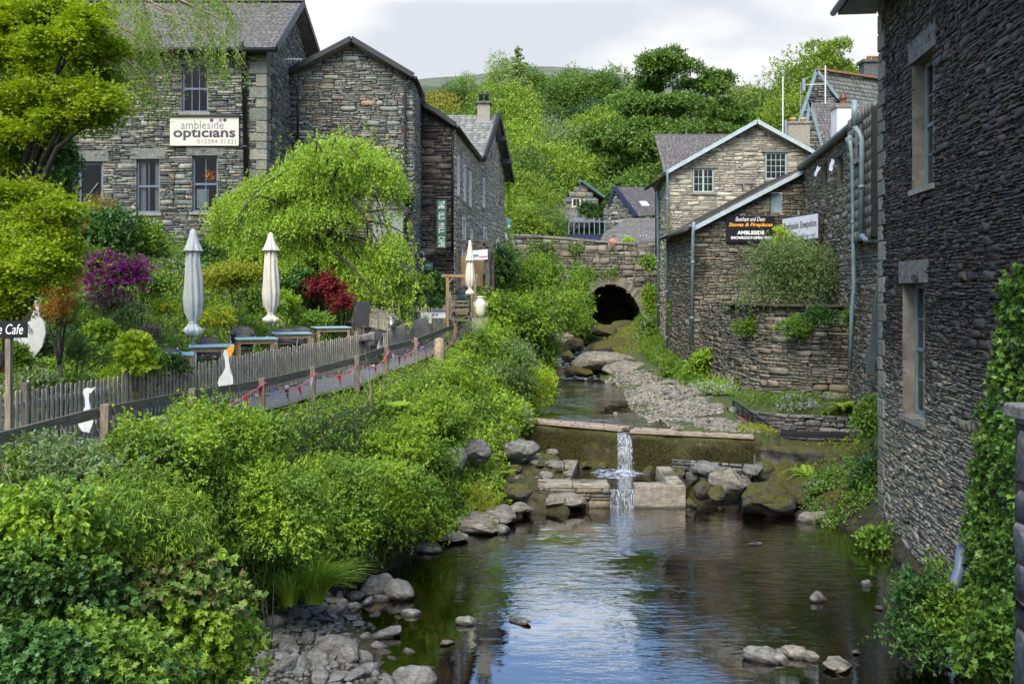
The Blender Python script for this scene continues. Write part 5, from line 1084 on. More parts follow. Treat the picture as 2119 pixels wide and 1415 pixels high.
for p0, p1, zt in (((.35,27.3),(2.82,25.62),-3.60), ((3.04,25.46),(5.95,24.45),-3.62)):
    p0 = Vector((*p0, 0)); p1 = Vector((*p1, 0)); d = (p1-p0).normalized(); n = Vector((-d.y, d.x, 0)); 
    for i in range(3): b = MB(); o = n*(.02+.17*i+.08-.04); e = rs.uniform(-.06,.06); b.beam(p0+o+Z3*(zt+.004*i)+d*e, p1+o+Z3*(zt+.004*i)+d*rs.uniform(-.08,.03), .155, .09, m=0); b.build('plank', M['plank_weir'], wr, bevel=.012)
    for i in range(7): b = MB(); q = p0.lerp(p1, (i+.5)/7)+n*(.12+.2*rs.rand())+Z3*(zt+.06); b.box(q, (.035,.035,.04)); b.build('bolt', M['rust'], wr)
cw = empty('left_channel_wall', (1.6, 23.5, -4.6), 'stone channel wall with pale coping slabs left of the small waterfall', 'wall')
stone_wall('wall', cw, frame2((.62,22.95), (2.25,22.88)), [(0,-5.2), (1.63,-5.2), (1.63,-4.56), (0,-4.56)], [], .28, .08, 'wall_mossy', 33, .04)
stone_wall('end_wall', cw, frame2((2.25,22.88), (2.25,23.5)), [(0,-5.2), (.62,-5.2), (.62,-4.56), (0,-4.56)], [], .28, .08, 'wall_mossy', 34, .04)
b = MB(); b.box((1.0,23.22,-4.51), (.80,.56,.11)).box((1.82,23.18,-4.51), (.82,.6,.105)); b.build('coping', M['concrete'], cw, bevel=.02)
b = MB(); b.hexa([(1.0,23.5,-5),(1.35,23.5,-5),(1.75,26.2,-5),(1.35,26.2,-5),(1.0,23.5,-4.50),(1.35,23.5,-4.50),(1.75,26.2,-4.46),(1.35,26.2,-4.46)]); b.build('side_coping', M['concrete'], cw, bevel=.025)
cb = empty('right_channel_wall', (3.4, 23.5, -4.6), 'pale concrete block wall forming a corner right of the small waterfall', 'wall')
b = MB(); b.box((3.40,23.02,-4.87), (1.18,.40,.80)); b.build('front_block', M['concrete'], cb, bevel=.03)
b = MB(); b.hexa([(3.62,23.23,-5.1),(3.98,23.23,-5.1),(3.98,25.0,-5.1),(3.55,25.0,-5.1),(3.62,23.23,-4.46),(3.98,23.23,-4.46),(3.98,25.0,-4.42),(3.62,25.0,-4.42)]); b.build('side_block', M['concrete'], cb, bevel=.03)
# stones showing under the right half of the weir
lb = empty('weir_footing', (4.6, 24.6, -4.5), 'loose stone footing showing under the right half of the weir', 'wall')
stone_wall('wall', lb, frame2((4.0,25.0), (6.2,24.05)), [(0,-5.), (2.4,-5.), (2.4,-4.22), (0,-4.25)], [], .32, .11, 'rock', 35, .08)
# mossy ledge right of the weir
ml_ = empty('mossy_ledge', (7, 25, -4), 'mossy stone ledge between the weir and the slate tower', 'ledge')
lumpy('ledge', ml_, (5.9,24.3), (8.3,23.3), 1.5, -5.0, -3.83, 'rock_moss', 36, 50, 12, .16, .25)
b = MB(); b.beam((6.5,26.3,-3.78), (9.2,25.9,-3.78), .5, .10); b.build('channel_edge', M['black'], ml_)
# sluice: rusty channel beam and black railing
sl_ = empty('sluice_railing', (6.3, 26.8, -3.6), 'rusty steel channel side topped by a black railing beside the gravel beach', 'railing')
A, B = P(1517,862,28.0), P(1601,918,25.4)
b = MB(); b.beam(A+Z3*-.05, B+Z3*-.08, .12, .34).beam(A+Z3*.13, B+Z3*.1, .22, .05); b.build('beam', M['rust'], sl_)
b = MB(); A2, B2 = A+Z3*.45, B+Z3*.42; b.tube([A2, B2], .022, 6).tube([A+Z3*.18, B+Z3*.15], .012, 6); b.build('top_rail', M['black'], sl_)
b = MB()
for i in range(33): t = i/32; b.tube([A.lerp(B, t)+Z3*.15, A2.lerp(B2, t)], .010 if i % 8 else .02, 5)
b.build('baluster', M['black'], sl_)
# ================================================================ fences
def zof(T, y, dz=0): x, z = along(T, y); return Vector((x, y, z+dz))
pf = empty('picket_fence', (-6, 14, -2.2), 'long weathered picket fence between the path and the tables', 'fence')
def pick_run(pts, h, name='pickets', pitch=.105, seed=1, flip=1):
    rs = np.random.RandomState(seed); b = MB(); rl = MB(); pts = [Vector(p) for p in pts]; s = 0
    for p, q in zip(pts[:-1], pts[1:]):
        Lh = math.hypot(q.x-p.x, q.y-p.y); d = Vector((q.x-p.x, q.y-p.y, 0)).normalized(); n = Vector((d.y, -d.x, 0))*flip
        for z in (.22, h-.18): rl.beam(p+Z3*z-n*.03, q+Z3*z-n*.03, .035, .075)
        while s < Lh:
            t = s/Lh; c = p.lerp(q, t)+n*.0; w_ = .047; hh = h*rs.uniform(.965, 1.02); ln = rs.normal()*.010; a = c-d*w_/2; e = c+d*w_/2; o = Z3*hh+d*ln
            b.add([a-n*.0, e, e+n*.018, a+n*.018, a+Z3*.03]+[], []) if False else None
            v = [a, e, e+n*.018, a+n*.018]; tp = [k+o-Z3*.0 for k in v]; mid = [c+o+Z3*.022, c+o+Z3*.022+n*.018]
            b.add(v+tp+mid, [(3,2,1,0), (0,1,5,8,4), (2,3,7,9,6), (1,2,6,5), (3,0,4,7), (4,8,9,7), (5,6,9,8)])
            s += pitch
        s -= Lh
    return b, rl
b, rl = pick_run([zof(PICK, y, .02) for y in (2.6,9,12.5,15,17,18.3,20.5,21.7,24,25.8)], .84, seed=1); b.build('pickets', M['wood_pale'], pf); rl.build('rail', M['wood_pale'], pf)
b, rl = pick_run([zof(PICK, y, .02) for y in (26.6,28,31,33,35.3)], .84, seed=2); b.build('pickets', M['wood_pale'], pf); rl.build('rail', M['wood_pale'], pf)
for y in (4.5,6.8,9.0,11.2,13.3,15.6,18.35,20.2,21.9,24.1,25.8,26.6,28.7,31,33.2,35.4):
    q = zof(PICK, y, 0)+Vector((-.06,.02,0)); b = MB(); b.box(q+Z3*.47, (.10,.10,.98)); b.build('post', M['wood'], pf, bevel=.008)
# cross fence to the left and the inner enclosure
cf = empty('enclosure_fence', (-3.4, 28, -1.9), 'short picket fence turning in towards the mill, behind the long one', 'fence')
b, rl = pick_run([(-2.5,33.2,-1.4), (-3.3,33.6,-1.25), (-4.0,33.8,-1.2)], .75, seed=3); b.build('pickets', M['wood_pale'], cf); rl.build('rail', M['wood_pale'], cf)
b, rl = pick_run([(-3.3,26.3,-1.75), (-4.6,28.2,-1.6)], .9, seed=4); b.build('pickets', M['wood_pale'], cf); rl.build('rail', M['wood_pale'], cf)
rf = empty('rail_fence', (-4.5, 16, -2.2), 'post and rail fence with wire along the river side of the path', 'fence')
RP = [5.5, 8.0, 10.2, 12.5, 14.8, 17, 19, 20.5, 23, 25.5, 31, 34, 36.2]
for i, y in enumerate(RP):
    q = zof(RAIL, y); rs = np.random.RandomState(i); b = MB(); b.beam(q+Z3*-.45, q+Z3*.74+Vector((rs.normal()*.012, 0, 0)), .10, .10, Vector((0,1,0))); b.build('post', M['wood'], rf, bevel=.01)
for y0, y1 in zip(RP[:-1], RP[1:]):
    a, c = zof(RAIL, y0, .63), zof(RAIL, y1, .63); b = MB(); b.beam(a+Vector((-.075,.02,0)), c+Vector((-.075,-.02,0)), .04, .13); b.build('rail', M['wood_rail'], rf)
for dz in (.42, .28, .14, .02):
    b = MB(); b.tube([zof(RAIL, y, dz)+Vector((-.06,0,.01*math.sin(y*3))) for y in np.arange(5.5, 20.6, .5)], .0028, 4); b.build('wire', M['metal'], rf)
# ---- bunting
bt = empty('bunting', (-3, 22, -1.8), 'string of red, white and blue triangular bunting flags on the rail fence', 'bunting')
knots = [(14.0,.1), (17,.66), (19,.62), (20.5,.60), (23,.62), (25.5,.62), (31,.60), (34,.55)]
cols = ['red','red','bluecloth','purplecloth','red','whitesign','greencloth','red','whitesign','whitesign','bluecloth','red','whitesign','red','whitesign','purplecloth','pink','red','whitesign','bluecloth','red','whitesign','red','bluecloth','pink','whitesign','purplecloth','red','whitesign']
ci = 0; st = MB()
for (y0, h0), (y1, h1) in zip(knots[:-1], knots[1:]):
    a, c = zof(RAIL, y0, h0)+Vector((.07,0,0)), zof(RAIL, y1, h1)+Vector((.07,0,0)); Lh = (c-a).length; sag = .09*Lh
    f = lambda t: a.lerp(c, t)-Z3*(sag*4*t*(1-t)*(1.1 if y0 > 15 else .1))
    st.tube([f(t) for t in np.linspace(0, 1, 12)], .009, 5)
    nfl = max(2, int(round(Lh/.52)))
    if y0 == 14.0: ts = [.75, .93]
    else: ts = [(k+.5)/nfl for k in range(nfl)]
    for t in ts:
        rs = np.random.RandomState(ci+7); p = f(t-.028*1.9/Lh*1.6); q = f(t+.028*1.9/Lh*1.6); tp = (p+q)/2+Vector((rs.normal()*.03, rs.normal()*.03, -.235)); md = (p+q)/2*.5+tp*.5+Vector((.02*rs.normal()+.01, 0, 0)); m1 = p.lerp(tp, .5)+Vector((.015,0,0)); m2 = q.lerp(tp, .5)+Vector((-.01,.01,0))
        tk = Vector((.004, 0, 0)); V_ = [p, q, m2, tp, m1, md]; 
        b = MB(); b.add(V_+[v+tk for v in V_], [(0,1,5),(1,2,5),(2,3,5),(3,4,5),(4,0,5),(7,6,11),(8,7,11),(9,8,11),(10,9,11),(6,10,11),(0,6,7,1),(1,7,8,2),(2,8,9,3),(3,9,10,4),(4,10,6,0)]); b.build('flag', M[cols[ci % len(cols)]], bt); ci += 1
st.build('string', M['pink'], bt)
# ---- timber gateway, steps
gw = empty('timber_gateway', (-2.2, 34.5, -1.4), 'plain timber gateway frame over the path by the mill', 'gateway')
A_, B_ = P(926,572,33.0), P(983,572,33.0)
b = MB(); b.beam(P(926,680,33)+Z3*-.2, A_, .1, .1, Vector((0,1,0))); b.build('post', M['wood_warm'], gw)
b = MB(); b.beam(P(982,680,33)+Z3*-.2, B_, .1, .1, Vector((0,1,0))); b.build('post', M['wood_warm'], gw)
b = MB(); b.beam(A_+Vector((-.2,0,.02)), B_+Vector((.1,0,.02)), .1, .09); b.build('lintel', M['wood_warm'], gw)
b = MB(); b.beam(A_+Z3*-.25, A_+Vector((.22,0,0)), .05, .05).beam(B_+Z3*-.25, B_+Vector((-.22,0,0)), .05, .05); b.build('brace', M['wood_warm'], gw)
b = MB(); b.beam(P(920,655,33)+Z3*-.2, P(920,632,33), .07, .07, Vector((0,1,0))); b.build('short_post', M['wood_warm'], gw)
stp = empty('timber_steps', (-1.6, 35.5, -1.3), 'weathered timber steps rising behind the gateway', 'steps')
for i, (py, dd) in enumerate(((660,34.2),(649,34.6),(641,35),(632,35.4),(624,35.8))):
    b = MB(); b.beam(P(933,py,dd), P(975,py-1,dd), .26, .05); b.build('tread', M['wood'], stp)
b = MB(); b.beam(P(933,665,34), P(935,606,36), .06, .16).beam(P(975,662,34), P(976,606,36), .06, .16); b.build('stringer', M['wood'], stp)
for dx in (931, 976): b = MB(); b.beam(P(dx,658,34.1), P(dx,618,34.1), .07, .07, Vector((0,1,0))).beam(P(dx,618,34.1), P(dx,600,36), .06, .06); b.build('handrail', M['wood'], stp)
pt_ = empty('picnic_table', (-1.9, 33.6, -1.5), 'grey picnic table standing on the path in front of the steps', 'table')
b = MB(); c = P(955,644,32.6); b.box(c, (.62,.5,.035)); b.build('tabletop', M['wood'], pt_)
for s in (-1, 1): b = MB(); b.box(c+Vector((s*.0,s*.42,-.28)), (.62,.16,.03)); b.build('bench', M['wood'], pt_)
for s in (-1, 1): b = MB(); b.beam(c+Vector((s*.24,-.3,-.62)), c+Vector((s*.24,-.05,0)), .05, .05).beam(c+Vector((s*.24,.3,-.62)), c+Vector((s*.24,.05,0)), .05, .05); b.build('leg', M['black'], pt_)
# notice boards by the inner fence
for (x0, x1, y0, y1, lab, band) in ((870,893,647,669,'small white notice board on the inner picket fence, the left and lower one',0), (895,922,640,658,'white notice board with a grey top edge on the inner picket fence, the right one',1)):
    n_ = empty('notice_board', P((x0+x1)/2, y1, 31.8), lab, 'sign'); b = MB(); a = P(x0,y1,31.8); c = P(x1,y0,31.8); b.hexa([a, Vector((c.x,a.y,a.z)), Vector((c.x,a.y+.04,a.z)), a+Vector((0,.04,0)), Vector((a.x,a.y,c.z)), c, c+Vector((0,.04,0)), Vector((a.x,a.y+.04,c.z))]); b.build('board', M['whitesign'], n_)
    for k in range(3 if not band else 0): b = MB(); z = c.z-.1-.09*k; b.box(((a.x+c.x)/2, a.y-.004, z), ((c.x-a.x)*(.5+.2*(k % 2)), .006, .022)); b.build('line_of_print', M['txt_grey'], n_)
    if band:
        b = MB(); b.box(((a.x+c.x)/2, a.y-.02, c.z-.02), (c.x-a.x+.02, .07, .04)); b.build('top_edge', M['metal'], n_)
        for s in (-.1, .0): b = MB(); b.lathe(((a.x+c.x)/2-.07+s, a.y-.008, a.z+.13), [(.03,-.03),(.04,0),(.03,.03)], 8); b.build('picture', M['bluecloth'], n_)
    b = MB(); 
    for s in (.12, .88): b.beam(Vector((a.x+(c.x-a.x)*s, a.y+.03, a.z)), Vector((a.x+(c.x-a.x)*s, a.y+.03, gz1(a.x, a.y)-.1)), .04, .04, Vector((0,1,0)))
    b.build('stake', M['wood'], n_)
# milk churn on its plinth
mc = empty('milk_churn', PG(994,655,-.85), 'cream painted milk churn standing above the ivy at the end of the fence', 'churn')
c = P(994,656,30.5); k = .95
b = MB(); b.lathe(c, [(r*k, z*k) for r, z in ((.11,0),(.155,.12),(.175,.22),(.185,.34),(.19,.40),(.185,.43),(.175,.44),(.175,.47),(.14,.53),(.115,.56),(.11,.62),(.125,.63),(.125,.665),(.06,.675))], 28); b.build('body', M['churn'], mc, smooth=True)
for s in (-1, 1): b = MB(); b.tube([c+Vector((s*.16*k,0,.47*k)), c+Vector((s*.215*k,0,.47*k)), c+Vector((s*.21*k,0,.36*k)), c+Vector((s*.17*k,0,.34*k))], .012, 6); b.build('handle', M['churn'], mc, smooth=True)
b = MB(); b.box((c.x, c.y, (c.z+gz1(c.x,c.y))/2-.02), (.5,.5,c.z-gz1(c.x,c.y)+.0)); b.build('plinth', M['wall_mossy'], mc)
# ================================================================ tables, chairs, parasols
tb = empty('cafe_table', (0,0,0), 'x', 'table', 'blue topped cafe tables on the terrace')
b = MB()
for i in range(6): b.box((0, -.30+.12*i, .735), (.84,.114,.03))
b.build('tabletop', M['blue_table'], tb, bevel=.004)
b = MB(); b.box((0,-.31,.68), (.70,.02,.08)).box((0,.31,.68), (.70,.02,.08)).box((-.35,0,.68), (.02,.6,.08)).box((.35,0,.68), (.02,.6,.08)); b.build('apron', M['wood_warm'], tb)
for sx in (-1, 1):
    for sy in (-1, 1): b = MB(); b.box((sx*.36, sy*.30, .36), (.058,.058,.72)); b.build('leg', M['wood_warm'], tb, bevel=.004)
TB = [((350,731), 17.6, 'blue topped cafe table at the left end of the row, half hidden by yellow-green leaves'), ((438,714), 19.3, 'blue topped cafe table directly in front of the pure white parasol'), ((530,699), 20.8, 'blue topped cafe table with the cream parasol pole at its right edge'), ((602,688), 22.2, 'blue topped cafe table just right of the cream parasol'), ((685,676), 24.0, 'blue topped cafe table at the far right end of the row')]
TP = []
for i, ((px, py), d, lab) in enumerate(TB):
    q = P(px, py, d); loc = (q.x, q.y, q.z-.75); TP.append(Vector(loc)); rz = .30+.02*i
    if i == 0: tb.location = loc; tb.rotation_euler = (0,0,rz); tb['label'] = lab
    else: copy_thing(tb, loc, rz, None, lab)
# stackable rattan armchairs
chs = empty('rattan_chair', (0,0,0), 'x', 'chair', 'stacked dark rattan armchairs behind the tables')
def chair_shell():
    b = MB(); n = 13; 
    prof = [(.0,.60),(.01,.68),(.03,.77),(.05,.86)]
    vs = []
    for k, (o, z) in enumerate(prof):
        for i in range(n):
            a = math.pi*(.02+.96*i/(n-1)); hz = z-(.20*max(0,(1-math.sin(a))**1.2) if k == 3 else (.14*(1-math.sin(a)) if k == 2 else 0)); vs.append(((.27+o)*math.cos(a), -.02+(.28+o)*math.sin(a), hz))
    f = [(k*n+i, k*n+i+1, (k+1)*n+i+1, (k+1)*n+i) for k in range(3) for i in range(n-1)]
    b.add(vs, f); return b
o = chair_shell().build('backrest', M['wicker'], chs, smooth=True); sm = o.modifiers.new('s', 'SOLIDIFY'); sm.thickness = .025
b = MB(); b.lathe((0,-.02,.42), [(.2,-.01),(.27,0),(.27,.03),(.2,.035)], 20); b.build('seat', M['wicker'], chs, smooth=True)
b = MB(); b.tube([(-.32,-.06,.64), (-.33,.05,.66), (-.28,.22,.78), (-.15,.31,.86), (0,.335,.875), (.15,.31,.86), (.28,.22,.78), (.33,.05,.66), (.32,-.06,.64)], .014, 6); b.build('top_rail', M['metal'] if False else M['black'], chs, smooth=True)
for sx in (-1, 1):
    b = MB(); b.tube([(sx*.27,-.25,0), (sx*.29,-.2,.4), (sx*.32,-.06,.64)], .013, 6); b.build('leg', M['metal'], chs, smooth=True)
    b = MB(); b.tube([(sx*.25,.28,0), (sx*.24,.26,.44), (sx*.26,.22,.78)], .013, 6); b.build('leg', M['metal'], chs, smooth=True)
first = True; nl = ['lowest', 'second', 'third', 'fourth', 'topmost']
for (px, py, d, rz, nst, where) in ((343,748,18.7,.3,2,'behind the leftmost blue table'), (430,742,20.3,.35,3,'behind the pure white parasol'), (500,725,21.9,.3,4,'between the two parasols'), (590,716,23.2,.3,3,'directly behind the cream parasol pole'), (622,708,23.8,.2,3,'just right of the cream parasol'), (768,694,25.2,-.3,3,'beside the black pedestal table')):
    q = P(px, py, d); z0 = gz1(q.x, q.y)+.02
    for k in range(nst):
        lab = '%s rattan armchair of the stack %s' % (nl[k] if k < nst-1 else 'topmost', where)
        loc = (q.x, q.y+.028*k, z0+.075*k)
        if first: chs.location = loc; chs.rotation_euler = (0,0,rz); chs.scale = (.84,)*3; chs['label'] = lab; first = False
        else: copy_thing(chs, loc, rz, .84, lab)
# black high-backed chair on a round black table
bc = empty('black_chair', P(747,700,24.8), 'black high-backed garden chair standing by the round black table', 'chair')
c = P(747,690,25.0); c.z = gz1(c.x, c.y)
b = MB(); b.prism([c+Vector((-.19,.2,1.0)), c+Vector((.13,.2,1.0)), c+Vector((.17,.24,1.62)), c+Vector((-.17,.24,1.62))], Vector((0,.02,0))); b.build('backrest', M['black'], bc)
b = MB(); b.tube([c+Vector((-.2,.19,.6)), c+Vector((-.2,.2,1.0)), c+Vector((-.22,.25,1.68))], .016, 6).tube([c+Vector((.15,.19,.6)), c+Vector((.15,.2,1.0)), c+Vector((.2,.25,1.66))], .016, 6); b.build('back_frame', M['black'], bc)
b = MB(); b.box(c+Vector((-.02,.0,.80)), (.42,.4,.03)); b.build('seat', M['black'], bc)
for sx in (-1, 1):
    for sy in (-1, 1): b = MB(); b.tube([c+Vector((sx*.2-.02,sy*.19,.79)), c+Vector((sx*.22-.02,sy*.21,.02))], .014, 6); b.build('leg', M['black'], bc)
rt_ = empty('round_table', c+Vector((0,-.5,0)), 'round black metal pedestal table in front of the black chair', 'table')
b = MB(); b.lathe(c+Vector((.02,-.62,.66)), [(.36,0),(.38,.015),(.36,.03)], 28); b.build('tabletop', M['black'], rt_, smooth=True)
b = MB(); b.lathe(c+Vector((.02,-.62,0)), [(.22,0),(.20,.04),(.05,.1),(.04,.3),(.07,.5),(.2,.66)], 16); b.build('pedestal', M['black'], rt_, smooth=True)
# closed parasols
def parasol(name, px, py_top, py_fl, py_tie, py_bot, d, mat, lab, wpx, base_py):
    root = empty(name, P(px, base_py, d), lab, 'parasol'); c = P(px, 600, d); c.z = 0; zt = lambda y: (HY-y)/F*d; Rr = wpx/F*d/2
    rs = np.random.RandomState(int(px)); z1, zf, zt_, zb_ = zt(py_top), zt(py_fl), zt(py_tie), zt(py_bot)
    prof = [(.012,z1),(Rr*.30,z1-.03),(Rr*.38,z1-.10),(Rr*.62,(z1+zf)/2-.05),(Rr*.98,zf+.02),(Rr*1.0,zf)]
    fold = lambda a, i, z: 1+(.13*math.sin(8*a)+.05*math.sin(3*a+1))*min(1, max(0, (z1-z)/(z1-zf)))
    b = MB(); b.lathe(c, prof, 64, fold=fold); b.build('top_vent', M[mat], root, smooth=True)
    H = zf-zt_
    prof = [(Rr*.45,zf+.10),(Rr*.60,zf+.0),(Rr*.70,zf-.12*H),(Rr*.86,zf-.38*H),(Rr*.96,zf-.66*H),(Rr*.84,zf-.86*H),(Rr*.42,zt_+.03),(Rr*.36,zt_),(Rr*.5,zt_-.05),(Rr*.86,(zt_+zb_)/2),(Rr*.92,zb_+.10),(Rr*.7,zb_+.02),(Rr*.3,zb_)]
    fold = lambda a, i, z: 1+.17*math.sin(7*a+.9*math.sin(z*2.3))+.09*math.sin(13*a+z*3)+.05*math.sin(23*a-z*5)
    b = MB(); b.lathe(c, prof, 96, fold=fold); b.build('canopy', M[mat], root, smooth=True)
    b = MB(); b.lathe(c+Z3*zt_, [(Rr*.42,-.018),(Rr*.46,0),(Rr*.42,.018)], 20); b.build('tie', M[mat], root, smooth=True)
    b = MB(); b.tube([c+Z3*(zt(base_py)-.1), c+Z3*(z1-.2)], .026, 12); b.build('pole', M['metal'], root, smooth=True)
    return root
parasol('parasol', 399, 474, 520, 667, 694, 19.2, 'canvas_white', 'large closed white parasol at the left, nearest the camera', 36, 790)
parasol('parasol', 560, 481, 519, 649, 669, 21.6, 'canvas', 'closed cream parasol in the middle of the terrace', 32, 770)
parasol('parasol', 972.5, 497, 540, 597, 612, 32.0, 'canvas', 'small closed cream parasol far off beside the timber gateway', 17.5, 640)
# geese cut from board
def goose(px, py_top, py_bot, d, lab, face=1, beak='txt_orange'):
    c = P(px, py_bot, d); s = (py_bot-py_top)/F*d; root = empty('wooden_goose', c, lab, 'goose'); O_ = [(-.06,0),(-.10,.02),(-.17,.14),(-.20,.22),(-.16,.34),(-.07,.46),(-.02,.58),(-.03,.75),(-.07,.88),(-.05,.97),(.02,1.0),(.09,.98),(.10,.93),(.07,.86),(.06,.72),(.10,.5),(.15,.36),(.16,.22),(.12,.10),(.08,.02),(.09,-.02)]
    b = MB(); b.prism([c+Vector((face*a*s, 0, z*s)) for a, z in O_], Vector((0,.03,0))); b.build('body', M['white'], root)
    if beak: b = MB(); b.prism([c+Vector((face*a*s, -.008, z*s)) for a, z in ((.0,.99),(.10,1.08),(.20,1.10),(.17,.96),(.11,.82),(.05,.86))], Vector((0,.045,0))); b.build('beak', M[beak], root)
    return root
goose(468, 722, 812, 16.6, 'white wooden goose with an orange beak in front of the picket fence')
g1 = goose(178, 802, 893, 12.9, 'slim white wooden goose with a plain beak on the near picket fence', 1, None)
b = MB(); c = P(184,806,12.88); b.prism([c, c+Vector((.09,0,.04)), c+Vector((.02,0,-.05))], Vector((0,.03,0))); b.build('beak', M['white'], g1)
goose(809, 655, 672, 26, 'small white wooden goose behind the inner fence near the mill', -1)
# big swan cut-out and the cafe sign at the left edge
bgz = empty('wooden_swan', P(62,760,15.5), 'big white wooden swan behind the black cafe sign', 'swan')
pts = [(50,738),(30,715),(25,690),(38,672),(62,664),(70,640),(72,610),(66,590),(70,580),(82,584),(84,600),(80,630),(82,655),(92,668),(94,690),(86,718),(70,740),(66,742)]
b = MB(); b.prism([P(a, c, 15.5) for a, c in pts], Vector((0,.04,0))); b.build('body', M['white'], bgz)
for rr in (.12, .17, .2): b = MB(); c = P(55,696,15.48); b.tube([c+Vector((rr*math.cos(t)*(.4+t*.16), 0, rr*math.sin(t)*.8)) for t in np.linspace(.4, 4.2, 12)], .005, 5); b.build('feather_line', M['txt_grey'], bgz)
b = MB(); b.beam(P(60,740,15.55), P(62,800,15.55)+Z3*-.3, .05, .05, Vector((0,1,0))); b.build('stake', M['wood'], bgz)
cs = empty('cafe_board', P(18,760,11.6), 'black cafe sign with white serif lettering on a wooden stake', 'sign')
b = MB(); a = P(-90,699,11.6); c = P(55,664,11.6); b.hexa([a, Vector((c.x,a.y,a.z)), Vector((c.x,a.y+.03,a.z)), a+Vector((0,.03,0)), Vector((a.x,a.y,c.z)), c, c+Vector((0,.03,0)), Vector((a.x,a.y+.03,c.z))]); b.build('board', M['black_sign'], cs)
text('lettering', 'e Cafe', M['txt_white'], cs, P(22,681,11.595), Vector((1,0,0)), Z3, Vector((0,-1,0)), width=52/F*11.6, height=21/F*11.6, shear=.25)
b = MB(); b.beam(P(18,699,11.64), P(19,790,11.64)+Z3*-1.0, .06, .06, Vector((0,1,0))); b.build('stake', M['wood'], cs)
fp = empty('flower_pot', P(0,770,14.6), 'terracotta pot of red flowers under the cafe sign', 'pot')
c = P(2,770,14.6); b = MB(); b.lathe(c, [(.09,0),(.13,.2),(.145,.21),(.145,.25),(.12,.25)], 20); b.build('pot', M['terracotta'], fp, smooth=True)
(V_, F_), _, _ = foliage(np.random.RandomState(1), c+Vector((0,0,.38)), (.16,.16,.14), 500, .05, 'oval', 5); bulk('foliage', V_, F_, M['lf_mid'], fp)
rs = np.random.RandomState(6); v_, f_ = leaves(np.array(c+Vector((0,0,.42)))+rdir(rs, 90, .5)*.17, rdir(rs, 90), rdir(rs, 90), .05, 'oval'); bulk('blossom', v_, f_, M['fl_red'], fp)
# iron handrail on the garden steps and steps
hr = empty('iron_handrail', P(700,640,27.5), 'thin grey iron handrail beside the garden steps below the weeping tree', 'handrail')
b = MB(); b.tube([P(722,618,27.6), P(783,640,26.4), P(783,690,26.4)], .018, 6); b.build('rail', M['metal'], hr); b = MB(); b.tube([P(735,622,27.4), P(735,680,27.4)], .015, 6); b.build('post', M['metal'], hr)
gs = empty('garden_steps', P(780,670,27.5), 'stone steps climbing from the terrace towards the mill', 'steps')
for i in range(6): b = MB(); c = P(785,672-9*i,27.2+.35*i); b.box(c, (.9,.4,.14)); b.build('step', M['wall_mossy'], gs, bevel=.02)
# slate pieces edging the garden
rs = np.random.RandomState(12)
for k, (px, py, d, lab) in enumerate(((385,770,17.5,'flat slate stepping slab behind the near picket fence, left one'), (150,770,15.5,'flat slate slab in the planting below the yellow trees'), (222,560,26,'pale slate step in the planting near the house'))):
    q = P(px, py, d); rock((q.x, q.y, gz1(q.x,q.y)+.05), .35, rs.rand()*3, 'rock', k, True, lab, 'stone')
# ================================================================ houses beyond the bridge, roofs at the right
def gable_house(name, lab, p, q, depth, z0, ze, zr, wallmat, roofmat, seed, sw=.4, sh=.13, over=.3, barge='blue_dark', along_=None, holes=(), cat='house'):
    """gable end wall from p to q facing the camera, ridge running back by depth"""
    root = empty(name, ((p[0]+q[0])/2, (p[1]+q[1])/2, z0), lab, cat); fr = frame2(p, q); Lw_ = math.hypot(q[0]-p[0], q[1]-p[1])
    stone_wall('wall', root, fr, [(0,z0), (Lw_,z0), (Lw_,ze), (Lw_/2,zr), (0,ze)], holes, sw, sh, wallmat, seed, .04)
    O, U, V, N = fr
    for u, d_ in ((0, -1), (Lw_, 1)):
        s = MB(); a = O+U*u; s.add([a+V*z0, a+V*z0-N*depth, a+V*ze-N*depth, a+V*ze], [(0,1,2,3)]); s.build('side_wall', M[wallmat], root)
        e = O+U*(u+d_*over)+V*(ze-over*(zr-ze)/(Lw_/2))+N*.25; r_ = O+U*(Lw_/2)+V*zr+N*.25; sl = r_-e
        roof('roof', root, tuple(e+V*.05), tuple(-N), sl.normalized(), depth+.4, sl.length, roofmat, seed=seed+5, ex=.3, sw=.4)
    bargeboard(root, [O+U*(-over)+V*(ze-over*(zr-ze)/(Lw_/2)-.02)+N*.3, O+U*(Lw_/2)+V*(zr+.02)+N*.3, O+U*(Lw_+over)+V*(ze-over*(zr-ze)/(Lw_/2)-.02)+N*.3], .06, .22, barge)
    return root, fr
# slate roofed house by the bridge
Hh = empty('slate_roofed_house', (9, 70, 1.5), 'slate-roofed stone house with a dark blue bargeboard beyond the bridge', 'house')
D6 = 70; f6 = frame2(((1255-CX)/F*D6, D6+2.5), ((1320-CX)/F*D6, D6)); O, U, V, N = f6; L6 = math.hypot((1320-1255)/F*D6, 2.5)
stone_wall('wall', Hh, f6, [(0,1), (L6,1), (L6,(600-437)/F*D6), (L6*.36,(600-390)/F*D6), (0,(600-430)/F*D6)], [], .4, .13, 'wall_grey', 41, .04)
A6, B6 = P(1272,388,71.5), P(1372,388,76); C6 = P(1318,447,69.5)
Ud = (B6-A6).normalized(); Vd = (A6-C6); roof('roof', Hh, tuple(C6), tuple(Ud), Vd.normalized(), 6, Vd.length, 'slate_purple', seed=42, ex=.25)
bargeboard(Hh, [C6+Vector((-.03,-.1,0)), A6+Vector((0,-.1,0)), P(1243,472,73)], .08, .3, 'blue_dark')
Vq = P(1296,452,69)-P(1224,501,65.6); roof('lower_roof', Hh, tuple(P(1224,501,65.6)), (1,0,0), Vq.normalized(), 4.4, Vq.length, 'slate_roof', seed=43, ex=.25)
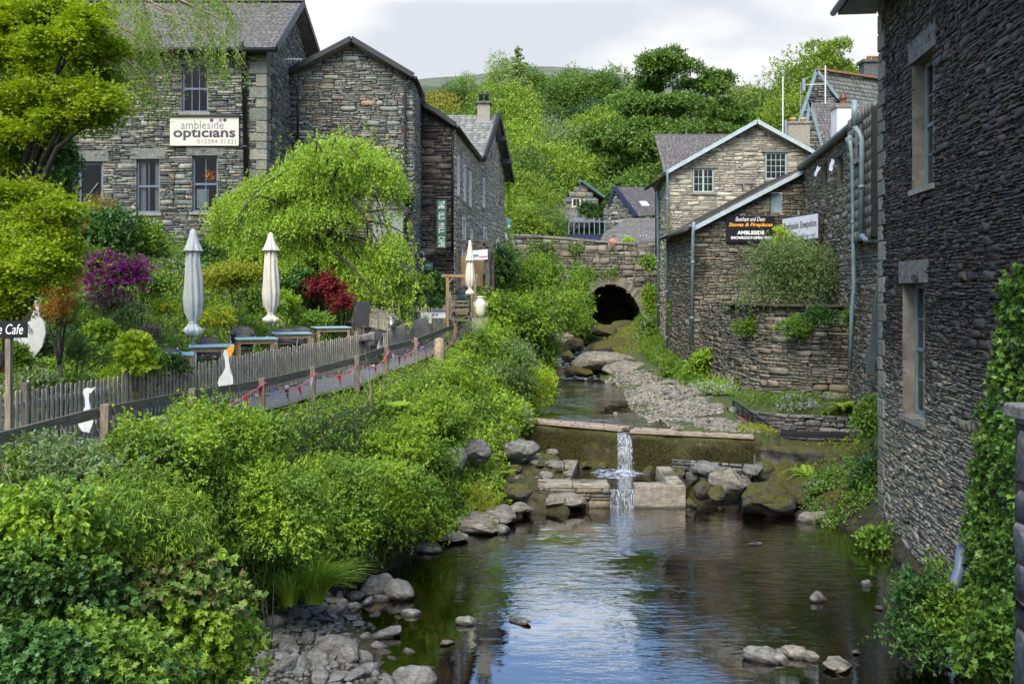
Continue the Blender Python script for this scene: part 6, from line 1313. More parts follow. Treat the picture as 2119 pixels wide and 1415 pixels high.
b = MB(); b.prism([P(1335,447,69.4), P(1353,436,69.8), P(1360,436,69.8), P(1350,450,69.4)], Vector((0,.05,.05))); 
sk = MB(); c = C6+Ud*1.5+Vd*.3; sk.prism([c, c+Ud*.9, c+Ud*.9+Vd*.16, c+Vd*.16], Vector((0,-.06,.08))); sk.build('skylight', M['white'], Hh)
b = MB(); b.prism([P(1240,506,67), P(1362,506,67), P(1362,486,67), P(1262,486,67)], Vector((0,.3,0))); b.build('shaded_front', M['black'], Hh)  # black slab: the shade on this front is put into its colour
b = MB(); b.lathe(P(1277,381,72), [(.04,-.4),(.04,-.1),(.22,-.05),(.25,.05),(.1,.1)], 12); b.build('dish_aerial', M['black'], Hh, smooth=True)
for i in range(16): b = MB(); c = P(1262+6.3*i, 489+1.2*math.sin(i*1.0), 66.4); b.lathe(c, [(.01,-.04),(.035,0),(.01,.04)], 6); b.build('bulb', M['whitesign'], Hh)
# balcony with green glass
bl_ = empty('glass_balcony', P(1210,505,66), 'green glass balcony with a navy base beside the slate-roofed house', 'balcony')
b = MB(); b.prism([P(a, c, 64.5) for a, c in ((1176,505),(1240,503),(1248,484),(1176,484))], Vector((0,1.0,0))); b.build('base', M['blue_dark'], bl_)
for i in range(5): b = MB(); x0, x1 = 1177+15*i, 1191+15*i; b.prism([P(a, c, 64.45) for a, c in ((x0,484),(x1,484),(x1,460),(x0,460))], Vector((0,.03,0))); b.build('pane', M['glass_green'], bl_)
for i in range(8): b = MB(); x = 1177+10.6*i; b.beam(P(x,486,64.4), P(x,459,64.4), .05, .05, Vector((0,1,0))); b.build('post', M['metal'], bl_)
b = MB(); b.beam(P(1176,460,64.4), P(1252,459,64.4), .05, .05); b.build('rail', M['metal'], bl_)
# cottage among the trees
D7 = 82; Lx = lambda px: (px-CX)/F*D7; Lz = lambda py: (HY-py)/F*D7
ct = empty('stone_cottage', (5, 82, 3), 'grey stone cottage with one pale window half hidden by trees beyond the bridge', 'house')
f7 = frame2((Lx(1150), D7), (Lx(1238), D7)); hz7 = (Lx(1183)-Lx(1150), Lx(1202)-Lx(1150), Lz(429), Lz(409))
stone_wall('wall', ct, f7, [(0,1), (Lx(1238)-Lx(1150),1), (Lx(1238)-Lx(1150),Lz(415)), (Lx(1203)-Lx(1150),Lz(378)), (0,Lz(430))], [hz7], .5, .15, 'wall_grey', 44, .03)
window(ct, f7, *hz7, cols=2, rows=1, mat='cream', mid=False, rec=.1, fw=.12)
bargeboard(ct, [P(1196,375,81.7), P(1206,375,81.7), P(1252,408,81.7)], .1, .2, 'green_sign')
roof('roof', ct, tuple(P(1252,410,81.8)), (0,1,0), (P(1203,376,81.8)-P(1252,410,81.8)).normalized(), 6, 2.4, 'slate_roof', seed=45, ex=.3)
roof('low_roof', ct, tuple(P(1148,452,79.5)), (1,0,0), Vector((0,1.8,.7)).normalized(), 3.6, 2.2, 'slate_roof', seed=46, ex=.3)
b = MB(); b.beam(P(1150,455,79.4), P(1242,455,79.4), .1, .25); b.build('fascia', M['metal'], ct)
# person in orange on the bridge
def skinfig(name, J, E, rad, mat, parent):
    me = bpy.data.meshes.new(name); me.from_pydata([tuple(v) for v in J], E, []); o = link(name, me, M[mat], parent)
    sk = o.modifiers.new('skin', 'SKIN')
    for v, r_ in zip(o.data.skin_vertices[0].data, rad): v.radius = (r_, r_)
    o.data.skin_vertices[0].data[0].use_root = True; s = o.modifiers.new('sub', 'SUBSURF'); s.levels = 2; s.render_levels = 2; return o
pb_ = P(1268, 503, 60.5); pz = 1.58
pr = empty('person', (pb_.x, 60.5, pz), 'person in an orange-red shirt leaning on the bridge parapet with one hand raised', 'person')
c = Vector((pb_.x, 60.5, pz))
J = [c+Vector(v) for v in ((0,0,.95),(0,0,1.15),(0,-.02,1.4),(0,-.03,1.52),(.01,-.05,1.60),(.02,-.06,1.73), (-.19,-.02,1.40),(-.27,-.08,1.12),(-.22,-.34,1.15), (.19,-.02,1.40),(.31,-.10,1.18),(.17,-.16,1.58), (-.1,0,.9),(-.11,.02,.5),(-.11,.03,.07),(-.11,-.12,.04),(.1,0,.9),(.11,.02,.5),(.11,.03,.07),(.11,-.12,.04))]
E_ = [(0,1),(1,2),(2,3),(3,4),(4,5),(2,6),(6,7),(7,8),(2,9),(9,10),(10,11),(0,12),(12,13),(13,14),(14,15),(0,16),(16,17),(17,18),(18,19)]
skinfig('body', J, E_, [.14,.15,.14,.06,.09,.08,.07,.045,.03,.07,.045,.035,.09,.065,.045,.035,.09,.065,.045,.035], 'skin', pr)
skinfig('shirt', [J[i]+Vector((0,.0,0)) for i in (0,1,2,6,9)]+[J[6].lerp(J[7],.6), J[9].lerp(J[10],.6)], [(0,1),(1,2),(2,3),(2,4),(3,5),(4,6)], [.17,.185,.175,.09,.09,.065,.065], 'shirt', pr)
b = MB(); b.lathe(J[5]+Vector((0,.01,-.02)), [(.095,-.06),(.105,0),(.09,.06),(.04,.10)], 14); b.build('hair', M['hair'], pr, smooth=True)
skinfig('trousers', [J[i] for i in (0,12,13,14,16,17,18)], [(0,1),(1,2),(2,3),(0,4),(4,5),(5,6)], [.15,.105,.08,.06,.105,.08,.06], 'blue_dark', pr)
# banners at the left end of the bridge
bn = empty('blue_banner', P(1054,480,57.5), 'tall blue feather banner at the left end of the bridge', 'banner')
b = MB(); b.prism([P(a, c, 57.5) for a, c in ((1050,482),(1058,481),(1058,453),(1050,452))], Vector((0,.03,0))); b.build('cloth', M['skyblue'], bn); b = MB(); b.tube([P(1049,500,57.5), P(1049,452,57.5)], .02, 6); b.build('pole', M['metal'], bn)
b = MB(); b.prism([P(a, c, 57.46) for a, c in ((1052,476),(1056,476),(1056,466),(1052,466))], Vector((0,.01,0))); b.build('panel', M['txt_white'], bn)
wb2 = empty('white_placard', P(1054,500,57), 'white placard with a black sketch leaning at the bridge end', 'sign')
b = MB(); b.prism([P(a, c, 57.0) for a, c in ((1048,504),(1065,508),(1061,483),(1044,481))], Vector((0,.05,0))); b.build('board', M['whitesign'], wb2)
b = MB(); b.tube([P(1051,500,56.97), P(1055,494,56.97), P(1052,490,56.97), P(1058,489,56.97)], .03, 5); b.build('sketch', M['txt_dark'], wb2)
# street lamp by the pale house corner
sl2 = empty('street_lamp', P(1358,500,52), 'black street lamp beside the corner of the pale house', 'street lamp')
b = MB(); b.tube([P(1357,530,52), P(1357,400,52)], .04, 8); b.build('post', M['black'], sl2); b = MB(); b.lathe(P(1357,398,52), [(.05,0),(.12,.22),(.15,.28),(.05,.42),(.02,.52)], 8); b.build('lantern', M['black'], sl2)
# roofs far right
gs2 = empty('steep_gabled_house', (17, 55, 4), 'steep grey slate roofed house with red ridge tiles behind the side wing', 'house')
D8 = 52; p8 = lambda px, py, d=D8: P(px, py, d)
pA, pB, pC = p8(1690,148), p8(1648,262), p8(1735,205)
f8 = frame2((p8(1640,0).x, D8), (p8(1745,0).x, D8)); O, U, V, N = f8; z8 = lambda py: (HY-py)/F*D8; x8 = lambda px: (px-1640)/F*D8
stone_wall('wall', gs2, f8, [(0,3), (x8(1745),3), (x8(1745),z8(210)), (x8(1688),z8(150)), (0,z8(290))], [], .4, .12, 'wall_dark' if False else 'wall_grey', 51, .04)
Vr = pA-p8(1738,208,51.8); roof('roof', gs2, tuple(p8(1738,210,51.8)), Vector((1,.15,-.11)).normalized(), Vr.normalized(), 5.2, Vr.length, 'slate_green', seed=52, ex=.3)
bargeboard(gs2, [p8(1640,292,51.6), p8(1690,145,51.6), p8(1735,203,51.6)], .06, .16, 'gutter')
b = MB(); b.beam(p8(1688,143,51.9), p8(1688,143,51.9)+Vector((5.2,.78,-.57)), .3, .12); b.build('ridge', M['ridge_red'], gs2)
bc2 = MB(); c = p8(1812,148,56); bc2.box(c, (1.6,.9,.9)); chb = bc2.build('chimney', M['wall_grey'], gs2); b = MB(); b.box(c+Z3*.5, (1.8,1.1,.16)); b.build('chimney_cap', M['rock'], chb)
for i, px in enumerate((1798,1809,1819)): b = MB(); b.lathe(p8(px,133,56), [(.14,0),(.12,.35),(.15,.38),(.13,.45)], 12); b.build('chimney_pot', M['terracotta'], chb, smooth=True)
gs3 = empty('purple_roofed_house', (14.5, 46, 4), 'house with a purple slate roof and a white chimney in front of the steep gable', 'house')
D9 = 45; z9 = lambda py: (HY-py)/F*D9; f9 = frame2((P(1664,0,D9).x, D9), (P(1712,0,D9).x, D9)); w9 = (1712-1664)/F*D9
stone_wall('wall', gs3, f9, [(0,2), (w9,2), (w9,z9(300)), ((1676-1664)/F*D9,z9(215)), (0,z9(280))], [], .35, .11, 'wall_grey', 53, .04)
e9 = P(1703,310,44.8); r9 = P(1676,211,44.8); Vr = r9-e9; roof('roof', gs3, tuple(P(1700,310,44.7)), (1,.0,0), Vector((P(1676,211,47).x-P(1700,310,44.7).x, 2.6, P(1676,211,47).z-P(1700,310,44.7).z)).normalized(), 4.6, 3.6, 'slate_purple', seed=54, ex=.22)
bargeboard(gs3, [P(1665,285,44.5), P(1676,212,44.5), P(1704,312,44.5)], .05, .14, 'gutter')
b = MB(); c = P(1747,262,41); b.box(c, (.85,.8,1.5)); chw = b.build('chimney', M['white'], gs3, bevel=.03)
b = MB(); b.box(c+Z3*.78, (.95,.9,.14)); b.build('chimney_cap', M['concrete'], chw)
b = MB(); b.lathe(P(1745,232,41), [(.17,0),(.15,.1),(.13,.2),(.16,.24),(.13,.28),(.13,.5),(.16,.54),(.16,.6),(.12,.66),(.14,.7)], 16); b.build('chimney_pot', M['pot_brown'], chw, smooth=True)
fl = MB(); c = P(1721,220,42); fl.box(c+Z3*-.3, (.16,.1,.4)); fl.build('flue', M['metal'], gs3)
rc = empty('stone_chimney', P(1648,270,44), 'squat stone chimney with two buff pots behind the pale gable', 'chimney')
b = MB(); c = P(1649,272,44); b.box(c+Z3*-.3, (.95,.7,1.2)); b.build('stack', M['wall_pale'], rc); b = MB(); b.box(c+Z3*.33, (1.05,.8,.1)); b.build('cap', M['concrete'], rc)
for px in (1641,1662): b = MB(); b.lathe(P(px,262,44), [(.14,0),(.12,.28),(.15,.3),(.15,.36),(.11,.38)], 14); b.build('pot', M['pot_buff'], rc, smooth=True)
an = empty('aerial_mast', P(1620,280,43), 'tall white aerial mast rising behind the pale gable', 'aerial'); b = MB(); b.tube([P(1620,285,43), P(1620,158,43)], .03, 6); b.build('mast', M['white'], an)
b = MB(); b.box(P(1626,268,43), (.1,.1,.8)); b.build('flue', M['metal'], an)
an2 = empty('television_aerial', P(1708,150,43), 'white aerial mast with a cross boom and square reflector in front of the steep gable', 'aerial')
b = MB(); b.tube([P(1708,215,44), P(1708,136,44)], .03, 6); b.build('mast', M['white'], an2); b = MB(); b.tube([P(1660,176,44), P(1708,175,44)], .02, 6); b.build('boom', M['white'], an2); b = MB(); b.box(P(1663,176,44), (.13,.1,.55)); b.build('reflector', M['metal'], an2)
b = MB(); b.tube([P(1657,170,44), P(1656,280,44)], .02, 6); b.build('second_mast', M['metal'], an2)
# ================================================================ stones, boulders, gravel
rs = np.random.RandomState(77)
big = [((771,1222),-4.95,.27,.9,0,'rounded pale boulder standing in the water at the tip of the gravel bar'), ((822,1226),-4.97,.30,.55,2,'pale pointed boulder in the water right of the round one')]
for (px, py), z, s, sz, k, lab in big: q = PG(px, py, z); rock(q, s, .3, 'rock', k, False, lab, 'boulder', None, 'boulder', sz=sz*1.5)
nm = [((600,1357),.38,1),((655,1375),.30,0),((690,1350),.30,0),((715,1355),.3,0),((625,1390),.25,0),((735,1395),.45,1),((670,1290),.22,1),((720,1275),.25,1),((790,1306),.36,1),((780,1330),.17,0),((755,1358),.14,0),((700,1330),.2,0),((560,1345),.45,1),((640,1335),.2,0),((742,1285),.22,1),((700,1265),.2,0),((730,1250),.18,0),((690,1245),.25,1),((850,1402),.36,0),((800,1392),.22,1),((760,1240),.14,0),((705,1230),.16,0),((735,1230),.14,0),((575,1375),.3,1),((540,1390),.35,0),((590,1400),.22,0),((520,1370),.22,0),((610,1320),.22,1),((660,1320),.17,1),((760,1310),.14,0),((645,1262),.16,1),((668,1245),.18,1),((560,1320),.18,0),((800,1415),.2,0),((700,1405),.3,1),((660,1410),.22,0),((500,1400),.2,0)]
for i, ((px, py), s, slab) in enumerate(nm):
    q = PG(px, py, -4.93); q.z = max(gz1(q.x, q.y), -5.02)+.04; rock(q, s*rs.uniform(.72,.9), rs.rand()*3, 'rock', i, bool(slab), 'grey river stone lying with others on the gravel bar at the lower left', 'stone', 'river stones on the gravel bar', tilt=(rs.normal()*.12, rs.normal()*.12), sz=1.1)
for i in range(150):
    t = rs.rand(); px = rs.uniform(480, 860); py = rs.uniform(1225, 1430); 
    if px > 900-(1415-py)*.25+rs.normal()*20 or px < 560-(py-1225)*.42: continue
    q = PG(px, py, -4.93); q.z = max(gz1(q.x, q.y), -5.06)+.01; rock(q, rs.uniform(.05,.15), rs.rand()*3, 'rock', i, rs.rand() < .7, 'grey river stone lying with others on the gravel bar at the lower left', 'stone', 'river stones on the gravel bar', sz=1.1)
wst = [((968,1287),.13,0,'small pale stone breaking the surface left of the sky reflection'), ((1078,1285),.2,1,'flat dark stone just awash in the middle of the pool'), ((925,1328),.13,1,'thin pale slab awash near the gravel bar'), ((1640,1352),.18,0,'buff rounded stone in the line of stones at the lower right of the pool'), ((1612,1358),.2,0,'dark stone left of the buff rounded stone in the pool'), ((1585,1362),.22,0,'dark flat stone at the left end of the line of stones'), ((1672,1358),.15,0,'brown stone right of the buff rounded stone in the pool'), ((1735,1372),.36,1,'wide pale slab lying at the lower right of the pool'), ((1692,1238),.16,0,'wet stone with a bright top below the tower wall'), ((1795,1207),.14,0,'round grey stone near the foot of the tower'), ((1818,1256),.12,1,'flat stone near the ivy at the foot of the tower'), ((1770,1348),.07,0,'tiny round stone right of the pale slab'), ((1562,1125),.15,1,'flat wet stone in front of the big mossy boulder'), ((1040,1098),.2,0,'pale rock at the left edge of the pool below the channel wall')]
for i, ((px, py), s, slab, lab) in enumerate(wst): q = PG(px, py, -4.98); rock(q, s, rs.rand()*3, 'rock' if i not in (3,6,7) else 'rock_pale', i, bool(slab), lab, 'stone', None, 'river_stone', sz=1.0)
rock((5.7, 22.3, -4.72), .66, .5, 'rock_moss', 1, False, 'big mossy boulder at the right foot of the weir', 'boulder', None, 'boulder', sz=1.35)
for i, (px, py, d, s, mt, lab, sl, sz_) in enumerate(((1510,1000,23.3,.36,'rock_pale','pale cleft rock right of the concrete corner wall',0,1.3), (1535,1005,23.6,.30,'rock_pale','small white rock beside the big mossy boulder',0,1.5), (1460,975,24.0,.42,'rock','long smooth grey boulder under the right half of the weir',0,.7), (1455,1015,23.2,.28,'rock_moss','mossy rock in front of the concrete corner wall, nearest to it',0,1.3), (1487,1020,23.1,.30,'rock_moss','mossy rock between the pale cleft rock and the big boulder',0,1.2), (1560,975,23.7,.30,'rock','upright grey slab leaning at the end of the weir',1,2.5), (1165,1035,22.8,.55,'rock_pale','pale striped bedrock under the left channel wall',0,.7), (1120,1012,23.2,.25,'rock_moss','mossy rock at the left end of the channel wall',0,.9), (1068,1018,22.6,.34,'rock_moss','mossy bank rock beside the pool, lower left of the weir',0,.9), (1040,1060,21.5,.55,'rock_pale','pale ledge of bedrock at the pool edge left of the channel wall',0,.6), (985,1090,20.6,.5,'rock_pale','pale ledge of bedrock further left along the pool edge',0,.6), (985,935,22.5,.36,'rock','big rounded grey boulder standing in the left bank greenery',0,1.6), (940,960,21.6,.3,'rock','grey boulder lower down in the left bank greenery',0,1.4), (1075,930,24.6,.42,'rock','grey boulder left of the weir above the wet rocks',0,.8), (1085,860,27.6,.35,'rock','pale boulder at the left end of the weir planks',0,1.2), (1700,1080,21.5,.35,'rock_pale','rock at the waterline under the ferns',0,.9), (1650,1015,23.0,.55,'rock_moss','dark mossy boulder behind the big mossy boulder',0,1.2), (1730,1060,22,.5,'rock_moss','mossy rock at the foot of the fern bank',0,1.2), (1790,1090,21.3,.5,'rock_moss','mossy rock at the foot of the tower corner',0,1.0), (1425,1040,23.0,.2,'rock_moss','small mossy rock touching the concrete corner wall',0,1.2), (1000,1075,20.9,.4,'rock_pale','pale waterline ledge below the ferny patch, nearer one',0,.5), (930,1110,19.9,.4,'rock_pale','pale waterline ledge in the middle of the left pool edge',0,.5), (880,1135,19.3,.35,'rock_pale','pale waterline ledge at the near end of the left pool edge',0,.5), (1075,1052,22.0,.35,'rock_pale','pale waterline ledge next to the channel wall',0,.5))):
    q = P(px, py, d); rock(q, s, rs.rand()*3, mt, i, bool(sl), lab, 'rock', None, 'boulder', sz=sz_)
for i, (x_, y_, s_, lab_) in enumerate(((.75,26.75,.22,'mossy stone at the far left foot of the weir'), (1.9,25.95,.2,'mossy stone against the left half of the weir by the channel coping'), (2.35,25.75,.16,'small mossy stone at the foot of the weir left of the fall'), (3.45,25.0,.2,'mossy stone at the foot of the weir just right of the fall'), (4.15,24.7,.26,'mossy stone at the foot of the weir behind the concrete corner'), (6.15,24.2,.42,'mossy rock closing the right end of the weir'), (6.75,23.9,.36,'mossy rock under the ledge right of the weir end'))):
    rock((x_, y_, -4.62+s_*.25), s_, i*1.3, 'rock_moss', i, False, lab_, 'rock', None, 'boulder', sz=1.1)
for i in range(45):    # wet rubble left of the mill channel
    x = rs.uniform(-.1, 1.25); y = rs.uniform(23.7, 26.6); 
    if y > 27-.687*(x-.49)-.2: continue
    rock((x, y, gz1(x, y)+.03), rs.uniform(.08,.24), rs.rand()*3, ('rock_moss','rock_pale','rock','rock_moss')[i % 4], i, rs.rand() < .4, 'wet stone among others in the shallows left of the channel wall', 'stone', 'wet stones beside the mill channel')
# bedrock beside the cascade
for i, (px, py, d, s, mt, lab, sz_) in enumerate(((1215,700,51,.7,'rock_moss','square mossy boulder in the stream below the bridge',.85), (1290,685,54,1.05,'rock_moss','huge dark mossy boulder in front of the arch',1.1), (1238,752,42.5,1.2,'rock_pale','pale folded bedrock beside the upper pool, left part',.5), (1290,765,41.5,1.3,'rock_pale','pale folded bedrock beside the upper pool, right part',.45), (1175,735,45,.5,'rock_moss','mossy rock splitting the cascade',.9), (1200,770,42,.55,'rock_moss','brown mossy rock at the foot of the cascade',.6), (1150,700,49,.9,'rock_pale','pale bedrock at the left side of the cascade',.7), (1270,725,46,1.3,'rock_moss','grassy rock shelf above the pale bedrock',.5), (1185,715,48,.6,'rock_moss','green mossy rock in the upper cascade',.9), (1320,700,50,1.2,'rock_moss','brown mossy shelf right of the arch',.6), (1275,860,29.5,.17,'rock_pale','pale stone sitting in the upper pool',1.0), (1292,882,28,.14,'rock','small stone in the shallow of the upper pool',.8), (1150,770,41,.4,'rock_moss','dark wet rock at the head of the upper pool',.7), (1250,685,50,.7,'rock_moss','mossy rock between the square boulder and the arch',.7))):
    q = P(px, py, d); rock(q, s, .3+.4*i, mt, i, False, lab, 'rock', None, 'boulder', sz=sz_)
# gravel beach: one mass of pebbles, plus larger stones
def pebbles(name, xy, smin, smax, mat, dz=0, seed=1, zf=None):
    rs = np.random.RandomState(seed); base = [ROCKS[i] for i in range(3)]+[SLABS[0], SLABS[1]]
    import bmesh; parts = []
    for bi in range(5):
        lm = rock_mesh(np.random.RandomState(60+bi), 1, (1, .8, .5), .5); V = np.array([v.co[:] for v in lm.vertices]); Fc = np.array([p.vertices[:] for p in lm.polygons]); bpy.data.meshes.remove(lm)
        sub = xy[bi::5]; n = len(sub); s = smin*(smax/smin)**(rs.rand(n)**1.6); a = rs.rand(n)*6.28; z = (zf or gz)(sub[:, 0], sub[:, 1])+dz+s*.2
        X = V[None, :, 0]*np.cos(a)[:, None]-V[None, :, 1]*np.sin(a)[:, None]; Y = V[None, :, 0]*np.sin(a)[:, None]+V[None, :, 1]*np.cos(a)[:, None]
        W = np.stack([X*s[:, None]+sub[:, 0:1], Y*s[:, None]+sub[:, 1:2], V[None, :, 2]*s[:, None]+z[:, None]], 2).reshape(-1, 3)
        parts.append((W, (Fc[None]+(np.arange(n)*len(V))[:, None, None]).reshape(-1, 3)))
    v, f = merge(parts); o = bulk(name, v, f, M[mat], None, True); o['kind'] = 'stuff'; return o
M['pebble'] = stone('beach_pebble', [(.32,.29,.23), (.25,.23,.19), (.37,.34,.28), (.19,.18,.16), (.29,.24,.17)], fine=12, bmp=.2)
M['pebble_grey'] = stone('bar_pebble', [(.22,.22,.20), (.16,.16,.15), (.28,.275,.25), (.12,.12,.11), (.22,.20,.15)], fine=12, bmp=.2)
M['pebble_bed'] = stone('bed_pebble', [(.10,.07,.032), (.06,.042,.02), (.14,.10,.05), (.045,.035,.02)], fine=12, bmp=.2)
rs = np.random.RandomState(31); xs = rs.uniform(3.0, 7.0, 16000); ys = 24.7+rs.rand(16000)**1.3*15.5
z_ = gz(xs, ys); k = (z_ > -3.70) & (z_ < -3.2) & (ys > weir_y(xs)+.35) & (xs < np.interp(ys, [24, 26, 28, 30, 36, 41], [6.3, 6.0, 5.9, 6.0, 6.2, 5.8])); 
pebbles('gravel_beach', np.stack([xs[k], ys[k]], 1), .025, .10, 'pebble', -.01, 3)
for i in range(70):
    y = rs.uniform(25.4, 39); x = rs.uniform(3.9, 6.3)
    if y < 27.5 and rs.rand() < .3: x = rs.uniform(4.5, 6.2)
    z = gz1(x, y)
    if z > -3.75 and z < -3.1 and y > float(weir_y(x))+.4: rock((x, y, z+.03), rs.uniform(.08,.24), rs.rand()*3, ('rock','rock_pale')[i % 2], i, rs.rand() < .5, 'grey stone lying among others on the gravel beach behind the weir', 'stone', 'stones on the gravel beach')
xs = rs.uniform(-4.2, .6, 9000); ys = rs.uniform(10.5, 18, 9000); z_ = gz(xs, ys); k = (z_ > -5.12) & (z_ < -4.6)
pebbles('gravel_bar', np.stack([xs[k], ys[k]], 1), .02, .085, 'pebble_grey', -.01, 4)
xs = rs.uniform(-3, 7.5, 5200); ys = rs.uniform(10.5, 23, 5200); z_ = gz(xs, ys); k = z_ < -5.1
pebbles('stream_bed', np.stack([xs[k], ys[k]], 1), .05, .28, 'pebble_bed', -.05, 5)
xs = rs.uniform(-6, -1.5, 1500); ys = rs.uniform(8, 31, 1500); k = np.abs(xs-np.interp(ys, [p[0] for p in PICK], [p[1] for p in PICK])-.22) < .17
pebbles('slate_chippings', np.stack([xs[k], ys[k]], 1), .03, .08, 'gravelm', .09, 6)
# ================================================================ planting
def PL(name, lab, cat, px, py, d, rx, ry, n, ls, mat, rd=None, **k):
    """a shrub whose middle stands at depth d; rx, ry in photograph pixels"""
    c = P(px, py, d); s = d/F; return plant(name, lab, cat, c, (rx*s, (rd if rd else rx*s*.8), ry*s), n, ls, M[mat] and mat, **k)
def cover(name, pts_fn, n, ls, mat, tpl='oval', seed=1, hmin=.05, hmax=.3, k=5, kind='stuff', droop=0., upn=1., twig=1.5):
    rs = np.random.RandomState(seed); xy = pts_fn(rs, n//k); z = gz(xy[:, 0], xy[:, 1]); h = rs.uniform(hmin, hmax, len(xy))*(.55+.45*(fbm(xy[:, 0], xy[:, 1], 1.6, seed)+1)); p = np.stack([xy[:, 0], xy[:, 1], z+h], 1)
    o = np.tile([.1, -.35, .8], (len(xy), 1)); v, f = sprigs(rs, p, unit(o), k, ls, tpl, .9, twig, droop, upn); q = bulk(name, v, f, M[mat]); q['kind'] = kind; return q
def grass_tuft(name, lab, cat, c, n, ln, mat, seed, spread=.5, w_=.012, lean=(0,0), group=None):
    rs = np.random.RandomState(seed); root = empty(name, c, lab, cat, group); a = rs.rand(n)*6.28; out = rs.rand(n)**.7*spread; L_ = ln*rs.uniform(.6, 1.1, n)
    dx = np.cos(a)*out+lean[0]; dy = np.sin(a)*out+lean[1]; b0 = np.array(c)+np.stack([np.cos(a), np.sin(a), a*0], 1)*rs.rand(n, 1)*.08*ln/.6; ks = 5; V = []
    sx, sy = -np.sin(a+rs.normal(size=n)), np.cos(a)
    for i in range(ks+1):
        t = i/ks; p = b0+np.stack([dx*L_*t**1.5, dy*L_*t**1.5, L_*(t*1.0-.42*t**2.4*(.6+out))], 1); wd = w_*(1-t)**.6+.0008
        V.append(np.stack([p-np.stack([sx, sy, sx*0], 1)*wd, p+np.stack([sx, sy, sx*0], 1)*wd], 1))
    V = np.concatenate(V, 1).reshape(-1, 3); T_ = np.array([(2*i, 2*i+1, 2*i+3, 2*i+2) for i in range(ks)]); Fc = (T_[None]+(np.arange(n)*(2*ks+2))[:, None, None]).reshape(-1, 4)
    bulk('blades', V, Fc, M[mat], root); return root
def fern(name, lab, c, R_, nf, mat, seed, group=None):
    rs = np.random.RandomState(seed); root = empty(name, c, lab, 'fern', group); pos, dr, nr, sz = [], [], [], []
    for i in range(nf):
        a = i/nf*6.28+rs.normal()*.25; L_ = R_*rs.uniform(.75, 1.15); k = 26; up = rs.uniform(.75, 1.1)
        for j in range(2, k):
            t = j/k; p = np.array([math.cos(a)*L_*t*.85, math.sin(a)*L_*t*.85, L_*(up*t-.75*t*t)]); tg = np.array([math.cos(a)*.85, math.sin(a)*.85, up-1.5*t]); tg /= np.linalg.norm(tg); sd_ = np.array([-math.sin(a), math.cos(a), 0]); w_ = L_*.26*math.sin(min(1, t*1.25+.12)*math.pi*.9)**.8*(1-t*.35)
            for s in (-1, 1): pos.append(p); dr.append(sd_*s+tg*.45+np.array([0,0,-.15])); nr.append(np.cross(tg, sd_)*-1); sz.append(max(w_, .02))
    v, f = leaves(np.array(pos)+np.array(c), np.array(dr), np.array(nr), np.array(sz), 'fr'); bulk('frond', v, f, M[mat], root); return root
TPL['fr'] = (np.array([(0,0,0), (.3,.13,.02), (1,0,-.1), (.3,-.13,.02)]), np.array([(0,1,2), (0,2,3)]))
def wallleaves(name, lab, cat, fr, poly, n, ls, mat, tpl='oval', seed=1, off=.10, root=None, depth=.12, parent=None, clump=.5, group=None, mapf=None):
    """climber hugging a wall: leaves spread over a polygon in wall coordinates"""
    rs = np.random.RandomState(seed); O, U, V, N = [np.array(q) for q in fr]; us = [p[0] for p in poly]; vs = [p[1] for p in poly]; P_ = []
    c = rs.uniform([min(us), min(vs)], [max(us), max(vs)], (n*4, 2)); ins = np.zeros(len(c), bool); m = len(poly); j = m-1
    for i in range(m):
        xi, yi = poly[i]; xj, yj = poly[j]; cr_ = ((yi > c[:, 1]) != (yj > c[:, 1])) & (c[:, 0] < (xj-xi)*(c[:, 1]-yi)/((yj-yi) or 1e-9)+xi); ins ^= cr_; j = i
    c = c[ins]; g = fbm(c[:, 0], c[:, 1], 3.0/clump*.6, seed); c = c[g > -.75+.35*rs.normal(size=len(g))]; c = c[:n//4]
    dp = off+depth*rs.rand(len(c))*(1+fbm(c[:, 0], c[:, 1], 2.5, seed+1)).clip(.2, 2); p = O+np.outer(c[:, 0], U)+np.outer(c[:, 1], V)+np.outer(dp, N)
    v, f = sprigs(rs, p, np.tile(N*.7+np.array([0,0,.1]), (len(p), 1)), 4, ls, tpl, .9, 1.0, .5, .35)
    if root is None: root = empty(name, tuple(O+U*np.mean(us)+V*min(vs)), lab, cat, group)
    bulk('foliage', v, f, M[mat], root); return root
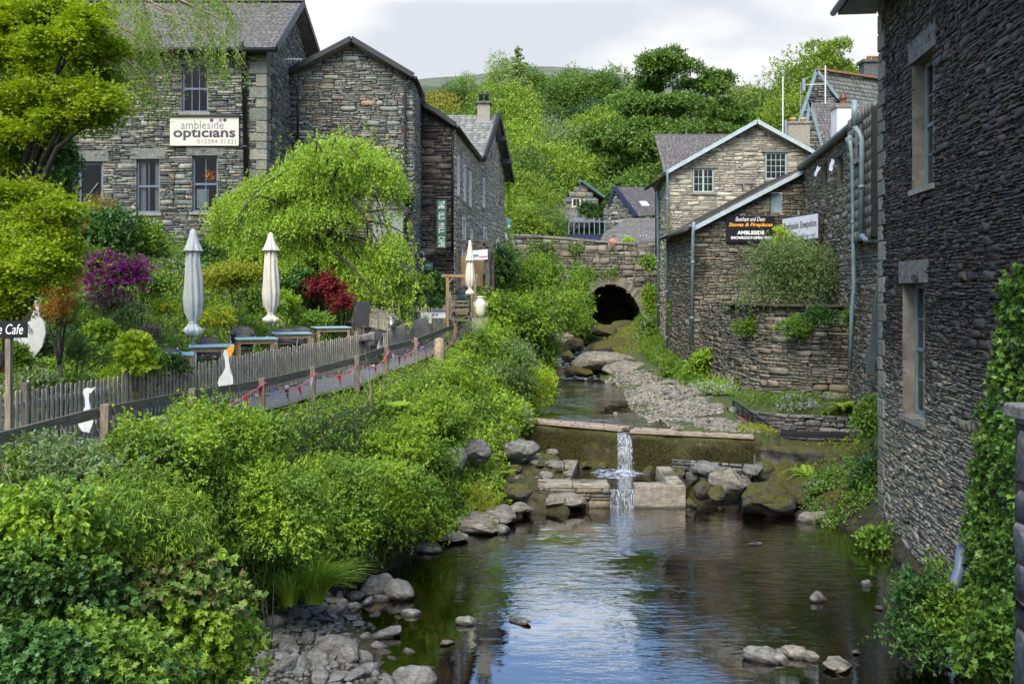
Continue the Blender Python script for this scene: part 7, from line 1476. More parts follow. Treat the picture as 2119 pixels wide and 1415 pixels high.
# ---- woodland trees on the hillside: a few crowns, copied
def make_tree(name, lab, H, W_, n, ls, mat, seed, shape='round', tpl='dia', trunk='bark', lob=16):
    rs = np.random.RandomState(seed); root = empty(name, (0,0,0), lab, 'tree')
    if shape == 'round':
        (v, f), cc, rr = foliage(rs, (0,0,H*.62), (W_,W_,H*.42), n, ls, tpl, lob, 6, 0, .3)
    elif shape == 'tall':
        (v, f), cc, rr = foliage(rs, (0,0,H*.58), (W_,W_,H*.45), n, ls, tpl, lob, 6, .5, .3, twig=2.2)
    elif shape == 'weep':
        cc, rr = lobes_for(rs, (0,0,H*.6), (W_,W_,H*.4), lob); p, d = shell_pts(rs, cc, rr, n//9, .2, .2); P2 = []; 
        k = 9; t = rs.rand(len(p), k); q = p[:, None]+np.stack([d[:, 0:1]*t*.5, d[:, 1:2]*t*.5, -t*H*.13+0*t], 2)
        dd = rs.normal(size=(len(p)*k, 3))*.4+np.array([0,0,-1]); v, f = leaves(q.reshape(-1, 3), dd, rs.normal(size=(len(p)*k, 3)), ls*rs.uniform(.6, 1.1, len(p)*k), tpl)
    elif shape == 'conifer':
        parts = []; cc = []
        for i in range(34):
            z = H*(.2+.78*i/33); r = W_*(1-(i/33))**.9+.15; m = int(9+r*5); a = rs.rand(m)*6.28; 
            for q in range(m):
                L_ = r*rs.uniform(.55, 1.1); kk = max(3, int(L_*7)); t = np.linspace(.15, 1, kk)[:, None]; dz = L_*.28
                pos = np.array([0,0,z])+t*np.array([math.cos(a[q])*L_, math.sin(a[q])*L_, dz*(rs.rand()-.35)]); sd_ = rs.normal(size=(kk, 3))*.7+np.array([math.cos(a[q]), math.sin(a[q]), -.2]); parts.append(leaves(pos, sd_, rs.normal(size=(kk, 3)), ls*rs.uniform(.7, 1.2, kk), 'dia'))
        v, f = merge(parts); cc = np.array([[0,0,H*.98]])
    bulk('crown', v, f, M[mat], root); mb = MB()
    tops = [tuple(c) for c in cc[:9]]
    mb.tube([(0,0,-1.5), (rs.normal()*.2,rs.normal()*.2,H*.3)], [H*.030, H*.022], 8); limbs(mb, rs, (0,0,H*.28), tops, H*.016, .25, 6, .12); mb.build('trunk', M[trunk], root, smooth=True)
    return root
T = {}
T['a'] = make_tree('broadleaf_tree', 'x', 12, 5.2, 42000, .27, 'far1', 1)
T['b'] = make_tree('broadleaf_tree', 'x', 12, 5.0, 42000, .26, 'far2', 2, lob=22)
T['c'] = make_tree('birch_tree', 'x', 15, 3.4, 40000, .20, 'far3', 3, 'weep')
T['d'] = make_tree('evergreen_tree', 'x', 12, 4.2, 30000, .25, 'far4', 4)
T['e'] = make_tree('golden_tree', 'x', 11, 4.6, 34000, .26, 'far5', 5)
T['f'] = make_tree('larch_tree', 'x', 17, 4.2, 0, .42, 'far3', 6, 'conifer')
T['g'] = make_tree('ash_tree', 'x', 15, 4.6, 24000, .25, 'far2', 7, 'tall', lob=26)
usedT = set()
def tree(k, px, py_top, d, H, wide, lab, group='trees on the wooded hillside'):
    """stands on the hillside at column px and depth d with its top at row py_top"""
    x = (px-CX)/F*d; top = (HY-py_top)/F*d; base = float(hillz(np.array([x]), np.array([d]))[0]) if d > 66 else gz1(x, d); 
    s = (top-base)/{'a':12.6,'b':12.6,'c':15.2,'d':12.6,'e':11.6,'f':17,'g':15.8}[k]
    if H: s = H/{'a':12.6,'b':12.6,'c':15.2,'d':12.6,'e':11.6,'f':17,'g':15.8}[k]; base = top-H
    sc3 = (s*wide, s*wide, s); rz = (px*7.3+py_top) % 6.28
    if k not in usedT: usedT.add(k); r = T[k]; r.location = (x, d, base); r.scale = sc3; r.rotation_euler = (0,0,rz)
    else: r = copy_thing(T[k], (x, d, base), rz, sc3)
    r['label'] = lab; r['group'] = group; return r
FT = [('e',905,205,150,12,1.2,'golden-green bush-like tree nearest the mill roofs on the hillside'), ('c',955,150,165,16,1.1,'thin birch in the skyline left of the larch'), ('a',940,180,155,12,1.1,'mid green tree below the skyline birch'),
 ('c',985,125,170,17,1.0,'feathery skyline birch just left of the larch'), ('f',1072,95,150,21,1.15,'tall bare-topped larch breaking the skyline'), ('g',1040,118,160,15,.9,'slim light tree touching the larch on its left'), ('b',1045,175,130,13,1.1,'bright green tree under the larch'),
 ('a',980,215,125,11,1.2,'green tree above the far chimney, left of it'), ('b',1040,205,110,13,1.0,'bright yellow-green tree right behind the far chimney'), ('d',1095,205,140,12,1.0,'dark evergreen in the middle of the hillside'),
 ('c',1160,190,115,19,1.15,'tall grey-green weeping birch in the middle of the hillside'), ('a',1180,145,160,14,1.1,'green tree rising above the weeping birch'), ('a',1235,150,160,13,1.2,'green tree left of the big sycamore on the skyline'), ('c',1240,142,175,14,1.2,'pale birch on the skyline left of the sycamore'),
 ('b',1225,235,120,12,1.3,'bright tree to the right of the weeping birch'), ('b',1120,290,95,13,1.2,'yellow-green tree behind the bridge, largest at left'), ('a',1070,330,85,11,1.0,'green tree beside the end building above the bridge'), ('b',1080,420,72,7,1.1,'low bright tree beside the blue banner'), 
 ('a',1230,290,100,14,1.1,'deep green tree above the stone cottage'), ('a',1290,270,105,14,1.1,'green tree above the slate-roofed house'), ('b',1180,325,92,12,.9,'light tree left of the deep green one above the cottage'), ('a',1330,330,88,12,1.0,'green tree directly behind the slate-roofed house'), ('d',1255,360,96,9,1.1,'dark evergreen between the cottage and the slate-roofed house'),
 ('e',1545,195,130,11,1.1,'bronze-green tree right of the sycamore'), ('e',1610,215,120,10,1.2,'bronze tree above the squat stone chimney'), ('d',1615,150,115,15,.9,'dark blue-green tree behind the aerial mast'), ('a',1580,235,110,11,1.2,'green tree low behind the pale gable'),
 ('a',1500,200,110,13,1.2,'mid green tree behind the right side of the sycamore'), ('g',1655,120,95,17,1.0,'light green tree left behind the steep gable'), ('b',1640,200,88,11,.9,'bright tree under the light one by the steep gable'),
 ('a',880,235,140,10,1.3,'mid green tree just right of the mill roof'), ('b',915,260,120,10,1.2,'bright bushy tree over the mill roof edge'), ('a',1110,150,175,12,1.2,'green tree right of the larch on the skyline'), ('a',1150,215,150,12,1.3,'green tree behind the weeping birch'), ('d',1215,200,150,11,1.,'dark tree right of the weeping birch'), ('b',1060,250,105,11,1.1,'bright tree low beside the far chimney'),
 ('c',1105,255,108,14,.9,'small weeping birch left of the tall one'), ('a',1020,280,100,10,1.1,'green tree behind the far end building'), ('a',1360,240,120,14,1.2,'green tree filling below the sycamore at left'), ('a',1430,240,120,14,1.3,'green tree filling below the sycamore at right'), ('a',1290,200,140,13,1.3,'green tree behind the sycamore at left'), ('b',1080,350,80,9,.9,'bright low tree above the left parapet'), ('a',1128,425,72,5,1.0,'low dark bush tree left of the balcony')]
for k, px, py, d, H, wd, lab in FT: tree(k, px, py, d, H, wd, lab)
def big_crown(name, lab, d, lob, n, ls, mat, trunk_base, bark='bark_dark', tpl='dia', k=6, seed=3, tr=.35, group=None, inner=.25, droop=0., mul=1.):
    """a single tree whose clumps are listed as (px, py, rx, ry, depth offset)"""
    rs = np.random.RandomState(seed); s = d/F; cc = []; rr = []
    for (px, py, rx, ry, dd) in lob: cc.append(P(px, py, d+dd)); rr.append(((rx*s, (rx+ry)/2*s, ry*s)))
    cc = np.array(cc); rr = np.array(rr); root = empty(name, trunk_base, lab, 'tree', group)
    # split every clump into smaller ones
    c2, r2 = [], []
    for c, r in zip(cc, rr):
        m = int(9*mul); dd = rdir(rs, m, .1); c2.append(c+dd*r*rs.uniform(.35, .95 if mul > 1 else .8, (m, 1))); r2.append(np.tile(r, (m, 1))*rs.uniform(.26, .48, (m, 1))*np.array([1, 1, .75 if mul == 1 else .5])*(1 if mul == 1 else .85))
    c2 = np.concatenate(c2); r2 = np.concatenate(r2); p, dr = shell_pts(rs, c2, r2, n//k, inner); v, f = sprigs(rs, p, dr, k, ls, tpl, .9, 1.8, droop, .8) if mul == 1 else sprays(rs, c2, r2*np.array([1.3, 1.3, 1.0]), n//34, 34, ls, tpl, .055*d/2+.15, .2, .3, inner=.85)
    if mul > 1: v, f = merge([(v, f), shoots(rs, c2, r2*1.1, 220, ls*1.1, tpl, .045*d, .2)])
    bulk('crown', v, f, M[mat], root)
    mb = MB(); tb_ = Vector(trunk_base); mid = tb_.lerp(Vector(cc.mean(0)), .45); mb.tube([tb_-Z3*.3, tb_.lerp(mid, .5)+Vector((rs.normal()*.1, 0, 0)), mid], [tr, tr*.8, tr*.6], 10)
    limbs(mb, rs, mid, [tuple(c) for c in cc], tr*.5, .2, 7, .1)
    for c, r in zip(cc, rr):
        for q in range(3): limbs(mb, rs, tuple(c), [tuple(c+rdir(rs, 1, .2)[0]*r*.8)], tr*.1, .3, 5, .1)
    mb.build('trunk', M[bark], root, smooth=True); return root
big_crown('sycamore_tree', 'great spreading sycamore with dark limbs above the slate-roofed house', 92, [(1390,145,75,38,0),(1460,175,60,30,2),(1340,180,45,25,3),(1410,225,90,35,-2),(1310,225,60,38,0),(1500,240,65,40,3),(1260,290,50,40,1),(1350,290,80,45,-3),(1440,290,90,40,-2),(1520,300,50,30,2),(1300,350,60,35,0),(1400,345,60,30,0),(1290,400,50,30,0)], 120000, .30, 'far1', (14.0,93,2.0), tr=.6, seed=8)
# bare birch behind the white parapet at far right
big_crown('birch_tree', 'airy pale green tree above the terracotta chimney pots', 98, [(1720,105,55,35,0),(1700,150,50,30,0),(1760,140,50,30,2),(1790,170,35,30,0),(1680,185,40,30,0)], 20000, .25, 'far2', (32,98,8.0), tr=.2, seed=12)
# ---- weeping tree in front of the gabled house
def weeping(seed=5):
    rs = np.random.RandomState(seed); d0 = 28.6; root = empty('weeping_tree', (*XZ(655,640,d0)[:1], d0, gz1(XZ(655,640,d0)[0], d0)), 'large bright green weeping tree covering the foot of the gabled house', 'tree'); mb = MB()
    base = Vector((XZ(655,640,d0)[0], d0, gz1(XZ(655,640,d0)[0], d0)-.2)); fork = P(640,500,d0); mb.tube([base, base.lerp(fork, .5)+Vector((.1,0,0)), fork], [.2,.16,.13], 10)
    # (x, y, reach) of arching limb ends; leaves hang from every limb
    ends = [(740,292,840,400),(700,285,790,330),(640,300,600,420),(660,330,740,520),(760,320,835,470),(590,345,470,420),(560,360,450,500),(520,395,445,520),(600,400,520,520),(700,400,800,560),(760,420,850,610),(820,440,830,560),(690,350,700,560),(620,430,600,600),(560,430,540,560),(790,520,840,640),(740,500,740,620),(810,560,760,640),(650,470,690,600),(490,400,470,470),(770,450,800,620),(800,600,810,660),(710,300,690,480),(680,480,640,610)]
    P_, D_ = [], []
    for i, (ax, ay, ex, ey) in enumerate(ends):
        for rep in range(2):
            dd = d0+rs.uniform(-1.7, 1.9); a = P(ax+rs.normal()*26, ay+rs.normal()*14, dd); e = P(ex+rs.normal()*26, ey+rs.normal()*22, dd+rs.normal()*.5)
            pts = []
            for t in np.linspace(0, 1, 9):
                q = a.lerp(e, t); q.z += math.sin(t*math.pi)*.35*(e-a).length*.35; pts.append(q)
            if rep < 2:
                mb.tube([fork.lerp(a, t)+Z3*math.sin(t*math.pi)*.3 for t in np.linspace(0, 1, 6)], [.07,.055,.045,.035,.028,.02], 6)
            mb.tube(pts, [.02*(1-k/9)+.004 for k in range(9)], 5)
            for t in np.linspace(.0, 1, 6):
                k = t*8; k0 = min(7, int(k)); q = pts[k0].lerp(pts[k0+1], k-k0); L_ = rs.uniform(.2, .6)
                m = 34; tt = rs.rand(m); b_ = np.array(q)+rs.normal(size=(1, 3))*.09+np.stack([tt*L_*rs.normal()*.25, tt*L_*rs.normal()*.2, -tt*L_], 1); P_.append(b_+rs.normal(size=(m, 3))*.025); D_.append(rs.normal(size=(m, 3))*.65+np.array([0,0,-.8]))
    lob = [(700,335,95,60),(775,380,60,70),(635,385,80,62),(560,400,70,48),(500,440,62,52),(468,490,36,42),(585,470,80,45),(670,440,70,45),(812,520,30,50),(765,565,72,48),(805,605,42,32),(712,525,70,48),(640,520,60,40),(540,510,50,28),(600,548,36,26),(740,600,50,28)]
    cc = np.array([P(a, c+8, d0+rs.uniform(-.9, .6)) for a, c, e, g in lob]); rr = np.array([(e*d0/F, e*d0/F, g*d0/F) for a, c, e, g in lob]); p, dr = shell_pts(rs, cc, rr, 12500, .15, .0); k = 9; L_ = rs.uniform(.15, .55, (len(p), 1)); tt = rs.rand(len(p), k)
    q = p[:, None]+(dr*np.array([1,1,0]))[:, None]*(tt*L_*.45)[..., None]; q[..., 2] -= tt*L_; P_.append((q+rs.normal(size=q.shape)*.02).reshape(-1, 3)); D_.append(rs.normal(size=(len(p)*k, 3))*.6+np.array([0,0,-.7]))
    P_ = np.concatenate(P_); D_ = np.concatenate(D_); v, f = leaves(P_, D_, rs.normal(size=P_.shape)+np.array([0,-.5,.6]), .072*rs.uniform(.6, 1.3, len(P_)), 'dia'); bulk('crown', v, f, M['lf_weep'], root)
    mb.build('trunk', M['bark_dark'], root, smooth=True)
weeping()
# ---- golden tree at the upper left and the birch sprays across the top
def tier(seedname): pass
big_crown('golden_maple', 'golden green maple filling the upper left corner', 14.0, [(60,20,120,45,1),(180,35,60,28,0),(210,100,60,26,.5),(140,80,90,30,0),(40,110,80,40,1),(190,190,80,24,0),(120,180,80,26,.3),(40,200,90,32,.6),(215,205,50,18,-.3),(140,235,80,22,0),(30,270,80,26,.2),(200,150,40,16,.5),(80,140,60,26,1),(15,330,60,28,.5),(0,60,60,60,2)], 88000, .05, 'lf_acer', (-8.0,14.6,-1.6), tpl='lobed', k=5, seed=21, tr=.13, bark='bark_dark', inner=.6, mul=2.4, droop=.3)
big_crown('golden_maple', 'lower golden green maple behind the cafe sign at the left edge', 12.6, [(40,395,90,26,.5),(115,425,60,20,0),(30,470,80,38,.3),(100,490,60,40,0),(20,550,60,50,0),(70,545,60,45,-.2),(0,620,45,35,0),(110,545,45,30,.2),(130,520,25,22,.2)], 46000, .042, 'lf_acer', (-6.9,13.0,-1.9), tpl='lobed', k=5, seed=22, tr=.08, bark='bark_dark', inner=.6, mul=2.2, droop=.5)
big_crown('bronze_maple', 'feathery copper bush under the lower golden maple', 14.8, [(130,590,35,28,0),(100,610,40,30,.2),(150,560,28,18,0),(95,645,40,25,0),(130,630,30,20,0)], 9000, .05, 'lf_orange', (-6.8,15,-2.0), tpl='long', k=6, seed=23, tr=.05, bark='bark_dark')
big_crown('dark_tree', 'dark ivy-clad tree in the shade behind the golden maple', 17.5, [(60,290,80,60,0),(100,380,60,60,0),(30,420,60,60,0),(100,320,70,50,.5),(0,20,40,70,0),(60,190,80,60,1),(130,130,60,40,1)], 26000, .09, 'lf_dk', (-8.6,18.,-1.2), tpl='oval', k=6, seed=24, tr=.22, bark='bark_dark')
def birch_sprays(seed=4):
    rs = np.random.RandomState(seed); d0 = 15.5; bx = -10.6; root = empty('silver_birch', (bx, 16.5, -1), 'silver birch whose thin hanging sprays cross the stone house roof', 'tree'); mb = MB(); P_, D_ = [], []
    mb.tube([(bx,16.5,-1.6), (bx+.2,16.3,3), (bx+.5,16,6.5)], [.2,.16,.1], 10)
    for (px, py, ex, ey) in ((180,-40,300,40),(300,-60,420,50),(380,-70,480,20),(250,-30,330,60),(200,60,290,190),(260,40,350,140),(330,20,400,110),(400,0,450,90),(430,-20,480,60),(300,80,340,170),(360,-50,540,-10),(230,110,310,220),(280,130,340,230),(450,90,465,150),(330,-60,430,0),(150,100,250,230),(270,10,290,110),(220,-10,260,90),(470,-40,560,-30),(440,60,475,140)):
        for rep in range(5):
            dd = d0+rs.normal()*.7; a = P(px+rs.normal()*18, py+rs.normal()*14, dd); e = P(ex+rs.normal()*22, ey+rs.normal()*16, dd+rs.normal()*.3); pts = []
            for t in np.linspace(0, 1, 9): q = a.lerp(e, t); q.z += math.sin(t*math.pi)*.25*(e-a).length*.5; pts.append(q)
            if rep == 0: 
                s0 = Vector((bx+.4,16.1,5.5)); mb.tube([s0.lerp(a, t)+Z3*.5*math.sin(t*3.14) for t in np.linspace(0, 1, 6)], [.06,.045,.035,.025,.018,.012], 6)
            mb.tube(pts, [.005*(1-k/9)+.002 for k in range(9)], 5)
            for t in np.linspace(.1, 1, 11):
                k = t*8; k0 = min(7, int(k)); q = pts[k0].lerp(pts[k0+1], k-k0); L_ = rs.uniform(.12, .5); m = 16; tt = rs.rand(m)
                P_.append(np.array(q)+np.stack([tt*L_*rs.normal()*.3, tt*L_*rs.normal()*.2, -tt*L_], 1)+rs.normal(size=(m, 3))*.02); D_.append(rs.normal(size=(m, 3))*.8+np.array([0,0,-.7]))
    P_ = np.concatenate(P_); D_ = np.concatenate(D_); v, f = leaves(P_, D_, rs.normal(size=P_.shape), .042*rs.uniform(.6, 1.2, len(P_)), 'dia'); bulk('crown', v, f, M['lf_birch'], root); mb.build('trunk', M['dry_twig'], root, smooth=True)
birch_sprays()
# ---- garden shrubs behind the tables
PL('rhododendron', 'magenta flowering rhododendron on the slope below the stone house', 'shrub', 225, 570, 20.5, 75, 50, 4200, .07, 'lf_mid', flowers=('fl_mag', 1500, .075, 'oval'), lobes=22, nsh=50, shl=.3)
PL('azalea', 'orange-leaved azalea at the right edge of the magenta shrub', 'shrub', 292, 575, 20.8, 14, 32, 700, .06, 'lf_orange', nst=2)
PL('rhododendron', 'dark rhododendron with a few red flowers under the house windows', 'shrub', 215, 480, 26, 85, 45, 7500, .11, 'lf_dk', lobes=12, flowers=('fl_red', 14, .12, 'oval'))
PL('pieris', 'cream and bronze tipped shrub beside the glazed door', 'shrub', 215, 440, 27.5, 40, 32, 2200, .12, 'lf_bronze', tpl='long')
PL('green_shrub', 'mid green shrub right of the dark rhododendron', 'shrub', 300, 500, 27, 55, 40, 4200, .10, 'lf_mid')
PL('golden_shrub', 'rounded yellow-olive shrub between the two parasols', 'shrub', 475, 572, 24, 70, 42, 15000, .06, 'lf_olive', flat=.7, lobes=18, tpl='dia')
PL('crimson_shrub', 'crimson leaved shrub below the weeping tree', 'shrub', 668, 603, 27.3, 50, 32, 5600, .07, 'lf_red', lobes=16, nsh=30)
PL('crimson_shrub', 'lower sprawling crimson shrub beside the black chair', 'shrub', 705, 632, 26.6, 26, 20, 1600, .07, 'lf_red', lobes=9, nst=2, nsh=14)
PL('dark_shrub', 'dark green shrub left of the crimson shrub', 'shrub', 610, 600, 27.5, 50, 35, 4200, .10, 'lf_dk')
PL('spurge', 'yellow flowering spurge under the golden shrub', 'shrub', 450, 660, 21, 45, 22, 2200, .06, 'lf_brt', flowers=('fl_yel', 600, .05, 'oval'), nst=0)
PL('spurge', 'small yellow spurge left of the white parasol', 'shrub', 345, 640, 20.8, 28, 16, 900, .06, 'lf_brt', flowers=('fl_yel', 160, .05, 'oval'), nst=0)
PL('brown_heather', 'brownish heather mound in front of the terrace slope', 'shrub', 290, 695, 19.2, 38, 18, 2200, .05, 'lf_purple', nst=0)
PL('purple_sage', 'grey purple sage below the magenta shrub', 'shrub', 225, 625, 20, 52, 20, 2600, .06, 'lf_purple', nst=0)
PL('rosemary_bush', 'upright dark green bush on the slope left of the tables', 'shrub', 160, 720, 17, 28, 40, 3400, .06, 'lf_dk', tpl='long')
PL('box_bush', 'glossy green bush in front of the leftmost table', 'shrub', 300, 765, 16.3, 62, 45, 7800, .055, 'lf_mid', lobes=12)
PL('fatsia_shrub', 'yellow-green climbing foliage above the near picket fence', 'shrub', 290, 735, 15.6, 28, 60, 1500, .10, 'lf_yel', tpl='lobed', lobes=7)
PL('rosebush', 'dark leaved bush right of the near goose', 'shrub', 350, 770, 16.8, 40, 30, 2600, .06, 'lf_dk')
for i, (px, py, d, rx, ry, n, ls, mt, lab) in enumerate(((60,800,14.5,60,26,4200,.06,'lf_grey','grey-green leafy clump behind the near pickets at far left'),(140,800,15.5,55,24,3600,.06,'lf_mid','green clump behind the near pickets under the swan'),(230,790,15.8,40,22,2500,.06,'lf_yel','yellowish clump behind the near pickets'),(130,640,19.5,48,22,2600,.07,'lf_mid','leafy mound under the copper bush'),(260,650,20,48,20,2600,.07,'lf_grey','grey leafy mound on the slope above the heather'),(330,600,23,40,25,2600,.08,'lf_mid','leafy mound right of the magenta shrub'),(370,560,25.5,45,28,2600,.09,'lf_grey','grey-green mound above the terrace beside the parasol'),(420,530,28,40,24,2200,.10,'lf_dk','dark mound against the stone house foot'),(640,665,25.8,60,26,3600,.07,'lf_mid','grassy mound below the crimson shrub'),(540,640,24,45,28,2800,.07,'lf_mid','leafy mound behind the cream parasol'),(590,630,25.5,40,25,2400,.07,'lf_brt','bright mound right of the cream parasol'),(250,730,18,40,20,2200,.06,'lf_mid','leafy mound between heather and pickets'),(200,690,18.5,40,24,2400,.07,'lf_brt','bright leafy mound left of the heather'),(90,720,16.4,40,30,2600,.06,'lf_dk','dark clump right of the swan'),(30,740,15.2,40,26,2200,.06,'lf_mid','leafy clump beneath the cafe sign'))):
    PL('leafy_clump', lab, 'plant', px, py, d, rx, ry, n, ls, mt, nst=0, bottom=.1)
PL('climbing_vine', 'dark climber on the wall beside the cafe door', 'climber', 905, 605, 35.5, 24, 42, 3800, .09, 'lf_dk', nst=2)
PL('laurel_bush', 'broad leaved laurel left of the cafe door', 'shrub', 858, 600, 33.5, 30, 30, 3200, .12, 'lf_mid', nst=2)
PL('conifer_bush', 'conical dark conifer behind the inner fence', 'shrub', 840, 630, 31.5, 18, 42, 3000, .08, 'lf_dk', tpl='long', nst=1)
PL('green_shrub', 'dark green shrub under the timber porch', 'shrub', 900, 640, 34.0, 26, 18, 1900, .09, 'lf_dk', nst=1)
PL('flower_pots_plant', 'low pink flowering plant behind the inner fence', 'plant', 812, 660, 26.8, 14, 9, 260, .05, 'lf_mid', flowers=('fl_lilac', 60, .04, 'oval'), nst=0)
# ---- left bank shrubs beyond the fence: (px, py, d, rx, ry, n, leaf, mat, tpl, label)
LB = [(70,1080,8.6,130,80,5200,.075,'lf_brt','oval','drooping bright green shrub at the left edge of the bank'),
 (250,1060,9.4,150,75,9500,.065,'lf_brt','long','yellow-green hanging shrub in the middle of the near bank'),
 (90,1230,8.3,150,110,11000,.05,'lf_ivy','lobed','ivy sheet at the lower left corner'),
 (330,1210,9.6,150,120,6200,.08,'lf_maple','lobed','sycamore sapling with bronze young leaves at the bottom of the bank'),
 (150,1370,7.8,200,70,6500,.062,'lf_dk','lobed','dark shaded ivy along the bottom left edge'),
 (430,1330,9.9,100,75,3000,.09,'lf_mid','oval','broad leaved green sapling above the gravel bar'),
 (560,1050,13.0,130,100,17000,.05,'lf_mid','oval','dense small leaved shrub in the centre of the left bank'),
 (430,905,13.2,125,85,17000,.05,'lf_brt','oval','light green shrub below the rail fence, nearest the path'),
 (520,900,14.8,80,46,9000,.048,'lf_brt','oval','light green thorny shrub where the path appears'),
 (330,920,12.2,90,60,7000,.055,'lf_mid','oval','leafy shrub hung round the fence post'),
 (100,960,10.8,140,45,4800,.06,'lf_grey','oval','grey-green nettle clump under the near pickets'),
 (575,1150,14.5,75,75,7500,.055,'lf_mid','oval','dark green shrub above the sedge tuft'),
 (715,1075,16.0,95,72,12500,.055,'lf_mid','oval','green bramble in the middle of the bank'),
 (705,985,16.6,115,36,9500,.052,'lf_brt','oval','bright bramble below the bunting'),
 (830,1035,18.0,80,78,9000,.06,'lf_mid','oval','green shrub between bramble and boulder'),
 (825,905,19.2,85,36,7500,.055,'lf_brt','oval','light bramble with fern beside it below the path'),
 (890,850,21.8,70,34,5500,.06,'lf_brt','oval','bright shrub below the tree stump'),
 (930,870,22.6,60,60,5500,.065,'lf_mid','oval','green shrub above the grey boulder'),
 (960,790,25.5,60,50,5500,.065,'lf_brt','oval','light green shrub on the bank below the milk churn'),
 (1010,720,29.5,55,60,6500,.07,'lf_brt','oval','ivy shrub under the milk churn'),
 (1060,760,29.0,55,60,6500,.07,'lf_grey','oval','pale shrub leaning over the upper pool'),
 (1100,800,30.5,50,45,5200,.07,'lf_yel','oval','yellow-green branch hanging over the upper pool'),
 (1065,870,26.9,40,28,2200,.07,'lf_mid','oval','green shrub at the left end of the weir'),
 (1030,640,36.5,40,40,4200,.09,'lf_brt','oval','bright shrub right of the milk churn'),
 (1090,650,40,60,45,6500,.10,'lf_mid','oval','dark green bush above the cascade'),
 (1150,640,45,60,42,6500,.11,'lf_mid','oval','spreading bush reaching toward the arch'),
 (1110,700,41,50,40,5200,.10,'lf_grey','oval','pale green bush above the head of the upper pool'),
 (1180,660,50,45,35,4200,.12,'lf_brt','oval','light bush nearest the arch on the left'),
 (1075,560,48,45,50,5200,.12,'lf_mid','oval','green bush at the foot of the bridge wall'),
 (1045,545,46,30,35,3200,.12,'lf_dk','oval','dark ivy bush at the end of the timber porch'),
 (1130,580,53,55,50,6500,.13,'lf_mid','oval','leafy bush climbing the bridge wall'),
 (1190,600,56,40,40,3800,.13,'lf_brt','oval','bush beside the arch ring'),
 (900,960,20.2,45,60,3800,.06,'lf_mid','oval','bush left of the lower boulder'),
 (880,1050,19.2,50,60,3600,.06,'lf_mid','oval','green bush above the pool edge'),
 (975,1030,21.6,55,26,1600,.07,'lf_olive','long','ferny patch above the pale bedrock'),
 (690,1130,16.0,70,50,4600,.055,'lf_dk','oval','shaded bramble above the pool edge')]
for i, (px, py, d, rx, ry, n, ls, mt, tp, lab) in enumerate(LB):
    PL('bank_shrub' if tp != 'lobed' else 'bank_sapling', lab, 'shrub', px, py+ry*.15, d, rx*1.18, ry*1.2, int(n*1.5), ls, mt, tpl=tp, lobes=24, nst=3, droop=.8 if tp == 'long' else .3, rd=min(rx, 120)*d/F*.9, bark='bark_dark', stemr=.012, bottom=1.5, inner=.4, nsh=int(rx*.9), shl=.017*d, mat2={'lf_mid': 'lf_brt', 'lf_brt': 'lf_mid', 'lf_grey': 'lf_mid', 'lf_yel': 'lf_brt', 'lf_ivy': 'lf_dk', 'lf_maple': 'lf_brt', 'lf_dk': 'lf_mid', 'lf_olive': 'lf_brt'}[mt])
def strip(rs, n, y0, y1, A0, A1, pw=1.):
    y = y0+(y1-y0)*rs.rand(n)**pw; t = rs.rand(n); a = np.interp(y, SY, SX[:, A0]); b = np.interp(y, SY, SX[:, A1]); return np.stack([a+(b-a)*t, y], 1)
cover('bank_undergrowth', lambda rs, n: strip(rs, n, 5.5, 24, 6, 8, 1.2), 48000, .07, 'lf_mid', seed=2, hmin=.0, hmax=.2)
cover('bank_undergrowth', lambda rs, n: strip(rs, n, 5.5, 36, 5, 6, 1.2), 22000, .05, 'lf_brt', seed=12, hmin=.0, hmax=.10)
cover('bank_undergrowth', lambda rs, n: strip(rs, n, 20, 57, 6, 8, 1.2), 38000, .10, 'lf_brt', seed=3, hmin=.0, hmax=.22)
cover('garden_ground_cover', lambda rs, n: strip(rs, n, 11, 32, 1, 4), 110000, .06, 'lf_mid', seed=4, hmin=0, hmax=.18)
cover('garden_ground_cover', lambda rs, n: strip(rs, n, 11, 34, 2, 3), 50000, .06, 'lf_brt', seed=5, hmin=0, hmax=.22)
cover('ground_cover', lambda rs, n: strip(rs, n, 30, 57, 1, 6), 24000, .12, 'lf_mid', seed=6, hmin=.0, hmax=.3)
cover('verge_plants', lambda rs, n: strip(rs, n, 8, 34, 4, 5), 5000, .06, 'lf_mid', seed=7, hmin=.06, hmax=.2) if False else None
def rightbank(rs, n):
    y = rs.uniform(33, 56, n*3); x = np.interp(y, [33, 37, 42, 50, 57], [5.9, 5.7, 5.5, 6.2, 7])+rs.rand(n*3)*np.interp(y, [33,42,57], [.8,.9,2.0]); return np.stack([x, y], 1)[:n]
cover('right_bank_grass', rightbank, 22000, .11, 'lf_mid', 'long', seed=8, hmin=0, hmax=.25)
cover('low_bank_plants', lambda rs, n: np.stack([rs.uniform(6.6, 9.6, n), rs.uniform(27.6, 30.5, n)], 1), 9000, .08, 'lf_mid', 'long', seed=19, hmin=0, hmax=.15)
cover('waterside_moss', lambda rs, n: np.stack([rs.uniform(4.5, 7.5, n), rs.uniform(43, 56, n)], 1), 12000, .09, 'lf_olive', 'long', seed=9, hmin=-.02, hmax=.12)
cover('pool_edge_plants', lambda rs, n: np.stack([rs.uniform(6.5, 7.9, n), rs.uniform(20.9, 23.0, n)], 1), 4000, .07, 'lf_mid', seed=10, hmin=.02, hmax=.3)
cover('wall_foot_plants', lambda rs, n: np.stack([6.9+rs.rand(n)*.5-(18-(y := rs.uniform(6, 17, n)))*.12*0, y], 1), 12000, .07, 'lf_mid', seed=11, hmin=.1, hmax=.6)
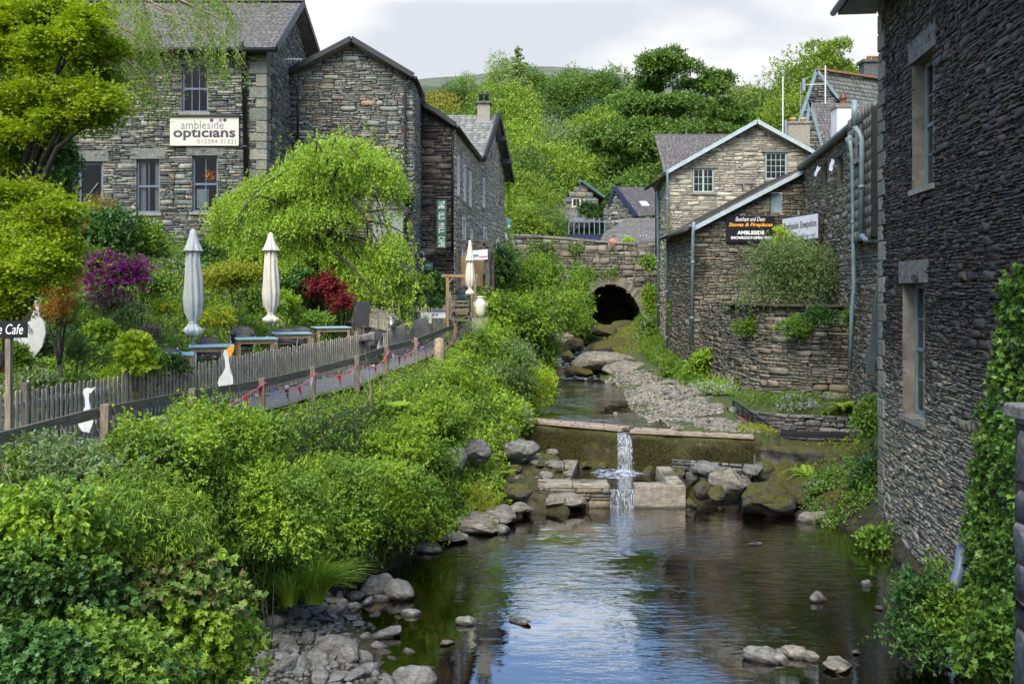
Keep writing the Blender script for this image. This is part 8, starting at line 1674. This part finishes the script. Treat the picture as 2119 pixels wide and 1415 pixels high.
cover('yellow_wildflowers', lambda rs, n: strip(rs, n, 8, 40, 5, 7), 300, .04, 'fl_yel', seed=41, hmin=.35, hmax=.75, k=3)
cover('lilac_wildflowers', lambda rs, n: strip(rs, n, 12, 24, 3, 4), 260, .045, 'fl_lilac', seed=42, hmin=.5, hmax=.95, k=5)
cover('bluebells', lambda rs, n: strip(rs, n, 17, 28, 2, 3), 500, .04, 'fl_blue', seed=43, hmin=.15, hmax=.35, k=4)
def stems(seed=5):
    rs = np.random.RandomState(seed); mb = MB(); xy = strip(rs, 150, 8, 24, 5, 8, 1.2)
    for x, y in xy:
        z = gz1(x, y); L_ = rs.uniform(.5, 1.3); a = rs.rand()*6.28; o = rs.uniform(.2, .9); p = [Vector((x+math.cos(a)*o*L_*t**1.5, y+math.sin(a)*o*L_*t**1.5, z+L_*(t-.3*o*t*t))) for t in (0, .25, .5, .75, 1)]; mb.tube(p, [.006, .005, .004, .003, .002], 4)
    q = mb.build('dry_stems', M['dry_twig']); q['kind'] = 'stuff'
stems()
# ferns, sedge, wild garlic
q = PG(660,1215,-4.75); grass_tuft('sedge_tuft', 'big arching sedge tuft above the gravel bar', 'grass', (P(650,1225,14.2).x, 14.2, -4.45), 420, 1.0, 'lf_brt', 1, .75, .011, (.25,-.1))
grass_tuft('sedge_tuft', 'smaller sedge tuft left of the big arching one', 'grass', (P(600,1230,13.9).x, 13.9, -4.4), 160, .7, 'lf_brt', 2, .6, .009)
for i, (px, py, d, r, lab) in enumerate(((1680,985,23.2,.75,'bright fern on the mossy ledge, left and highest'), (1735,1015,22.6,.7,'bright fern hanging below the ledge beside the tower, the lower one'), (1745,840,26.8,.62,'fern beside the white flowers above the low wall'), (1712,850,27.3,.5,'smaller fern left of the one above the low wall'), (1500,722,33.5,.45,'small fern growing from the curved terrace wall'), (1480,640,35.3,.35,'tiny fern at the top left of the terrace wall'), (1045,975,23.4,.4,'small fern beside the wet rocks left of the channel'), (825,840,20.0,.55,'feathery fern standing above the bank below the bunting'), (850,880,19.7,.5,'second feathery fern below the first on the left bank'), (1030,905,26.2,.35,'small fern left of the weir end'), (325,715,19.5,.4,'fern in front of the white parasol pole'))):
    c = P(px, py, d); fern('fern', lab, (c.x, c.y, c.z-.12), r, 22, 'lf_brt', i+1)
PL('wild_garlic', 'white flowering wild garlic bank at the foot of the terrace wall', 'plant', 1510, 805, 31.0, 70, 24, 3600, .12, 'lf_brt', tpl='long', flowers=('fl_white', 900, .05, 'oval'), nst=0, bottom=0)
PL('wild_garlic', 'white flowering wild garlic beside the ferns above the low wall', 'plant', 1655, 838, 27.6, 52, 18, 2400, .09, 'lf_mid', tpl='long', flowers=('fl_white', 420, .045, 'oval'), nst=0, bottom=0)
PL('wild_garlic', 'white flowers below the left fern on the ledge', 'plant', 1700, 1010, 22.5, 35, 22, 900, .07, 'lf_mid', flowers=('fl_white', 60, .04, 'oval'), nst=0)
PL('comfrey_clump', 'tall leafy clump left of the wild garlic', 'plant', 1452, 765, 34.0, 34, 34, 2800, .13, 'lf_brt', nst=0, bottom=0)
PL('comfrey_clump', 'grassy clump at the foot of the pale house wall', 'plant', 1398, 775, 36.5, 40, 24, 2800, .11, 'lf_mid', nst=0, bottom=0)
PL('dames_rocket', 'pale lilac flowering plant beside the tall downpipe', 'plant', 1335, 695, 46, 26, 40, 2200, .12, 'lf_mid', flowers=('fl_white', 260, .06, 'oval'), nst=0)
PL('bank_shrub', 'green shrub at the corner of the pale house', 'shrub', 1405, 655, 41.0, 22, 28, 2400, .12, 'lf_mid', nst=2)
PL('bank_shrub', 'bright shrub between the arch and the tall downpipe', 'shrub', 1345, 620, 49, 16, 42, 2600, .13, 'lf_brt', nst=2)
PL('bank_shrub', 'green tuft on the bridge wall right of the arch', 'shrub', 1340, 550, 56.5, 20, 20, 1600, .13, 'lf_mid', nst=1)
PL('terrace_shrub', 'big rounded grey-green shrub on the terrace under the trade signs', 'shrub', 1645, 575, 30.0, 142, 84, 52000, .055, 'lf_grey', lobes=34, nst=10, rd=1.2, bottom=1.5, nsh=90, shl=.4)
PL('young_tree', 'bright young sapling growing up between the two trade signs', 'shrub', 1625, 495, 31.3, 24, 30, 1500, .09, 'lf_yel', nst=2)
PL('hedge_plant', 'trailing green plant along the top left of the terrace wall', 'climber', 1570, 678, 30.3, 62, 30, 5600, .06, 'lf_mid', nst=0, rd=.25)
PL('hedge_plant', 'trailing green plant in the middle of the terrace wall', 'climber', 1640, 685, 28.5, 48, 28, 4600, .06, 'lf_mid', nst=0, rd=.25)
PL('hedge_plant', 'trailing ivy at the right of the terrace wall top', 'climber', 1700, 662, 27.6, 46, 32, 4600, .06, 'lf_dk', nst=0, rd=.25)
PL('hedge_plant', 'ivy round the thin downpipe beside the terrace wall', 'climber', 1755, 665, 27.1, 16, 24, 1500, .06, 'lf_mid', nst=0, rd=.2)
PL('bank_shrub', 'leafy shrub growing at the tower corner above the ledge', 'shrub', 1800, 880, 22.6, 34, 50, 4200, .07, 'lf_mid', nst=3)
PL('bank_shrub', 'dark shrub under the ferns at the tower corner', 'shrub', 1795, 1000, 21.8, 36, 55, 4200, .07, 'lf_dk', nst=3)
PL('bramble', 'bramble spray with large leaves over the pool beside the tower', 'shrub', 1815, 1120, 19.3, 34, 28, 700, .11, 'lf_mid', nst=3)
PL('nettle_bank', 'broad leafy nettles at the foot of the tower wall, lower right', 'shrub', 1930, 1300, 13.3, 100, 90, 7500, .075, 'lf_dk', nst=4, lobes=16, rd=.5, nsh=30, mat2='lf_mid')  # dark leaf colour stands in for shade at the wall foot
PL('ivy_shrub', 'bright ivy shrub at the bottom right corner', 'shrub', 2070, 1360, 10.5, 80, 80, 2600, .10, 'lf_ivy', tpl='lobed', nst=3, rd=.4)
cover('ledge_moss', lambda rs, n: np.stack([rs.uniform(5.7, 8.6, n), rs.uniform(23.4, 26.0, n)], 1), 9000, .05, 'lf_olive', 'dia', seed=29, hmin=.0, hmax=.06)
# topiary & bits on the bridge
PL('clipped_bush', 'rounded yellow clipped bush behind the bridge parapet', 'shrub', 1297, 500, 63, 15, 10, 1200, .10, 'lf_yel', nst=0)
PL('yew_tree', 'dark yew beside the balcony', 'shrub', 1219, 440, 74, 24, 20, 3600, .16, 'lf_dk', nst=2)
# ivy on walls
O, U, V, N = ft; kk = Lt/15.75
def tw_uv(px, py): d = dsp(px, lt_); return ((20.75-d)*kk, (HY-py)/F*d)
wallleaves('tower_ivy', 'bright ivy climbing the tower wall at the right edge of the picture', 'ivy', ft, [tw_uv(*p) for p in ((2085,720),(2105,590),(2150,540),(2300,560),(2300,1500),(1930,1420),(1950,1330),(2015,1270),(2030,1150),(2020,1000),(2055,880),(2090,800))], 20000, .082, 'lf_ivy', 'lobed', 3, .07, depth=.15)
wallleaves('bridge_ivy', 'ivy hanging over the left half of the bridge parapet', 'ivy', fb, [(xb(p), zb(q)) for p, q in ((1090,500),(1145,498),(1150,560),(1130,640),(1090,620))], 3600, .12, 'lf_mid', 'oval', 4, .10, depth=.3)
wallleaves('bridge_ivy', 'small ivy patches over the middle of the bridge', 'ivy', fb, [(xb(p), zb(q)) for p, q in ((1175,500),(1210,502),(1205,545),(1240,560),(1280,545),(1275,575),(1225,575),(1185,570))], 1600, .11, 'lf_mid', 'oval', 5, .08)
wallleaves('wall_creeper', 'yellow creeper strip beside the pale house downpipe', 'ivy', f4, [(x4(p), z4(q)) for p, q in ((1379,420),(1386,420),(1392,520),(1398,560),(1384,600),(1379,560))], 500, .09, 'lf_olive', 'oval', 6, .05)
wallleaves('end_wall_ivy', 'green ivy edging the far end of the rendered building', 'ivy', f3, [(L3-.35,1), (L3+.1,1), (L3+.1,6), (L3-.2,6)], 1600, .12, 'lf_brt', 'oval', 7, .1, depth=.3)
wallleaves('house_ivy', 'dark ivy on the left part of the stone house wall', 'ivy', f0, [uz(60,140), uz(150,150), uz(150,300), uz(130,470), uz(20,480), uz(0,140)], 7000, .11, 'lf_dk', 'oval', 8, .12, depth=.3)
# shaggy moss on the weir faces
for nm_, p0_, p1_, sd_ in (('left', (.35,27.3), (2.72,25.65), 1), ('right', (3.1,25.45), (6.1,24.4), 2)):
    fr_ = frame2(p0_, p1_); lw_ = math.hypot(p1_[0]-p0_[0], p1_[1]-p0_[1]); rs = np.random.RandomState(sd_); n = 12000; u = rs.rand(n)*lw_; v = -4.75+rs.rand(n)**.8*1.02; k = fbm(u, v*1.5, 2.2, sd_+5) > -.25+.3*rs.normal(size=n); u, v = u[k], v[k]
    p = np.array(fr_[0])+np.outer(u, fr_[1])+np.outer(v, fr_[2])+np.outer(.02+.06*rs.rand(len(u))+.12*(-3.7-v), fr_[3]); d_ = rs.normal(size=(len(u), 3))*.5+np.array(fr_[3])*.5+np.array([0,0,-1]); a_, b_ = leaves(p, d_, rs.normal(size=(len(u), 3))*.4+np.array(fr_[3]), .065*rs.uniform(.5, 1.3, len(u)), 'long'); bulk('moss', a_, b_, M['lf_moss'], wr)
# tree stump wrapped by the rail fence
sp_ = empty('tree_stump', P(909,755,27.2), 'pale split tree stump standing beside the rail fence', 'stump'); b = MB(); c = P(909,800,27.2)
b.lathe(c, [(.20,-.2),(.15,.1),(.12,.5),(.13,.85),(.10,1.3),(.02,1.34)], 14, fold=lambda a, i, z: 1+.25*math.sin(5*a+z*2)+.1*math.sin(9*a)); b.build('trunk', M['dry_twig'], sp_, smooth=True)
